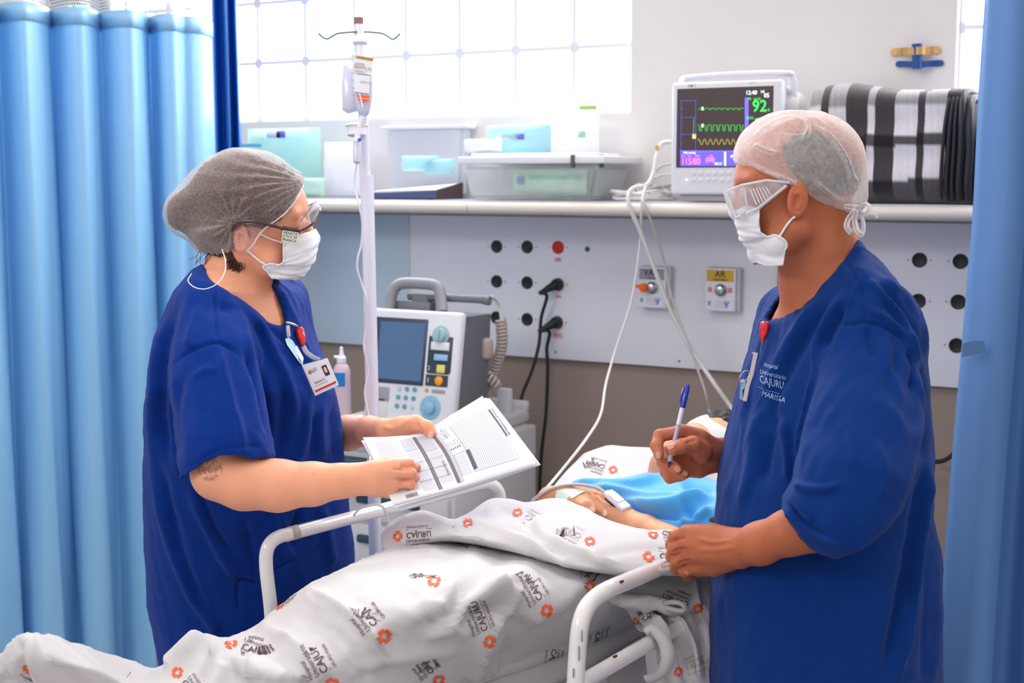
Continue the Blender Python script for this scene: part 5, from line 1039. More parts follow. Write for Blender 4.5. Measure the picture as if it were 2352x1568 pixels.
# ------------------------------------------------------------------ papers in the woman's hands
PAP = mat('printed_paper', (232, 233, 240), .7)
def sheet(ctrl, nm, lab, dz=0, group=None, print_=None):
    G = rowspline([[P(a, b, c+dz) for a, b, c in r] for r in ctrl], 8, 10); m = M(); m.grid(G, thick=.00025)
    mats_ = [PAP]
    if print_: mats_ += print_(m, G)
    return tag(m.out(nm, mats_, smooth=True), lab, 'paper', group), G
main = [[(833, 1004, 2.515), (900, 1002, 2.525), (972, 992, 2.565), (1050, 950, 2.590), (1123, 914, 2.610)], [(868, 1078, 2.455), (930, 1066, 2.465), (1010, 1046, 2.500), (1095, 1010, 2.515), (1176, 990, 2.535)], [(903, 1160, 2.385), (965, 1143, 2.40), (1045, 1122, 2.42), (1135, 1096, 2.44), (1226, 1068, 2.46)]]
G0 = rowspline([[P(*v) for v in r] for r in main], 8, 10); sg0 = 1.0
def gsurf(G, u, v):
    """u along the long side 0..1, v from near edge 0 to far edge 1"""
    n, k = G.shape[:2]; i = (1-v)*(n-1); j = u*(k-1); a, b = np.clip(i.astype(int), 0, n-2), np.clip(j.astype(int), 0, k-2); fi, fj = (i-a)[:, None], (j-b)[:, None]
    return G[a, b]*(1-fi)*(1-fj)+G[a+1, b]*fi*(1-fj)+G[a, b+1]*(1-fi)*fj+G[a+1, b+1]*fi*fj
def form_print(m, G):
    n_ = np.cross(G[-1, 0]-G[0, 0], G[0, -1]-G[0, 0]); n_ /= np.linalg.norm(n_); n_ = n_ if n_@FW < 0 else -n_
    def patch(u0, u1, v0, v1, k, lift=.0009):
        nu = max(2, int(abs(u1-u0)*40)+1); nv = max(2, int(abs(v1-v0)*30)+1); U, Vv = np.meshgrid(np.linspace(u0, u1, nu), np.linspace(v0, v1, nv)); q = gsurf(G, U.ravel(), Vv.ravel()).reshape(nv, nu, 3)+n_*lift; m.grid(q, mi=k)
    for k in range(22): patch(.66+.0125*k, .6620+.0125*k, .14, .86, 1)
    patch(.655, .94, .128, .132, 1); patch(.655, .94, .868, .872, 1); patch(.655, .657, .13, .87, 1); patch(.94, .942, .13, .87, 1)
    patch(.945, .955, .45, .86, 3)
    patch(.53, .552, .06, .94, 2); patch(.553, .575, .06, .94, 4); patch(.40, .415, .04, .94, 2); patch(.418, .425, .04, .94, 3)
    patch(.43, .52, .62, .93, 4, .0007); patch(.30, .39, .70, .93, 4, .0007)
    for k in range(12): patch(.432+.0075*k, .434+.0075*k, .10, .60, 1)
    for k in range(11): patch(.30+.0085*k, .302+.0085*k, .06, .68, 1)
    for v_ in (.2, .34, .48): patch(.30, .52, v_, v_+.004, 3)
    for k in range(16): patch(.08+.0125*k, .082+.0125*k, .12, .92, 1)
    patch(.655, .68, .16, .42, 3); 
    for k in range(6): patch(.582+.01*k, .584+.01*k, .12, .40, 1)
    patch(.575, .577, .12, .42, 3); patch(.575, .65, .42, .424, 3)
    for k in range(5): patch(.58+.014*k, .586+.014*k, .50, .53, 3); patch(.58+.014*k, .583+.014*k, .55, .64, 1)
    for (a, b) in ((.70, .86), (.86, .74), (.74, .88)): patch(.60, .603, a, a+.05, 3)
    for k in range(4): patch(.585+.012*k, .588+.012*k, .70+.03*(k % 2), .88, 1)
    rr = random.Random(5)
    u = .14
    while u < .245: w_ = rr.uniform(.0012, .004); patch(u, u+w_, .035, .085, 2, .001); u += w_+rr.uniform(.001, .003)
    for (tx, u, v, s) in (('AVALIA\u00c7\u00c3O DE ENFERMAGEM', .97, .66, .0062), ('2 - Relat\u00f3rio', .20, .30, .005), ('Registro', .16, .22, .005), ('12 08 2020', .185, .2, .006), ('BALAN\u00c7O H\u00cdDRICO', .50, .3, .005)):
        Vg, Fg = glyphs(tx, s, .01); 
        if not len(Vg): continue
        # lettering runs along the short side of the sheet
        uu = u+Vg[:, 1]/.297; vv = np.clip(v-Vg[:, 0]/.21, 0, 1); m.add(gsurf(G, np.clip(uu, 0, 1), vv)+n_*.0011, Fg, 3)
    return [mat('fine_rule', (140, 142, 164), .7), mat('dark_bar', (112, 102, 108), .7), mat('print_grey', (84, 82, 96), .7), mat('pale_band', (186, 188, 200), .7)]
sheet(main, 'printed_form', 'top printed form with grey bars and barcode held in the woman\'s hands', print_=form_print)
Gm = rowspline([[P(a, b, c) for a, b, c in r] for r in main], 8, 10)
nS = np.cross(Gm[-1, 0]-Gm[0, 0], Gm[0, -1]-Gm[0, 0]); nS /= np.linalg.norm(nS); nS = nS if nS@FW < 0 else -nS
eU = Gm[8, -1]-Gm[8, 0]; eU /= np.linalg.norm(eU); eV = np.cross(nS, eU); piv = Gm[8, 0]
for k, (du, dv, rot, lb) in enumerate(((.006, -.003, .02, 'blank sheet directly under the top form, right edge showing most'), (.010, .004, .075, 'sheet in the stack turned outward past the top form to the right'), (.013, .000, .06, 'loose sheet below the turned one in the held stack'), (.016, -.004, .045, 'lowest sheet of the held stack, seen as a thin edge'))):
    U0, V0 = np.meshgrid(np.linspace(0, 1, 40), np.linspace(1, 0, 20)); a_ = U0*.297; b_ = (V0-.0)*.21; c_, s_ = math.cos(rot), math.sin(rot)
    Q = gsurf(Gm, ((a_*c_-b_*s_*-1*-1+du)/.297).ravel(), ((a_*s_+b_*c_+dv-.297*s_*.35)/.21).ravel()).reshape(20, 40, 3)-nS*.0024*(k+1)
    m = M(); m.grid(Q, thick=.00025); tag(m.out('paper_sheet', PAP, smooth=True), lb, 'paper')
# ------------------------------------------------------------------ bed
BD = np.array([math.sin(.2), math.cos(.2), 0]); BS = np.array([BD[1], -BD[0], 0]); UZ = np.array([0, 0, 1.])
bed = thing('hospital_bed', 'white tubular hospital bed with raised curved side rails', 'bed', (-1.1, -1.6, 0))
RW = mat('white_rail_enamel', (232, 228, 230), .22, coat=.6, var=.03, vscale=30)
RR = .0135
def rail(pts, nm, extra=None, rr=RR, lab=None):
    m = M(); m.tube(crom(pts, 8), rr, 18); return m.out(nm, RW, bed, smooth=True, label=lab)
zr = .965
def rz(x, y, h=zr): return OZ(x, y, h)
# far rail: loop behind the woman's papers
fa, fb = rz(655, 1222), rz(1085, 1117)
dF_ = (fb-fa)/np.linalg.norm(fb-fa)
def P3(x, y, z): return P(x, y, z)
zfa = (fa-CAM)@FW; zfb = (fb-CAM)@FW
far = [P(645, 1640, zfa-.03), P(628, 1500, zfa-.03), P(622, 1400, zfa-.03), P(612, 1310, zfa-.03), P(612, 1270, zfa-.028), P(622, 1246, zfa-.022), P(642, 1232, zfa-.01), P(672, 1224, zfa+.008)]
far += [P(x, np.interp(x, [672, 1085], [1224, 1116]), np.interp(x, [672, 1085], [zfa+.008, zfb])) for x in (780, 900, 1000, 1085)]
far += [P(1118, 1110, zfb+.03), P(1140, 1120, zfb+.05), P(1150, 1145, zfb+.06), P(1153, 1200, zfb+.06), P(1160, 1350, zfb+.06)]
frail = rail(far, 'side_rail', rr=.0128)
m = M(); a_, b_ = P(655, 1229, zfa-.001), P(685, 1220, zfa+.013); m.cyl(a_, b_, .0134); m.out('old_tape', mat('grimy_clear_tape', (186, 178, 168), .5, var=.3, vscale=120), frail)
m = M(); 
# near rail with lower bar
ya_r, yb_r = rz(1400, 1345, .975), rz(1600, 1262, .975); zna = (ya_r-CAM)@FW; znb = (yb_r-CAM)@FW
near = [P(1318, 1700, zna-.06), P(1322, 1568, zna-.06), P(1326, 1500, zna-.058), P(1332, 1440, zna-.054), P(1345, 1400, zna-.042), P(1368, 1372, zna-.022), P(1400, 1352, zna)]
near += [P(x, np.interp(x, [1400, 1545, 1640], [1352, 1291, 1252]), np.interp(x, [1400, 1545, 1640], [zna, zna+.165, zna+.27])) for x in (1450, 1500, 1545, 1600, 1640, 1720)]
nrail = rail(near, 'side_rail', rr=.0140)
lb = [P(1328, 1572, zna-.055), P(1400, 1530, zna+.02), P(1470, 1489, zna+.09), P(1520, 1462, zna+.145), P(1600, 1420, zna+.24)]
m = M(); m.tube(crom(lb, 8), .0128, 18); m.out('lower_bar', RW, nrail, smooth=True)
m = M()
for x, y in ((1428, 1335), (1413, 1507)):
    c = P(x, y, zna+ (.02 if y < 1400 else .03)-.0148); m.box(c, (.010, .004, .004), (dF_, np.cross(UZ, dF_), UZ), bev=.0018)
    m.out('paint_chip', mat('rust_chip', (86, 34, 36), .7), nrail) if len(m.V) else None; m = M()
for k, (x, y) in enumerate(((1317, 1545), (1337, 1460), (1330, 1500))):
    m = M(); m.box(P(x, y, zna-.0735), (.0016, .004, .014+.004*k), (RT, FW, UP), bev=.0006); m.out('paint_chip', mat('grey_chip%d' % k, (130, 118, 120), .7), nrail)
# mattress, base and frame under the sheets
hm = .80
MC = rz(1010, 1330, hm); 
def bedp(s, t, h): q = MC+BD*s+BS*(t+.25); return np.array([q[0], q[1], h])
FAB = mat('white_printed_sheet', (208, 205, 208), .8, bump=1, bscale=700, sheen=.2, var=.02, vscale=6)
LOGOM = [FAB, mat('print_brown', (92, 66, 68), .7), mat('print_orange', (246, 98, 52), .7), mat('print_faint', (178, 164, 166), .7)]
W2 = .34
m = M(); q = [bedp(-1.35, 0, hm-.09), ]; m.box(bedp(-.22, 0, hm-.125), (1.7, .44, .11), (BD, BS, UZ), bev=.035, seg=4)
mattress = tag(m.out('mattress', mat('mattress_cover', (222, 216, 214), .7), smooth=False), 'thin white-covered mattress on the bed frame, mostly under the printed sheet', 'mattress')
m = M(); m.box(bedp(-.35, 0, hm-.18), (1.9, .44, .05), (BD, BS, UZ), bev=.008); m.out('bed_deck', RW, bed)
for s_ in (-1.1, .45):
    for t_ in (-.19, .19):
        m = M(); a_ = bedp(s_, t_, hm-.18); b_ = a_.copy(); b_[2] = .09; m.cyl(a_, b_, .02); m.lathe(b_+np.array([-.015, 0, -.035]), (1, 0, 0), [(.05, 0), (.055, .015), (.05, .03)], 18); m.out('leg', RW, bed)
for s_ in (-1.0, .40):
    m = M(); m.cyl(bedp(s_, -.2, .32), bedp(s_, .2, .32), .016); m.out('cross_bar', RW, bed)
# raised back rest with fitted sheet
Hn, Hd = P(1235, 1142, 2.93), P(1352, 1004, 3.07)
wv = BS*.66; up_ = (Hd-Hn)
m = M(); n_ = np.cross(up_, BS); n_ /= np.linalg.norm(n_); n_ = n_ if n_[2] > 0 else -n_
G = []
for i, t_ in enumerate(np.linspace(-.15, 1, 9)):
    row = []
    for j, s_ in enumerate(np.linspace(0, 1, 14)):
        bul = .02*math.sin(math.pi*min(1, s_*1.05))*(1-.6*max(0, t_-.5)) + .006*math.sin(9*s_+4*t_); e = -.02*(1-min(1, s_/.06))-.02*(1-min(1, (1-s_)/.06)); row.append(Hn+up_*t_+wv*s_+n_*(bul+e-.012*(t_ > .97)))
    G.append(row)
G = rowspline(G, 5, 5); mm_ = M(); mm_.grid(G); B0 = G-n_*.09
mm_.grid(B0[::-1]); 
for a, b in ((G[0], B0[0]), (B0[-1], G[-1]), (B0[:, 0], G[:, 0]), (G[:, -1], B0[:, -1])): mm_.grid(np.stack([b, a]))
backrest_data = mm_
# ---- the printed top sheet, laid out row by row (far side first)
# columns run from the foot (left in the photo) to the head; entries (px, py, h)
cols_ = [
 [(-40, 1540, .80), (-20, 1530, .86), (-12, 1550, .84), (-20, 1640, .76), (0, 1760, .72), (60, 1900, .60), (60, 2100, .40)],
 [(60, 1500, .82), (28, 1475, .92), (18, 1520, .91), (10, 1600, .80), (60, 1740, .74), (160, 1900, .62), (160, 2100, .40)],
 [(110, 1500, .84), (72, 1456, .955), (85, 1510, .95), (140, 1600, .86), (210, 1720, .76), (300, 1880, .66), (300, 2060, .42)],
 [(210, 1520, .82), (165, 1478, .915), (205, 1530, .92), (280, 1600, .86), (340, 1700, .78), (440, 1850, .68), (440, 2050, .42)],
 [(300, 1550, .80), (290, 1515, .865), (320, 1560, .86), (400, 1620, .82), (480, 1690, .79), (560, 1820, .72), (560, 2020, .44)],
 [(400, 1545, .80), (368, 1532, .850), (420, 1570, .855), (500, 1620, .84), (600, 1680, .80), (700, 1790, .74), (700, 2000, .45)],
 [(470, 1480, .84), (455, 1460, .895), (480, 1500, .89), (560, 1560, .87), (700, 1640, .83), (800, 1740, .76), (800, 1960, .46)],
 [(520, 1490, .84), (520, 1464, .885), (560, 1500, .89), (650, 1550, .89), (780, 1600, .85), (880, 1690, .78), (880, 1930, .46)],
 [(600, 1450, .84), (600, 1430, .885), (650, 1470, .905), (760, 1510, .91), (880, 1555, .87), (960, 1630, .79), (960, 1880, .47)],
 [(690, 1380, .85), (680, 1362, .925), (740, 1400, .945), (850, 1450, .945), (980, 1510, .89), (1050, 1580, .80), (1050, 1850, .48)],
 [(780, 1330, .86), (765, 1316, .950), (830, 1350, .975), (940, 1400, .975), (1080, 1465, .91), (1150, 1535, .81), (1150, 1800, .50)],
 [(880, 1290, .86), (860, 1276, .950), (930, 1310, .975), (1040, 1355, .985), (1180, 1420, .92), (1250, 1487, .82), (1250, 1750, .50)],
 [(980, 1255, .86), (960, 1240, .950), (1030, 1275, .965), (1140, 1320, .975), (1270, 1385, .93), (1350, 1443, .83), (1350, 1700, .52)],
 [(1080, 1240, .87), (1070, 1222, .940), (1140, 1260, .955), (1250, 1300, .965), (1370, 1350, .93), (1440, 1400, .835), (1440, 1640, .54)],
 [(1200, 1230, .88), (1190, 1210, .945), (1260, 1250, .955), (1360, 1290, .955), (1450, 1325, .92), (1520, 1368, .84), (1520, 1600, .55)],
 [(1320, 1235, .90), (1310, 1210, .95), (1370, 1245, .96), (1450, 1275, .95), (1530, 1300, .92), (1600, 1345, .85), (1600, 1560, .56)],
 [(1440, 1240, .90), (1430, 1222, .95), (1480, 1245, .96), (1550, 1265, .95), (1620, 1290, .92), (1680, 1330, .86), (1680, 1500, .58)]]
for i_, c_ in enumerate(cols_):
    if i_ >= 8: x5, y5, h5 = c_[5]; c_[6] = (x5+14, y5+26, .765)
G = np.array([[OZ(*c) for c in col] for col in cols_]); G = rowspline(G.transpose(1, 0, 2), 14, 16)   # rows: far->near
V = G.reshape(-1, 3); n0, m0 = G.shape[:2]; F = np.array([(i*m0+j, i*m0+j+1, (i+1)*m0+j+1, (i+1)*m0+j) for i in range(n0-1) for j in range(m0-1)]); N = vnormals(V, F)
if (N@np.array([0, 0, 1.])).mean() < 0: N = -N; F = F[:, ::-1]
fs = [(L_, a, w) for L_, a, w in (
 ([(700, 1350), (790, 1400), (860, 1460), (900, 1530)], .012, 16), ([(660, 1400), (760, 1450), (820, 1530), (850, 1568)], -.010, 20), ([(590, 1440), (680, 1480), (740, 1568)], .010, 16), ([(620, 1500), (680, 1530), (720, 1600)], -.008, 14),
 ([(1110, 1250), (1060, 1310), (1030, 1370), (1000, 1430)], .012, 20), ([(1180, 1260), (1100, 1330), (1040, 1400), (960, 1450)], -.014, 18), ([(1230, 1290), (1150, 1350), (1060, 1400), (980, 1470)], .012, 14),
 ([(940, 1340), (1000, 1400), (1030, 1440), (1080, 1460)], .008, 16), ([(1030, 1430), (1060, 1380), (1120, 1360), (1200, 1370)], .014, 14), ([(1060, 1420), (1100, 1395), (1170, 1392)], -.010, 12),
 ([(1150, 1400), (1110, 1460), (1090, 1530), (1080, 1568)], .014, 16), ([(1190, 1410), (1180, 1470), (1140, 1540)], -.008, 20), ([(1350, 1320), (1300, 1380), (1240, 1410), (1210, 1430)], .006, 14),
 ([(870, 1290), (930, 1320), (990, 1330)], .006, 14), ([(890, 1345), (960, 1370), (1020, 1372)], -.006, 14), ([(760, 1320), (850, 1330), (930, 1325)], .005, 14),
 ([(70, 1462), (85, 1510), (110, 1568), (130, 1620)], .014, 10), ([(45, 1470), (55, 1530), (70, 1600)], -.008, 12), ([(120, 1475), (210, 1530), (300, 1590)], .007, 16), ([(110, 1500), (170, 1560), (200, 1620)], -.008, 18),
 ([(475, 1450), (440, 1490), (400, 1530), (380, 1560)], .016, 12), ([(490, 1468), (478, 1500), (470, 1530), (455, 1568)], -.010, 10), ([(500, 1475), (540, 1500), (560, 1550)], .008, 12), ([(560, 1460), (580, 1510), (570, 1568)], .007, 14), ([(520, 1520), (500, 1560), (480, 1600)], .008, 14),
 ([(800, 1560), (880, 1520), (980, 1500), (1060, 1490)], .006, 16), ([(640, 1370), (620, 1420), (600, 1450)], .006, 12), ([(900, 1450), (880, 1500), (900, 1560)], -.007, 20), ([(1280, 1330), (1330, 1350), (1380, 1345)], .004, 12))]
V = folds(V, N, fs); V = folds(V, N, [([(1232, 1300), (1190, 1370), (1160, 1420)], .004, 7), ([(1010, 1240), (985, 1290), (960, 1330)], .004, 8), ([(700, 1360), (720, 1385), (760, 1400)], .004, 6)])
V += N*(.0012*sin_noise(V, 30, 11)+.0006*sin_noise(V, 80, 12)+.0042*crease(V, 15, 61, .10)+.0022*crease(V, 34, 62, .12))[:, None]
sheetM = M(); sheetM.grid(V.reshape(n0, m0, 3))
def logo(mesh, bv, cx, cy, tx, ty, s=1.0, faint=False, mirror=False, parts=('t', 'c')):
    """woven-in hospital mark: anchor = clover, (tx,ty) = where the lettering ends"""
    a = hit(bv, cx, cy); b = hit(bv, tx, ty)
    if a is None or b is None: return
    n = hitn(bv, cx, cy); x = b-a; L_ = np.linalg.norm(x); x = x/L_; n = n-x*(n@x); n /= np.linalg.norm(n); y = np.cross(n, x)
    if mirror: y = -y
    nb = [hitn(bv, cx+q[0], cy+q[1]) for q in ((0, 0), (12, 0), (-12, 0), (0, 12), (0, -12)) if hit(bv, cx+q[0], cy+q[1]) is not None]; na = np.mean(nb, 0)*.5-FW*.5; na /= np.linalg.norm(na); x = x-na*(x@na); x /= np.linalg.norm(x); n = na; y = np.cross(n, x)*(-1 if mirror else 1)
    def lay(V2, F2, ox, oy, k):
        p = a+x*(V2[:, :1]+ox)+y*(V2[:, 1:2]+oy); q = []
        for v in p:
            d_ = Vector(v-CAM).normalized(); h = bv.ray_cast(Vector(CAM), d_)
            if h[0] is None or (h[0]-Vector(v)).length > .045: h = bv.find_nearest(Vector(v))
            nn = np.array(h[1]); nn = nn if nn@FW < 0 else -nn; q.append(np.array(h[0])+nn*.0012)
        mesh.add(q, F2, k)
    u = .0265*s; kb = 3 if faint else 1; t0 = u*.75
    for tx_, sz, ox, oy, bo in (('Hospital', .36, 0, .92, 0), ('Universit\u00e1rio', .40, 0, .56, 0), ('CAJURU', .62, 0, .10, .03), ('GRUPO MARISTA', .26, 0, -.52, 0)):
        Vg, Fg = glyphs(tx_, sz*u, bo, 'LEFT', 1.0, 2); lay(Vg, Fg, t0, oy*u, kb)
    lay(np.array([(0, 0), (u*2.4, 0), (u*2.4, u*.03), (0, u*.03)]), [(0, 1, 2, 3)], t0, -.30*u, kb)
    if 'c' in parts:
        r = u*.42
        for q in range(4):
            an = q*math.pi/2; c_, s_ = math.cos(an), math.sin(an); pts = np.array([(.30, -.42), (1.0, -.62), (1.12, 0), (1.0, .62), (.30, .42), (.55, 0)])*r*.9; rot = np.stack([pts[:, 0]*c_-pts[:, 1]*s_, pts[:, 0]*s_+pts[:, 1]*c_], 1); lay(rot, [(0, 1, 5), (1, 2, 5), (2, 3, 5), (3, 4, 5)], -u*.05, u*.12, 2)
def finish_sheet(mesh, nm, lab, marks, parent=None, cat='sheet'):
    Vm = np.concatenate(mesh.V); bv = bvh_of(Vm, mesh.F)
    for k in marks: logo(mesh, bv, *k)
    o = mesh.out(nm, LOGOM, parent, smooth=True)
    if parent is None: tag(o, lab, cat)
    elif lab: o['label'] = lab
    return o, bv
def bvh_of(V, F): return BVHTree.FromPolygons([Vector(v) for v in V], [tuple(int(k) for k in f) for f in F])
def hit(b, x, y, lift=0.0):
    d = Vector(ray(x, y)).normalized(); h = b.ray_cast(Vector(CAM), d)
    if h[0] is None: return None
    n = np.array(h[1]); n = n if n@FW < 0 else -n
    return np.array(h[0])+n*lift
def hitn(b, x, y):
    d = Vector(ray(x, y)).normalized(); h = b.ray_cast(Vector(CAM), d); n = np.array(h[1]); return n if n@FW < 0 else -n
sheetO, SB = finish_sheet(sheetM, 'bed_sheet', 'white sheet with repeated brown and orange hospital print draped over the patient\'s legs', [
 (885, 1456, 838, 1398, 1.0), (1000, 1330, 948, 1285, .95), (1258, 1398, 1218, 1342, .95), (1358, 1345, 1318, 1292, .9), (1128, 1470, 1098, 1402, .9), (640, 1392, 690, 1394, .85), (530, 1480, 580, 1505, .9), (765, 1568, 738, 1512, 1.0), (1010, 1558, 955, 1508, .9), (265, 1535, 258, 1585, .8), (1105, 1250, 1050, 1240, .8, False, False), (62, 1535, 80, 1580, .8), (405, 1548, 430, 1585, .8)])
finish_sheet(backrest_data, 'fitted_sheet', 'smooth white printed sheet over the raised head end of the mattress', [(1408, 1076, 1360, 1070, .85), (1475, 1024, 1440, 1018, .7, True)])
# ---- folded-down top edge, a thick band crossing the patient
def band(rows, nm, lab, th, marks, fl, parent=None, hgt=True, nu=12, nv=14):
    G = np.array([[OZ(*c) if hgt else P(*c) for c in r] for r in rows]); G = rowspline(G, nu, nv); V = G.reshape(-1, 3); a, b = G.shape[:2]; F = np.array([(i*b+j, i*b+j+1, (i+1)*b+j+1, (i+1)*b+j) for i in range(a-1) for j in range(b-1)]); N = vnormals(V, F)
    if (N@FW).mean() > 0: N = -N
    V = folds(V, N, fl); V += N*(.0010*sin_noise(V, 34, 5)+.0005*sin_noise(V, 90, 6)+.0032*crease(V, 18, 71, .10))[:, None]; m = M(); m.grid(V.reshape(a, b, 3), thick=th*np.sign((np.cross(np.gradient(V.reshape(a, b, 3), axis=0), np.gradient(V.reshape(a, b, 3), axis=1))@(-FW)).mean())); return finish_sheet(m, nm, lab, marks, parent)
tf = [
 [(885, 1262, .86), (925, 1228, .93), (985, 1204, .955), (1050, 1220, .945), (1130, 1180, .955), (1210, 1176, .96), (1300, 1172, .965), (1395, 1215, .965), (1470, 1240, .955), (1540, 1250, .95), (1640, 1250, .95)],
 [(875, 1226, .945), (908, 1196, .975), (968, 1172, .99), (1048, 1192, .975), (1130, 1145, .995), (1205, 1153, .99), (1292, 1146, .995), (1400, 1194, .99), (1478, 1214, .98), (1535, 1216, .975), (1640, 1215, .97)],
 [(876, 1240, .945), (920, 1210, .985), (990, 1192, 1.0), (1075, 1212, .995), (1160, 1178, 1.01), (1240, 1186, 1.01), (1330, 1190, 1.01), (1420, 1226, 1.0), (1490, 1236, .99), (1550, 1240, .98), (1640, 1240, .97)],
 [(880, 1256, .94), (940, 1232, .98), (1010, 1222, .99), (1110, 1238, .995), (1200, 1240, 1.0), (1290, 1256, 1.0), (1370, 1266, 1.0), (1450, 1276, .99), (1520, 1280, .98), (1570, 1278, .975), (1650, 1275, .965)],
 [(884, 1276, .93), (960, 1250, .965), (1030, 1240, .975), (1130, 1256, .975), (1220, 1276, .98), (1320, 1302, .98), (1400, 1312, .975), (1480, 1314, .97), (1540, 1312, .965), (1590, 1310, .96), (1660, 1300, .95)],
 [(890, 1284, .90), (965, 1256, .945), (1035, 1244, .955), (1130, 1258, .955), (1222, 1278, .96), (1322, 1306, .955), (1402, 1318, .95), (1482, 1322, .945), (1545, 1322, .94), (1590, 1325, .94), (1660, 1320, .93)]]
band(tf, 'turned_down_edge', 'printed sheet edge folded back over the patient', .003, [(1188, 1180, 1228, 1186, .8, True), (1072, 1200, 1030, 1212, .8, True), (915, 1228, 965, 1222, .85, False, True), (1355, 1240, 1315, 1230, .8, True), (1490, 1275, 1560, 1280, .9, False, True), (1500, 1225, 1560, 1228, .8, False, True)],
 [([(1060, 1190), (1130, 1215), (1200, 1240), (1290, 1285)], .009, 10), ([(1010, 1185), (1070, 1225), (1110, 1240)], -.006, 9), ([(1130, 1148), (1190, 1190), (1240, 1230), (1300, 1290)], -.009, 13), ([(1230, 1210), (1270, 1240), (1340, 1275), (1420, 1300)], .010, 9), ([(1215, 1195), (1300, 1205), (1400, 1225)], .006, 12), ([(1240, 1220), (1235, 1200), (1260, 1195)], .006, 8), ([(905, 1200), (890, 1235), (885, 1270)], .005, 7), ([(1340, 1290), (1440, 1262), (1540, 1262)], -.005, 10)], sheetO)
# ---- mattress edge rolls on the near side
def roll(pts, r, nm, lab, marks, flat=1.0, parent=None):
    q = crom([OZ(*p) for p in pts], 10); n = len(q); a = np.linspace(0, 2*np.pi, 36); T = np.gradient(q, axis=0); T /= np.linalg.norm(T, axis=1)[:, None]; S_ = np.cross(T, UZ); S_ /= np.linalg.norm(S_, axis=1)[:, None]; U_ = np.cross(S_, T)
    G = np.array([[q[i]+r*(math.cos(t)*S_[i]+flat*math.sin(t)*U_[i])*(1+.05*math.sin(7*t+i*.25)+.04*math.sin(i*.17)) for t in a] for i in range(n)]); m = M(); m.grid(G); return finish_sheet(m, nm, lab, marks, parent)
roll([(820, 1660, .80), (950, 1598, .80), (1080, 1548, .80), (1200, 1508, .80), (1320, 1455, .80), (1440, 1402, .80), (1530, 1368, .81)], .028, 'tucked_sheet', None, [(1272, 1468, 1262, 1520, .8), (1378, 1408, 1372, 1455, .8)], 1.25, sheetO)
roll([(980, 1700, .745), (1100, 1640, .745), (1230, 1580, .745), (1330, 1530, .745), (1430, 1470, .75), (1500, 1430, .755), (1580, 1395, .76)], .033, 'tucked_sheet', None, [], 1.3, sheetO)
band([[(x, y, .76) for x, y in ((900, 1770), (1100, 1665), (1230, 1600), (1330, 1550), (1430, 1490), (1500, 1450), (1600, 1400))], [(x, y, .70) for x, y in ((905, 1830), (1105, 1725), (1235, 1660), (1335, 1605), (1435, 1545), (1505, 1500), (1605, 1450))], [(x, y, .5) for x, y in ((915, 2000), (1115, 1880), (1245, 1810), (1345, 1750), (1445, 1690), (1515, 1640), (1615, 1590))]], 'hanging_side', None, .002, [], [([(1380, 1530), (1385, 1600)], .008, 10), ([(1440, 1490), (1430, 1600)], -.008, 10)], sheetO)
# ---- crumpled sheet bunched over the lower bar
cr = [
 [(1330, 1330, 2.36), (1400, 1335, 2.37), (1470, 1330, 2.40), (1540, 1318, 2.42), (1600, 1310, 2.43), (1660, 1300, 2.45)],
 [(1360, 1360, 2.345), (1430, 1362, 2.35), (1490, 1370, 2.36), (1550, 1372, 2.36), (1605, 1345, 2.38), (1660, 1330, 2.40)],
 [(1410, 1385, 2.355), (1450, 1388, 2.35), (1505, 1398, 2.34), (1570, 1402, 2.33), (1605, 1390, 2.35), (1660, 1370, 2.37)],
 [(1442, 1405, 2.39), (1465, 1410, 2.37), (1510, 1412, 2.36), (1565, 1422, 2.35), (1612, 1425, 2.34), (1660, 1410, 2.35)],
 [(1455, 1440, 2.37), (1480, 1432, 2.33), (1520, 1440, 2.32), (1570, 1455, 2.33), (1618, 1462, 2.32), (1665, 1455, 2.34)],
 [(1478, 1470, 2.33), (1500, 1462, 2.29), (1538, 1478, 2.30), (1580, 1500, 2.30), (1622, 1510, 2.30), (1670, 1510, 2.33)],
 [(1485, 1540, 2.34), (1515, 1530, 2.30), (1550, 1540, 2.27), (1592, 1560, 2.29), (1628, 1570, 2.29), (1680, 1570, 2.32)],
 [(1500, 1640, 2.34), (1530, 1640, 2.29), (1560, 1650, 2.28), (1600, 1660, 2.29), (1635, 1660, 2.29), (1690, 1650, 2.32)]]
band(cr, 'bunched_sheet', 'crumpled sheet end bunched over the lower bar', .003, [(1600, 1400, 1540, 1368, .8, False, True), (1560, 1545, 1600, 1530, .7, True), (1462, 1428, 1490, 1410, .6)],
 [([(1400, 1370), (1480, 1385), (1560, 1400)], .012, 9), ([(1385, 1350), (1480, 1355), (1570, 1390)], -.010, 8), ([(1470, 1400), (1500, 1420), (1520, 1470), (1540, 1560)], .014, 9), ([(1500, 1400), (1540, 1440), (1570, 1500), (1580, 1568)], -.012, 9), ([(1530, 1410), (1580, 1450), (1600, 1520), (1610, 1568)], .012, 9), ([(1590, 1400), (1610, 1450), (1620, 1520)], -.010, 7), ([(1450, 1420), (1465, 1440), (1480, 1470)], -.012, 7), ([(1600, 1330), (1598, 1370), (1602, 1400)], .008, 8)], sheetO, hgt=False)
m = M(); q = crom([P(1482, 1452, 2.262), P(1500, 1446, 2.255), P(1520, 1465, 2.248), P(1532, 1490, 2.245), P(1534, 1515, 2.245), P(1522, 1540, 2.25), P(1500, 1556, 2.26), P(1482, 1560, 2.27)], 8); T = np.gradient(q, axis=0); S_ = np.cross(T, FW); S_ /= np.linalg.norm(S_, axis=1)[:, None]
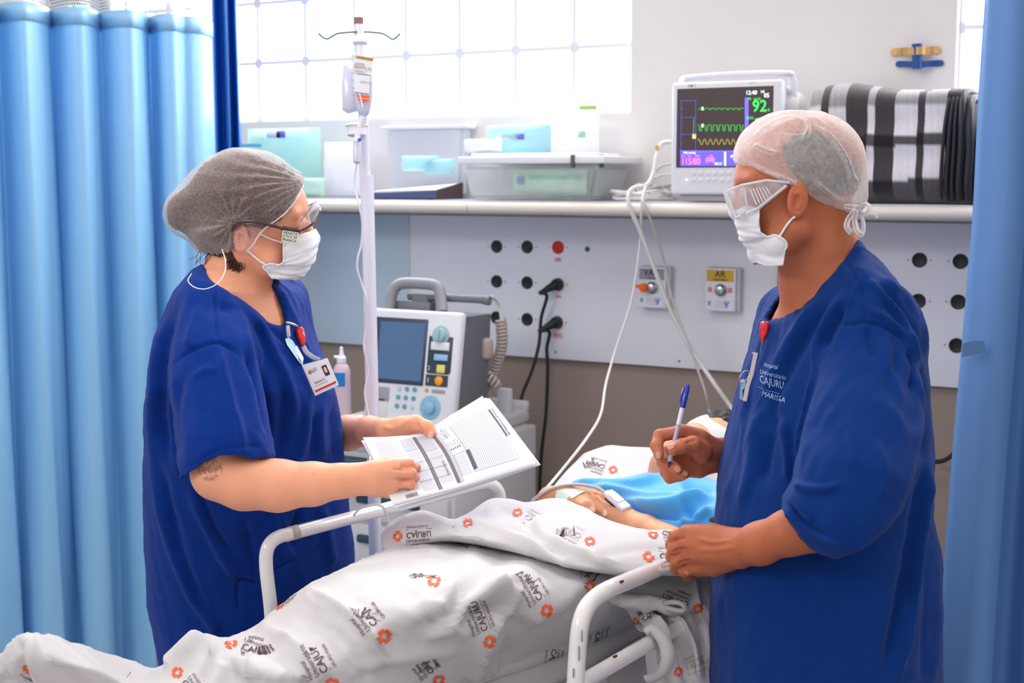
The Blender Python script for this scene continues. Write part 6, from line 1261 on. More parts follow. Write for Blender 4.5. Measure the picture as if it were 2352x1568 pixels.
m.grid([[a-b*.0125*(1-.5*abs(t)) +FW*.004*abs(t) for a, b, t in zip(q, S_, np.linspace(-1, 1, len(q)))], q, [a+b*.0125*(1-.5*abs(t))+FW*.003 for a, b, t in zip(q, S_, np.linspace(-1, 1, len(q)))]], thick=.0016); m.out('hem_strap', FAB, sheetO, smooth=True)
m = M(); q = crom([P(1525, 1385, 2.325), P(1548, 1382, 2.31), P(1568, 1388, 2.305), P(1573, 1398, 2.31), P(1560, 1402, 2.315), P(1530, 1395, 2.32)], 6); m.tube(q, .0045, 8); m.out('rolled_hem', FAB, sheetO, smooth=True)
# tubing looped over the far rail
cable('tube_loop', [P(812, 1184, zfa+.07), P(826, 1168, zfa+.06), P(850, 1160, zfa+.05), P(872, 1160, zfa+.055), P(884, 1172, zfa+.06), P(892, 1200, zfa+.08), P(898, 1222, zfa+.1)], .0022, TU, 'clear tube looped over the far bed rail below the papers')
# ------------------------------------------------------------------ patient
pat = thing('person', 'person lying in bed under the printed sheet, head bandaged, in a light blue gown', 'person', (*P(1500, 1150, 2.8)[:2], .80))
SKP = mat('warm_skin', (214, 150, 112), .5, attr=True, bump=1, bscale=420, sss=.1, subr=(.01, .004, .002))
hA = [[(1264, 1146, 2.86, .0225), (1285, 1142, 2.84, .022), (1305, 1142, 2.825, .020)], [(1290, 1134, 2.84, .017), (1325, 1128, 2.825, .015), (1350, 1138, 2.80, .012)], [(1295, 1140, 2.83, .017), (1325, 1140, 2.805, .015), (1345, 1150, 2.785, .012)], [(1295, 1148, 2.82, .015), (1318, 1152, 2.79, .014)]]
fA = [[(1330, 1130, 2.825, .010), (1362, 1134, 2.81, .0095), (1385, 1142, 2.795, .009), (1408, 1158, 2.775, .008)], [(1335, 1138, 2.805, .0105), (1365, 1150, 2.785, .0098), (1382, 1172, 2.765, .009), (1392, 1183, 2.755, .0082)], [(1330, 1148, 2.785, .0105), (1352, 1158, 2.765, .010), (1362, 1174, 2.755, .009)], [(1315, 1150, 2.79, .0105), (1338, 1162, 2.765, .0095), (1350, 1176, 2.755, .008)]]
armB = [(1380, 1165, 2.80, .020), (1430, 1190, 2.75, .024), (1480, 1216, 2.70, .028), (1540, 1245, 2.64, .032)]
_n = np.cross(Hd-Hn, BS); _n /= np.linalg.norm(_n)
def dep(x, y): return ((Hn-CAM)@_n)/(ray(x, y)@_n)
hA = [[(a, b_, c-.06, r) for a, b_, c, r in q] for q in hA]; fA = [[(a, b_, c-.06, r) for a, b_, c, r in q] for q in fA]; armB = [(a, b_, c-.06, r) for a, b_, c, r in armB]
pax = np.array([RT*.35+UP*.94, -FW*.80+UP*.25-RT*.1, RT]); pax = np.array([RT*.80+UP*.60, -RT*.35+UP*.5-FW*.75, np.cross(RT*.80+UP*.60, -RT*.35+UP*.5-FW*.75)]); pax = pax/np.linalg.norm(pax, axis=1)[:, None]
def p_skin(p):
    d = s_ell(p, P(1628, 1042, 2.86), pax, (.088, .076, .072)); d = smin(d, s_ell(p, P(1580, 1052, 2.835), pax, (.075, .066, .058)), .03)
    d = smin(d, s_chain(p, [P(1536, 1062, 2.84), P(1520, 1072, 2.84)], [.035, .026], .02), .02)
    Fc = P(1580, 1052, 2.835); a0, a1, a2 = pax
    d = smin(d, s_chain(p, [Fc+a1*.055+a0*.022, Fc+a1*.076-a0*.010], [.007, .011], .008), .010)
    d = smin(d, s_chain(p, [Fc+a1*.060-a0*.036-a2*.018, Fc+a1*.066-a0*.036, Fc+a1*.060-a0*.036+a2*.018], [.004, .0065, .004], .004), .006)
    d = smin(d, s_chain(p, [Fc+a1*.058-a0*.046-a2*.014, Fc+a1*.063-a0*.046, Fc+a1*.058-a0*.046+a2*.014], [.004, .006, .004], .004), .006)
    for q in (-1, 1): d = smax(d, -s_ball(p, Fc+a1*.066+a0*.020+a2*q*.030, .014), .010); d = smin(d, s_ball(p, Fc+a1*.044+a0*.020+a2*q*.030, .0135), .003)
    d = smin(d, s_chain(p, [P(1550, 1085, 2.88), P(1540, 1125, 2.87), P(1520, 1170, 2.83)], [.045, .06, .08], .01), .02)
    h = multi(p, hA, .012)
    for f in fA: h = smin(h, finger(p, f, .004), .0035)
    d = smin(d, h, .008); d = smin(d, finger(p, armB, .01), .01); d = smin(d, finger(p, [(1264, 1146, 2.80, .0225), (1280, 1185, 2.84, .028), (1340, 1200, 2.86, .03)], .02), .02)
    return d
lo, hi = pbox(1200, 1760, 930, 1260, 2.5, 3.02); V, F = isomesh(p_skin, lo, hi, .0032); V = relax(V, F, 1)
C = skin_cols(V, (222, 158, 118) if True else 0, spots=[(1598, 972, 2.79, .012, (96, 62, 48), .75), (1618, 974, 2.79, .009, (70, 44, 36), .8), (1505, 1060, 2.82, .05, (206, 150, 120), .4)])
_Fc = P(1580, 1052, 2.835)
for _o, _r, _c, _a in [(pax[1]*.064-pax[0]*.041, .014, (176, 92, 84), .6)]+[(pax[1]*.054+pax[0]*.036+pax[2]*q+pax[2]*w, .007, (64, 42, 34), .75) for q in (-.030, .030) for w in (-.010, 0, .010)]+[(pax[1]*.056+pax[0]*.014+pax[2]*q+pax[2]*w, .0035, (60, 40, 34), .7) for q in (-.030, .030) for w in (-.008, -.003, .003, .008)]:
    w_ = (_a*np.exp(-(np.linalg.norm(V-_Fc-_o, axis=1)/_r)**2))[:, None]; C = C*(1-w_)+np.array(lin(_c))*w_
patB = put('body', V, F, SKP, pat, cols=C); PB = bvh_of(V, F)
def nail(bv, x, y, dx, dy, w_, l_, par, lift=.0006, nm=None):
    c = hit(bv, x, y)
    if c is None: return
    n = hitn(bv, x, y); t_ = RT*dx-UP*dy; t_ = t_-n*(t_@n); t_ /= np.linalg.norm(t_); s_ = np.cross(n, t_); G = []
    for u in np.linspace(-1, 1, 7): G.append([c+t_*l_*u+s_*w_*v*math.sqrt(max(0, 1-(abs(u)**2.6)*.75))+n*(lift-.0016*v*v*w_/.006) for v in np.linspace(-1, 1, 7)])
    m = M(); m.grid(G, thick=.0008); m.out('nail', NAILM, par, smooth=True)
nail(PB, 1389, 1178, .45, .9, .006, .007, patB); nail(PB, 1360, 1170, .4, .9, .005, .006, patB)
# bandage, hair
def p_band(p):
    d = s_ell(p, P(1630, 1040, 2.86), pax, (.093, .081, .077)); x, y, z = proj(p); return smax(d, s_poly2(x, y, [(1540, 900), (1556, 966), (1592, 978), (1618, 990), (1630, 1008), (1640, 1060), (1760, 1080), (1760, 1030), (1690, 996), (1630, 962), (1610, 900)])*2.86/FPX, .004)
V, F = isomesh(p_band, *pbox(1530, 1770, 920, 1120, 2.72, 3.0), .0035); put('head_bandage', relax(V, F, 1), F, mat('bandage', (232, 232, 232), .85, bump=1, bscale=300), pat)
def p_hair(p):
    d = s_ell(p, P(1660, 1018, 2.885), pax, (.070, .074, .072)); return d+.006*sin_noise(p, 90, 3)
V, F = isomesh(p_hair, *pbox(1570, 1790, 900, 1110, 2.78, 3.05), .0035); put('hair', V, F, mat('black_hair', (20, 15, 15), .6), pat)
# gown
GB = mat('light_blue_fleece_gown', (70, 172, 240), .85, sheen=.6, bump=1, bscale=150)
gw = [
 [(1265, 1150, 2.93), (1320, 1118, 2.95), (1400, 1108, 2.95), (1500, 1094, 2.95), (1560, 1088, 2.96), (1640, 1110, 2.95), (1720, 1140, 2.92)],
 [(1262, 1140, 2.91), (1335, 1104, 2.91), (1420, 1098, 2.91), (1495, 1084, 2.91), (1565, 1082, 2.92), (1642, 1102, 2.90), (1720, 1130, 2.88)],
 [(1280, 1160, 2.89), (1345, 1124, 2.87), (1425, 1118, 2.86), (1505, 1104, 2.86), (1575, 1110, 2.86), (1640, 1125, 2.85), (1720, 1150, 2.83)],
 [(1300, 1180, 2.86), (1380, 1150, 2.83), (1440, 1148, 2.80), (1510, 1140, 2.80), (1580, 1142, 2.80), (1640, 1150, 2.78), (1720, 1170, 2.77)],
 [(1320, 1210, 2.82), (1400, 1190, 2.80), (1450, 1180, 2.76), (1520, 1175, 2.74), (1590, 1178, 2.73), (1645, 1182, 2.71), (1720, 1200, 2.70)],
 [(1340, 1240, 2.80), (1410, 1235, 2.78), (1470, 1230, 2.72), (1540, 1225, 2.69), (1600, 1225, 2.67), (1650, 1225, 2.66), (1720, 1230, 2.66)]]
G = rowspline(np.array([[P(c[0], c[1], dep(c[0], c[1])-(.02, .06, .10, .12, .12, .09)[i]*(.35, .40, .55, .9, 1, 1, 1)[j]) for j, c in enumerate(r)] for i, r in enumerate(gw)]), 12, 12); V = G.reshape(-1, 3); a, b = G.shape[:2]; F = np.array([(i*b+j, i*b+j+1, (i+1)*b+j+1, (i+1)*b+j) for i in range(a-1) for j in range(b-1)]); N = vnormals(V, F); N = -N if (N@FW).mean() > 0 else N
V = folds(V, N, [([(1300, 1110), (1380, 1115), (1460, 1110), (1540, 1090)], .012, 8), ([(1340, 1128), (1440, 1135), (1520, 1150), (1600, 1148)], .014, 10), ([(1560, 1105), (1600, 1125), (1640, 1130)], -.014, 10), ([(1430, 1150), (1500, 1165), (1560, 1165), (1600, 1150), (1640, 1135)], .016, 9), ([(1440, 1165), (1500, 1180), (1570, 1185)], -.014, 8), ([(1430, 1175), (1470, 1200), (1520, 1215)], .010, 9), ([(1590, 1160), (1585, 1185), (1600, 1210)], -.012, 9), ([(1560, 1200), (1600, 1190), (1640, 1165)], .010, 8)])
m = M(); m.grid(V.reshape(a, b, 3), thick=.004*np.sign((np.cross(np.gradient(G, axis=0), np.gradient(G, axis=1))@(-FW)).mean())); m.out('gown', GB, pat, smooth=True)
m = M(); wl = [P(1262, 1146, 2.80)+.0245*(math.cos(t)*(UP*.9+RT*.1)+math.sin(t)*(-FW)) for t in np.linspace(0, 2*np.pi, 30)]; m.grid([[w_-RT*.009 for w_ in wl], [w_+RT*.009 for w_ in wl]], thick=.001); m.out('wristband', mat('wristband_vinyl', (226, 228, 238), .35), pat, smooth=True)
m = M(); c_ = [(1280, 1128), (1300, 1124), (1328, 1124), (1345, 1130), (1330, 1136), (1318, 1144), (1298, 1148), (1276, 1142)]; q = [hit(PB, x_, y_, .002) for x_, y_ in c_]; q = [v for v in q if v is not None]; cen = np.mean(q, 0)-FW*.006; n = len(q); m.add(np.array([cen]+q+[v+FW*.001 for v in q]), [(0, 1+i, 1+(i+1) % n) for i in range(n)]+[(1+i, 1+n+i, 1+n+(i+1) % n, 1+(i+1) % n) for i in range(n)]); m.out('dressing_tape', mat('mint_white_tape', (216, 236, 226), .6), pat)
ox = thing('pulse_oximeter', 'white clip-on finger sensor on the patient\'s fingertip', 'sensor', P(1415, 1160, 2.68))
oc = P(1417, 1158, 2.697); ux_ = P(1440, 1176, 2.675)-P(1392, 1134, 2.725); L_o = np.linalg.norm(ux_); ux_ /= L_o; uy_ = UP*.85-FW*.5; uy_ -= ux_*(uy_@ux_); uy_ /= np.linalg.norm(uy_); uz_ = np.cross(ux_, uy_)
m = M(); m.box(oc+uy_*.009, (L_o*.95, .012, .023), (ux_, uy_, uz_), bev=.0045, seg=3); m.box(oc+uy_*.0145-ux_*.004, (L_o*.5, .006, .018), (ux_, uy_, uz_), bev=.0025); m.out('upper_clip', MT['white'], ox)
m = M(); m.box(oc-uy_*.007+ux_*.004, (L_o*.95, .009, .022), (ux_, uy_, uz_), bev=.0035, seg=3); m.out('lower_clip', MT['white'], ox)
m = M(); m.box(oc+uy_*.001-ux_*.010, (L_o*.55, .009, .020), (ux_, uy_, uz_), bev=.002); m.out('rubber_pad', MT['black'], ox)
cable('sensor_lead', [oc+uy_*.012-ux_*L_o*.45, P(1388, 1130, 2.72), P(1372, 1120, 2.73), P(1335, 1113, 2.74), P(1300, 1114, 2.76), P(1265, 1122, 2.77), P(1240, 1136, 2.78), P(1222, 1150, 2.80)], .0034, GC, 'grey sensor lead arching over the patient\'s wrist from the finger clip')
m = M(); m.tube(crom([P(1600, 1212, 2.60), P(1625, 1200, 2.58), P(1650, 1190, 2.56), P(1670, 1180, 2.56)], 6), .007, 10); tag(m.out('dark_tube', mat('dark_grey_tube', (74, 74, 82), .4), smooth=True), 'dark tube across the light blue gown beside the standing man', 'tube')
# ================================================================== MAN
MZ = 2.20
m_head = head_sdf(MZ, -1, (1846, 388), (.094, .082, .076), (1768, 450), (.054, .086, .060), 14, (1826, 526), (1752, 578), ((1702, 444), (1696, 486)), (1710, 416), (1712, 446), (1832, 460),
                  [(1878, 500, MZ+.005, .055), (1880, 570, MZ+.01, .056), (1882, 640, MZ+.03, .062), (1890, 720, MZ+.05, .07)], .078)
m_rows = [(548, 1950, 1972, 2.21, .03, -.02), (575, 1915, 1990, 2.22, .06, -.03), (610, 1868, 2026, 2.24, .10, -.05), (650, 1815, 2062, 2.27, .145, -.08), (690, 1776, 2086, 2.285, .165, -.09), (740, 1742, 2108, 2.29, .17, -.09), (800, 1722, 2128, 2.29, .165, -.08), (900, 1692, 2138, 2.29, .165, -.07), (1000, 1668, 2141, 2.29, .17, -.06), (1100, 1652, 2143, 2.29, .175, -.05), (1200, 1640, 2147, 2.29, .18, -.04), (1300, 1632, 2152, 2.29, .185, -.04), (1450, 1630, 2160, 2.29, .19, -.04), (1568, 1630, 2166, 2.29, .19, -.04), (1800, 1632, 2176, 2.29, .19, -.04)]
m_torso = pix_stack(m_rows, 2.29, .17, 2.4)
slvM = [(2010, 770, 2.175, .070), (2000, 850, 2.145, .076), (1988, 920, 2.12, .080), (1976, 1010, 2.09, .088), (1962, 1110, 2.06, .092), (1945, 1175, 2.045, .078)]
polyM = [(1950, 640), (1920, 740), (1900, 790), (1868, 900), (1842, 1000), (1830, 1060), (1824, 1100), (1800, 1140), (1796, 1165), (1812, 1205), (1832, 1238), (1862, 1262), (1922, 1284), (1962, 1262), (2010, 1225), (2062, 1182), (2085, 1130), (2104, 1080), (2110, 1000), (2108, 900), (2100, 800), (2080, 660)]
vM = [(1980, 540), (1962, 562), (1942, 594), (1905, 636), (1870, 664), (1836, 690), (1806, 716), (1780, 738), (1766, 742), (1762, 730), (1778, 700), (1800, 672), (1816, 650), (1826, 630), (1820, 560)]
def m_cloth(p):
    d0 = m_torso(p); x, y, z = proj(p)
    sl = s_chain(p, [P(*q[:3]) for q in slvM], [q[3] for q in slvM], .03); sl = smin(sl, s_cone(p, P(1850, 1180, 2.06), P(1930, 1215, 2.045), .045, .055), .05); sl = smax(sl, px_poly(p, polyM, 2.08), .010)
    sl = np.where(z > 2.24, np.maximum(sl, z-2.24), sl)
    hol = s_cone(p, P(1900, 1215, 2.05), P(1770, 1232, 2.075), .036, .052); sl = smax(sl, -hol, .004)
    d = np.where(y > 960, smin(d0, sl, .006), smin(d0, sl, .006+.022*np.clip((960-y)/150, 0, 1)))
    fs = s_cone(p, P(1806, 720, 2.42), P(1790, 860, 2.43), .05, .05); d = smin(d, fs, .03)
    cut = np.maximum(px_poly(p, vM, 2.2), np.maximum(-d-.035, z-2.40)); d = smax(d, -cut, .003)
    return d
V, F = isomesh(m_cloth, *pbox(1600, 2200, 540, 1620, 1.92, 2.56), .0040); V = relax(V, F, 1); N = vnormals(V, F)
fm = [
 (L((1940, 600), (1962, 625), (1978, 660), (1986, 700), (1988, 738)), -.0028, 4), (L((1925, 745), (1960, 745), (1990, 740), (2030, 752), (2066, 772), (2088, 792)), -.0035, 4),
 (L((1880, 690), (1840, 740), (1790, 830), (1762, 900)), .006, 11), (L((1915, 690), (1870, 750), (1820, 830), (1780, 920), (1760, 980)), -.006, 12), (L((1950, 670), (1900, 730), (1880, 790), (1872, 850)), .007, 10), (L((1940, 710), (1908, 760), (1890, 800)), -.007, 8),
 (L((1990, 640), (2040, 690), (2080, 740), (2105, 800)), .007, 9), (L((2010, 650), (2060, 700), (2095, 760), (2118, 830)), -.006, 8), (L((2030, 640), (2080, 690), (2110, 750), (2128, 820)), .006, 7), (L((1985, 700), (2030, 730), (2070, 760), (2100, 800), (2112, 850)), .006, 8),
 (L((2000, 650), (2050, 720), (2090, 790)), -.004, 7), (L((1900, 800), (1870, 880), (1845, 980), (1832, 1060)), .006, 8), (L((2095, 800), (2100, 860), (2108, 900), (2110, 960), (2100, 1060)), .006, 8), (L((2110, 850), (2124, 900), (2126, 980), (2118, 1060)), -.006, 7), (L((2088, 800), (2096, 850), (2094, 900)), -.008, 6),
 (L((2030, 760), (2040, 830), (2060, 900), (2070, 980)), .005, 12), (L((1990, 750), (1998, 790), (2012, 830)), -.004, 8), (L((2060, 800), (2050, 880), (2080, 980)), -.004, 12),
 (L((1745, 935), (1735, 1000), (1720, 1100), (1700, 1180)), .006, 12), (L((1784, 940), (1774, 990), (1760, 1060), (1755, 1120)), -.008, 14), (L((1715, 880), (1700, 980), (1680, 1080), (1665, 1180)), .005, 9), (L((1700, 960), (1688, 1040), (1670, 1120)), -.005, 7), (L((1800, 960), (1808, 1040), (1812, 1110)), .008, 9), (L((1735, 760), (1722, 830), (1712, 900)), .005, 8),
 (L((1826, 1110), (1850, 1120), (1900, 1122), (1930, 1110)), .005, 9), (L((1812, 1140), (1830, 1160), (1860, 1190), (1858, 1175), (1838, 1140), (1832, 1110)), .005, 6), (L((1800, 1165), (1830, 1195), (1880, 1230), (1940, 1262)), .005, 7), (L((1815, 1150), (1850, 1200), (1900, 1235)), -.005, 6),
 (L((2132, 1050), (2120, 1160), (2100, 1300), (2080, 1430), (2060, 1568)), .012, 8), (L((2118, 1080), (2105, 1180), (2085, 1300), (2060, 1420), (2030, 1560)), -.009, 12), (L((2142, 1180), (2134, 1300), (2130, 1420), (2120, 1560)), -.006, 8), (L((2146, 1200), (2150, 1320), (2150, 1450), (2140, 1560)), .006, 7),
 (L((1860, 1280), (1890, 1330), (1920, 1400)), .004, 14), (L((1640, 1330), (1650, 1420), (1645, 1540)), .004, 10), (L((1940, 950), (1960, 1020), (1955, 1080)), .003, 16), (L((2010, 1000), (2030, 1080), (2020, 1160)), .003, 14), (L((2060, 1190), (2000, 1235), (1940, 1272)), .004, 7)]
V = folds(V, N, fm); N = vnormals(V, F); V += N*(sin_noise(V, 18, 21)*.0022+sin_noise(V*np.array([1, 1, .25]), 60, 22)*.0022+sin_noise(V+.3*V[:, [2, 0, 1]], 90, 23)*.0008+.0034*crease(V*np.array([1, 1, .4]), 16, 41, .12))[:, None]
man = thing('person', 'person in blue gown with white cap and clear goggles, holding a pen and bed rail', 'person', (*P(1890, 1500, 2.29)[:2], 0))
MB_ = bvh_of(V, F)
# printed chest mark joined to the gown as its own material
gm = M(); gm.add(V, F, 0)
def chest(txt, size, x0, y0, x1, y1, bold=0, narrow=1):
    a = hit(MB_, x0, y0); b = hit(MB_, x1, y1); n = hitn(MB_, (x0+x1)/2, (y0+y1)/2); x = b-a; x /= np.linalg.norm(x); n = n-x*(n@x); n /= np.linalg.norm(n); y = np.cross(n, x); Vg, Fg = glyphs(txt, size, bold, 'LEFT', narrow, 3); q = []
    for v in Vg:
        p = a+x*v[0]+y*v[1]; h = MB_.ray_cast(Vector(CAM), Vector(p-CAM).normalized()); nn = np.array(h[1]); nn = nn if nn@FW < 0 else -nn; q.append(np.array(h[0])+nn*.0022)
    gm.add(q, Fg, 1)
chest('Hospital', .0108, 1757, 838, 1800, 846); chest('Universit\u00e1rio', .0108, 1748, 854, 1812, 870); chest('CAJURU', .0178, 1747, 871, 1806, 887, .01, .86); chest('\u2014\u2014\u2014\u2014\u2014\u2014', .009, 1742, 888, 1800, 906); chest('MARISTA', .0125, 1752, 903, 1794, 917)
gown = gm.out('gown', [SCM, mat('pale_blue_print', (150, 178, 226), .7)], man, smooth=True)
m_fore = [(1930, 1170, 2.055, .044), (1870, 1206, 2.06, .038), (1815, 1222, 2.07, .0335), (1745, 1248, 2.11, .0315), (1700, 1260, 2.15, .0290)]
m_hL = [[(1705, 1240, 2.155, .017), (1640, 1226, 2.19, .0165), (1578, 1222, 2.225, .0135)], [(1705, 1252, 2.15, .019), (1640, 1246, 2.185, .018), (1577, 1248, 2.222, .0135)], [(1702, 1266, 2.15, .019), (1640, 1270, 2.185, .018), (1584, 1275, 2.224, .0130)], [(1700, 1280, 2.158, .016), (1645, 1292, 2.195, .015), (1596, 1302, 2.232, .0120)]]
m_fL = [[(1578, 1222, 2.228, .0112), (1550, 1232, 2.240, .0104), (1543, 1250, 2.262, .0105), (1552, 1262, 2.285, .0092)], [(1576, 1247, 2.225, .0112), (1549, 1259, 2.238, .0104), (1543, 1276, 2.262, .0105), (1556, 1288, 2.285, .0092)], [(1583, 1274, 2.226, .0108), (1556, 1288, 2.240, .0100), (1553, 1304, 2.265, .0102), (1568, 1310, 2.285, .009)], [(1595, 1301, 2.234, .0112), (1572, 1311, 2.246, .0102), (1578, 1320, 2.265, .0094), (1594, 1322, 2.28, .008)]]
m_tL = [(1680, 1288, 2.18, .016), (1640, 1304, 2.21, .0135), (1605, 1309, 2.240, .0105), (1590, 1306, 2.262, .009)]
m_foreR = [(1790, 900, 2.47, .045), (1760, 1020, 2.46, .042), (1700, 1042, 2.42, .034), (1662, 1046, 2.39, .0285), (1635, 1044, 2.372, .0265)]
m_hR = [[(1640, 1030, 2.365, .018), (1605, 1008, 2.345, .018), (1565, 992, 2.33, .0145)], [(1640, 1040, 2.37, .019), (1600, 1032, 2.365, .018), (1560, 1030, 2.36, .015)], [(1638, 1052, 2.37, .019), (1600, 1056, 2.368, .018), (1565, 1058, 2.362, .015)], [(1636, 1062, 2.365, .017), (1605, 1075, 2.36, .017), (1575, 1078, 2.355, .014)], [(1636, 1044, 2.352, .017), (1610, 1042, 2.336, .017), (1592, 1030, 2.322, .0135)]]
m_fR = [[(1562, 992, 2.328, .0115), (1515, 1000, 2.325, .0108), (1508, 1024, 2.312, .0105), (1514, 1046, 2.302, .0088)], [(1560, 1030, 2.358, .0112), (1518, 1040, 2.345, .0104), (1528, 1062, 2.322, .0105), (1556, 1077, 2.308, .0092)], [(1562, 1058, 2.360, .0125), (1524, 1062, 2.352, .0115), (1540, 1081, 2.332, .0102), (1572, 1089, 2.318, .009)], [(1572, 1078, 2.356, .0115), (1530, 1084, 2.352, .0102), (1538, 1098, 2.338, .0092), (1566, 1094, 2.328, .008)]]
m_tR = [(1615, 1036, 2.325, .0165), (1592, 1020, 2.308, .0140), (1566, 1024, 2.298, .0125), (1547, 1031, 2.292, .0112)]
def m_skin(p):
    d = m_head(p); x, y, z = proj(p); ch = np.maximum(m_torso(p)+np.where(y > 770, .035, .013), (y-1100)*2.29/FPX); d = smin(d, ch, .03)
    a = finger(p, m_fore, .014); h = multi(p, m_hL, .010)
    for f in m_fL: h = smin(h, finger(p, f, .004), .003)
    h = smin(h, finger(p, m_tL, .004), .006); a = smin(a, h, .012)
    b = finger(p, m_foreR, .014); h2 = multi(p, m_hR, .010)
    for f in m_fR: h2 = smin(h2, finger(p, f, .004), .003)
    h2 = smin(h2, finger(p, m_tR, .004), .006); b = smin(b, h2, .012); return smin(smin(d, a, .01), b, .01)
V, F = isomesh(m_skin, *pbox(1480, 2160, 240, 1340, 1.98, 2.54), .0023); V = relax(V, F, 1, .4); N = vnormals(V, F)
V = folds(V, N, [(L((1545, 1243), (1560, 1237), (1575, 1235)), -.002, 2.5), (L((1545, 1268), (1560, 1262), (1578, 1260)), -.002, 2.5), (L((1556, 1296), (1572, 1289), (1586, 1287)), -.002, 2.5), (L((1600, 1235), (1640, 1245), (1680, 1240)), .0016, 5), (L((1600, 1262), (1650, 1262), (1690, 1255)), .0012, 5), (L((1575, 1018), (1590, 1012), (1600, 1012)), -.0015, 3)])
x, y, z = proj(V)
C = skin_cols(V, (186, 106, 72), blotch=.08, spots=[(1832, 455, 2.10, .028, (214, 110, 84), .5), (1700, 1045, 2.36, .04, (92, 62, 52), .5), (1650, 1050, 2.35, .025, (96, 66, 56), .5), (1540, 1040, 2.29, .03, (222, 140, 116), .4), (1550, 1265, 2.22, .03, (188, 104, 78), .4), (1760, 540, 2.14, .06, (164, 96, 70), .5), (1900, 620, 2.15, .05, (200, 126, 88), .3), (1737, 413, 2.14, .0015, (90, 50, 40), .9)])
eb = np.exp(-(np.linalg.norm((V-P(1706, 424, 2.155))*np.array([1, 1, 1.6]), axis=1)/.011)**2)*.6; C = C*(1-eb[:, None])+np.array(lin((70, 48, 40)))*eb[:, None]
bodyM = put('body', V, F, SKM, man, cols=C); MBB = bvh_of(V, F)
NAILM = mat('brownish_nail', (206, 142, 120), .3, coat=.2)
nail(MBB, 1541, 1024, -.9, .15, .0062, .0075, bodyM); nail(MBB, 1512, 1046, .15, 1, .0050, .0065, bodyM); nail(MBB, 1556, 1077, .6, .5, .0056, .0062, bodyM); nail(MBB, 1573, 1087, .8, .3, .0045, .0055, bodyM); nail(MBB, 1577, 1316, .7, .6, .003, .004, bodyM)
def m_legs(p):
    d = None
    for s in (0, 1):
        a = P(1870+s*50, 1560, 2.20+.18*s); b = a.copy(); b[2] = .10; e = s_cone(p, a, b, .10, .07); d = e if d is None else np.minimum(d, e)
    return np.maximum(d, .09-p[:, 2])
legs(man, m_legs, [P(1870, 1560, 2.20), P(1920, 1560, 2.38)], SCM)
# hair under the cap, cap, knot
def m_hair(p):
    d = s_ell(p, P(1848, 386, MZ), A3(14, -1), (.0965, .0845, .0785)); x, y, z = proj(p); nz = 9*sin_noise(np.stack([x, y, 0*x], 1), .09, 3); return smax(d, (s_poly2(x, y, [(1796, 330), (1830, 305), (1880, 300), (1930, 330), (1965, 380), (1985, 430), (1975, 480), (1950, 490), (1900, 470), (1850, 425), (1815, 400), (1795, 370)])+nz)*MZ/FPX, .004)
V, F = isomesh(m_hair, *pbox(1770, 2010, 260, 520, 2.08, 2.32), .0025); N = vnormals(V, F); V += N*(.0012*sin_noise(V, 160, 2))[:, None]; put('hair', V, F, HAIRG, man)
def m_cap(p):
    d = s_ell(p, P(1846, 384, MZ), A3(14, -1), (.101, .090, .084)); d = smin(d, s_ell(p, P(1760, 330, MZ), A3(30, -1), (.05, .035, .055)), .04); d = smin(d, s_ell(p, P(1940, 460, MZ), A3(0, -1), (.030, .03, .055)), .04); return d
V, F = isomesh(m_cap, *pbox(1660, 2030, 230, 540, 2.08, 2.32), .0027); x, y, z = proj(V)
mp_ = [(1600, 374), (1600, 200), (2060, 200), (2060, 480), (1968, 492), (1935, 484), (1900, 474), (1866, 456), (1840, 436), (1810, 424), (1770, 414), (1735, 398), (1710, 384), (1694, 374)]
V, F = filt(V, F, s_poly2(x, y, mp_) < 0); N = vnormals(V, F)
mf = [(L((1730, 318), (1770, 290), (1810, 276), (1850, 282)), .005, 6), (L((1730, 330), (1760, 345), (1790, 352)), .004, 4), (L((1850, 275), (1856, 300), (1846, 322)), .006, 5), (L((1870, 290), (1910, 320), (1940, 365), (1960, 420)), .006, 5), (L((1855, 290), (1890, 310), (1915, 345)), -.0015, 6), (L((1716, 340), (1736, 320), (1756, 310)), -.004, 6), (L((1800, 300), (1830, 300), (1860, 296)), -.004, 6), (L((1725, 376), (1770, 398), (1815, 415), (1850, 436)), .004, 4), (L((1870, 415), (1900, 440), (1940, 466)), .005, 5), (L((1960, 400), (1968, 440), (1972, 470)), .004, 5), (L((1780, 268), (1840, 262), (1900, 290)), .003, 6), (L((1940, 400), (1950, 440), (1955, 466)), -.003, 5)]
V = folds(V, N, mf); V = folds(V, N, mf[:4]+mf[7:8]); V = V+N*(.0016*sin_noise(V, 45, 7)+.0008*sin_noise(V, 110, 8))[:, None]; capM_ = put('surgical_cap', V, F, CAPM, man)
KN = sheer('cap_tail_film', (246, 243, 246), .62, .95, 60)
m = M()
for q, w_, z_ in (([(1938, 474), (1955, 476), (1968, 478)], 14, 2.14), ([(1968, 478), (1988, 468), (1996, 480), (1984, 492), (1970, 484)], 9, 2.14), ([(1966, 482), (1950, 500), (1944, 520), (1956, 536)], 14, 2.135), ([(1966, 482), (1962, 505), (1968, 530), (1980, 542)], 13, 2.13), ([(1972, 482), (1980, 505), (1982, 525), (1976, 543)], 10, 2.14)):
    c_ = crom([P(a, b, z_+.004*math.sin(i*2)) for i, (a, b) in enumerate(q)], 8); T = np.gradient(c_, axis=0); S_ = np.cross(T, FW); S_ /= np.linalg.norm(S_, axis=1)[:, None]; ww = w_*.0007*np.linspace(.7, 1.1, len(c_))[:, None]
    m = M(); m.grid([c_+S_*ww*k*.5+FW*(.004*math.cos(k*4)) for k in np.linspace(-1, 1, 7)], thick=.0006); m.out('cap_tie', KN, capM_, smooth=True)
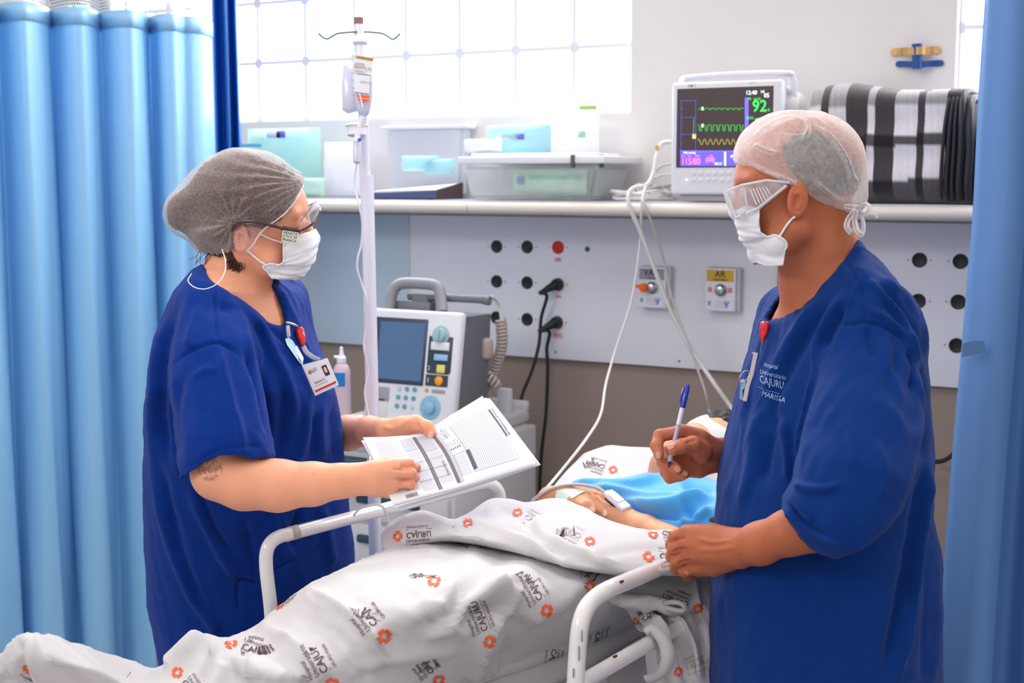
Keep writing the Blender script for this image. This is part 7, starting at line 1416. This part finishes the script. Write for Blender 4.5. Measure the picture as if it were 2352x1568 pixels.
m = M(); c_ = crom([P(1978, 486, 2.14), P(1995, 490, 2.14), P(2010, 493, 2.142), P(2018, 489, 2.143)], 6); m.tube(c_, .0022, 8, flat=.5); m.tube(crom([P(2008, 491, 2.141), P(2014, 497, 2.141), P(2013, 501, 2.141)], 4), .0018, 6); m.out('cap_tie', KN, capM_, smooth=True)
# mask
mask_obj(man, [((1742, 477), (1712, 474), (1688, 484)), ((1743, 500), (1714, 500), (1689, 508)), ((1745, 530), (1718, 530), (1695, 533)), ((1760, 540), (1726, 546), (1700, 549)), ((1802, 549), (1758, 556), (1710, 563)), ((1801, 578), (1760, 582), (1724, 580)), ((1797, 610), (1762, 612), (1734, 602))], MZ, .061, .06, fn=m_head,
    loops=([hit(MBB, a, b, .004) for a, b in ((1744, 480), (1762, 464), (1780, 449), (1796, 436), (1808, 426))], [hit(MBB, a, b, .003) for a, b in ((1788, 548), (1798, 534), (1808, 520), (1818, 507), (1825, 497))]))
# goggles
GG = sheer('clear_goggle', (236, 240, 246), .16, .34, 30); GE = mat('clear_edge_plastic', (238, 242, 248), .12, alpha=.85, spec=.9, coat=.6)
g = M(); q = [(1668, 440), (1704, 424), (1711, 436), (1716, 470), (1708, 492), (1690, 500), (1682, 478)]
for a, b in zip(q, q[1:]+q[:1]): g.tube([P(*a, MZ-.058), P(*b, MZ-.058)], .0016, 8)
for a in q[:1]+q[4:6]: g.tube([P(*a, MZ-.058), P(*a, MZ+.058)], .0016, 8)
g.tube([P(1704, 425, MZ-.060), P(1760, 414, MZ-.066), P(1806, 418, MZ-.078), P(1814, 420, MZ-.080)], .0020, 8); g.tube([P(1714, 490, MZ-.060), P(1740, 478, MZ-.064), P(1806, 426, MZ-.079)], .0018, 8)
go = g.out('safety_goggles', GE, man, label='clear plastic safety goggles')
m = M(); m.grid(rowspline([[P(1704, 426, MZ-.058), P(1685, 432, MZ-.058), P(1668, 440, MZ-.045), P(1663, 440, MZ), P(1668, 440, MZ+.045), P(1704, 426, MZ+.058)], [P(1712, 455, MZ-.058), P(1692, 460, MZ-.058), P(1674, 462, MZ-.045), P(1669, 462, MZ), P(1674, 462, MZ+.045), P(1712, 455, MZ+.058)], [P(1712, 490, MZ-.058), P(1700, 495, MZ-.058), P(1688, 498, MZ-.045), P(1683, 498, MZ), P(1688, 498, MZ+.045), P(1712, 490, MZ+.058)]], 4, 5), thick=.0012); m.out('front_lens', GG, go, smooth=True)
m = M(); m.grid(rowspline([[P(1704, 425, MZ-.060), P(1740, 418, MZ-.064), P(1775, 413, MZ-.070), P(1806, 418, MZ-.079)], [P(1710, 458, MZ-.061), P(1738, 448, MZ-.065), P(1766, 436, MZ-.071), P(1806, 421, MZ-.080)], [P(1716, 490, MZ-.060), P(1740, 477, MZ-.065), P(1764, 458, MZ-.071), P(1806, 425, MZ-.080)]], 4, 5), thick=.0010); m.out('side_shield', GG, go, smooth=True)
for k in range(6):
    m = M(); x0_ = 1723+7*k; m.tube([P(x0_, 434-1.2*k, MZ-.0665-.0006*k), P(x0_+15, 470-3.4*k, MZ-.067-.0006*k)], .0011, 6); m.out('vent_slat', GE, go)
# key reel
kr = thing('key_holder', 'red reel with silver key and white card strap hanging from the man\'s neckline', 'key holder', hit(MB_, 1745, 800, .004))
m = M(); q = [hit(MB_, a, b, .009) for a, b in ((1762, 740), (1760, 752), (1757, 766), (1754, 778), (1752, 790))]; z0_ = min((v-CAM)@FW for v in q if v is not None)
q = [P(a, b, z0_-.002) for a, b in ((1757, 738), (1756, 750), (1755, 762), (1752, 776), (1751, 788))]
m.tube(crom(q, 5), list(np.interp(np.linspace(0, 1, 21), [0, .08, .35, .6, .85, 1], [.004, .0078, .0085, .0065, .0022, .002])), 16, flat=.7); m.out('reel', REDR, kr, smooth=True)
m = M(); m.tube(crom([P(1751, 786, z0_), P(1748, 798, z0_+.003), P(1746, 812, z0_+.004)], 5), .0007, 5); m.tube(crom([P(1751, 786, z0_), P(1752, 798, z0_+.003), P(1748, 814, z0_+.004)], 5), .0007, 5); m.out('wire_loop', MT['metal'], kr, smooth=True)
def kz(x, y, l=.006): 
    v = hit(MB_, x, y, l); return v if v is not None else P(x, y, z0_+.01)
m = M(); q = [kz(1749, 814, .010), kz(1744, 832, .010), kz(1737, 862, .010), kz(1728, 890, .010), kz(1718, 924, .010)]; T = np.gradient(np.array(q), axis=0); S_ = np.cross(T, FW); S_ /= np.linalg.norm(S_, axis=1)[:, None]; qq = np.array(q); m.grid([qq-S_*.0032, qq+S_*.0032], thick=.0014); m.out('card_edge', mat('cream_card', (216, 208, 200), .4), kr)
m = M(); a_ = np.linspace(0, 2*np.pi, 24, endpoint=False); c_ = kz(1722, 872, .012); m.tube([c_+RT*.007*math.cos(t_)+UP*.010*math.sin(t_)+RT*.004*math.sin(t_) for t_ in a_], .0010, 6, close=True); m.out('split_ring', MT['metal'], kr, smooth=True)
m = M(); q = [(1712, 876), (1718, 874), (1722, 882), (1720, 894), (1715, 898), (1714, 920), (1710, 922), (1707, 916), (1709, 896), (1708, 884)]; c_ = [kz(*v, .009) for v in q]; m.prism(c_, -FW*.002); m.out('key', MT['metal'], kr)
m = M(); m.lathe(kz(1740, 815, .010), -FW, [(.0022, 0), (.0022, .002), (0, .003)], 10); m.out('snap_button', MT['metal'], kr)
# pen
pn_ = thing('pen', 'blue-capped ballpoint pen held in the man\'s right hand', 'pen', P(1535, 1073, 2.295))
A_, B_ = P(1535, 1074, 2.303), P(1580, 883, 2.316); dv = B_-A_
def pt(t): return A_+dv*t
m = M(); m.tube([pt(0), pt(.035), pt(.075)], [.0008, .0016, .0030], 12); m.out('tip', mat('dark_violet_tip', (48, 36, 92), .3), pn_, smooth=True)
m = M(); m.cyl(pt(.075), pt(.74), .0040, seg=8); m.out('barrel', mat('clear_lilac_barrel', (196, 198, 226), .15, alpha=.75, spec=.8), pn_)
m = M(); m.cyl(pt(.08), pt(.52), .0016, seg=8); m.out('ink_tube', mat('violet_ink', (52, 44, 120), .4), pn_)
m = M(); m.cyl(pt(.52), pt(.72), .0041, seg=8); m.out('white_sleeve', mat('barrel_label', (226, 228, 240), .4), pn_)
m = M(); m.tube([pt(.72), pt(.74), pt(.95), pt(1.0)], [.0046, .0050, .0048, .0030], 14); m.tube([pt(.96)-RT*.006, pt(.86)-RT*.0072, pt(.78)-RT*.0062], [.0016, .0018, .0010], 8); m.out('cap', mat('blue_pen_cap', (42, 58, 168), .2, coat=.5), pn_)
# ------------------------------------------------------------------ groups of repeats
_names = {'paper_sheet': 'paper sheets held under the printed form', 'sensor_lead': 'leads of the patient monitor', 'cable_coil': 'coiled cables on the shelf', 'power_cord': 'black power cords on the wall', 'packet': 'packets lying on the shelf', 'plastic_bag': 'plastic bags on the shelf', 'infusion_bag': 'infusion bags on the drip stand', 'gas_outlet': 'gas outlets on the headwall panel', 'folded_blanket': 'folded blankets on the shelf', 'paper_form': 'papers lying on the cart', 'name_badge': 'badges clipped to the neckline', 'privacy_curtain': 'blue privacy curtains'}
for o in COL.objects:
    k = o.name.split('.')[0]
    if o.parent is None and k in _names and 'label' in o: o['group'] = _names[k]
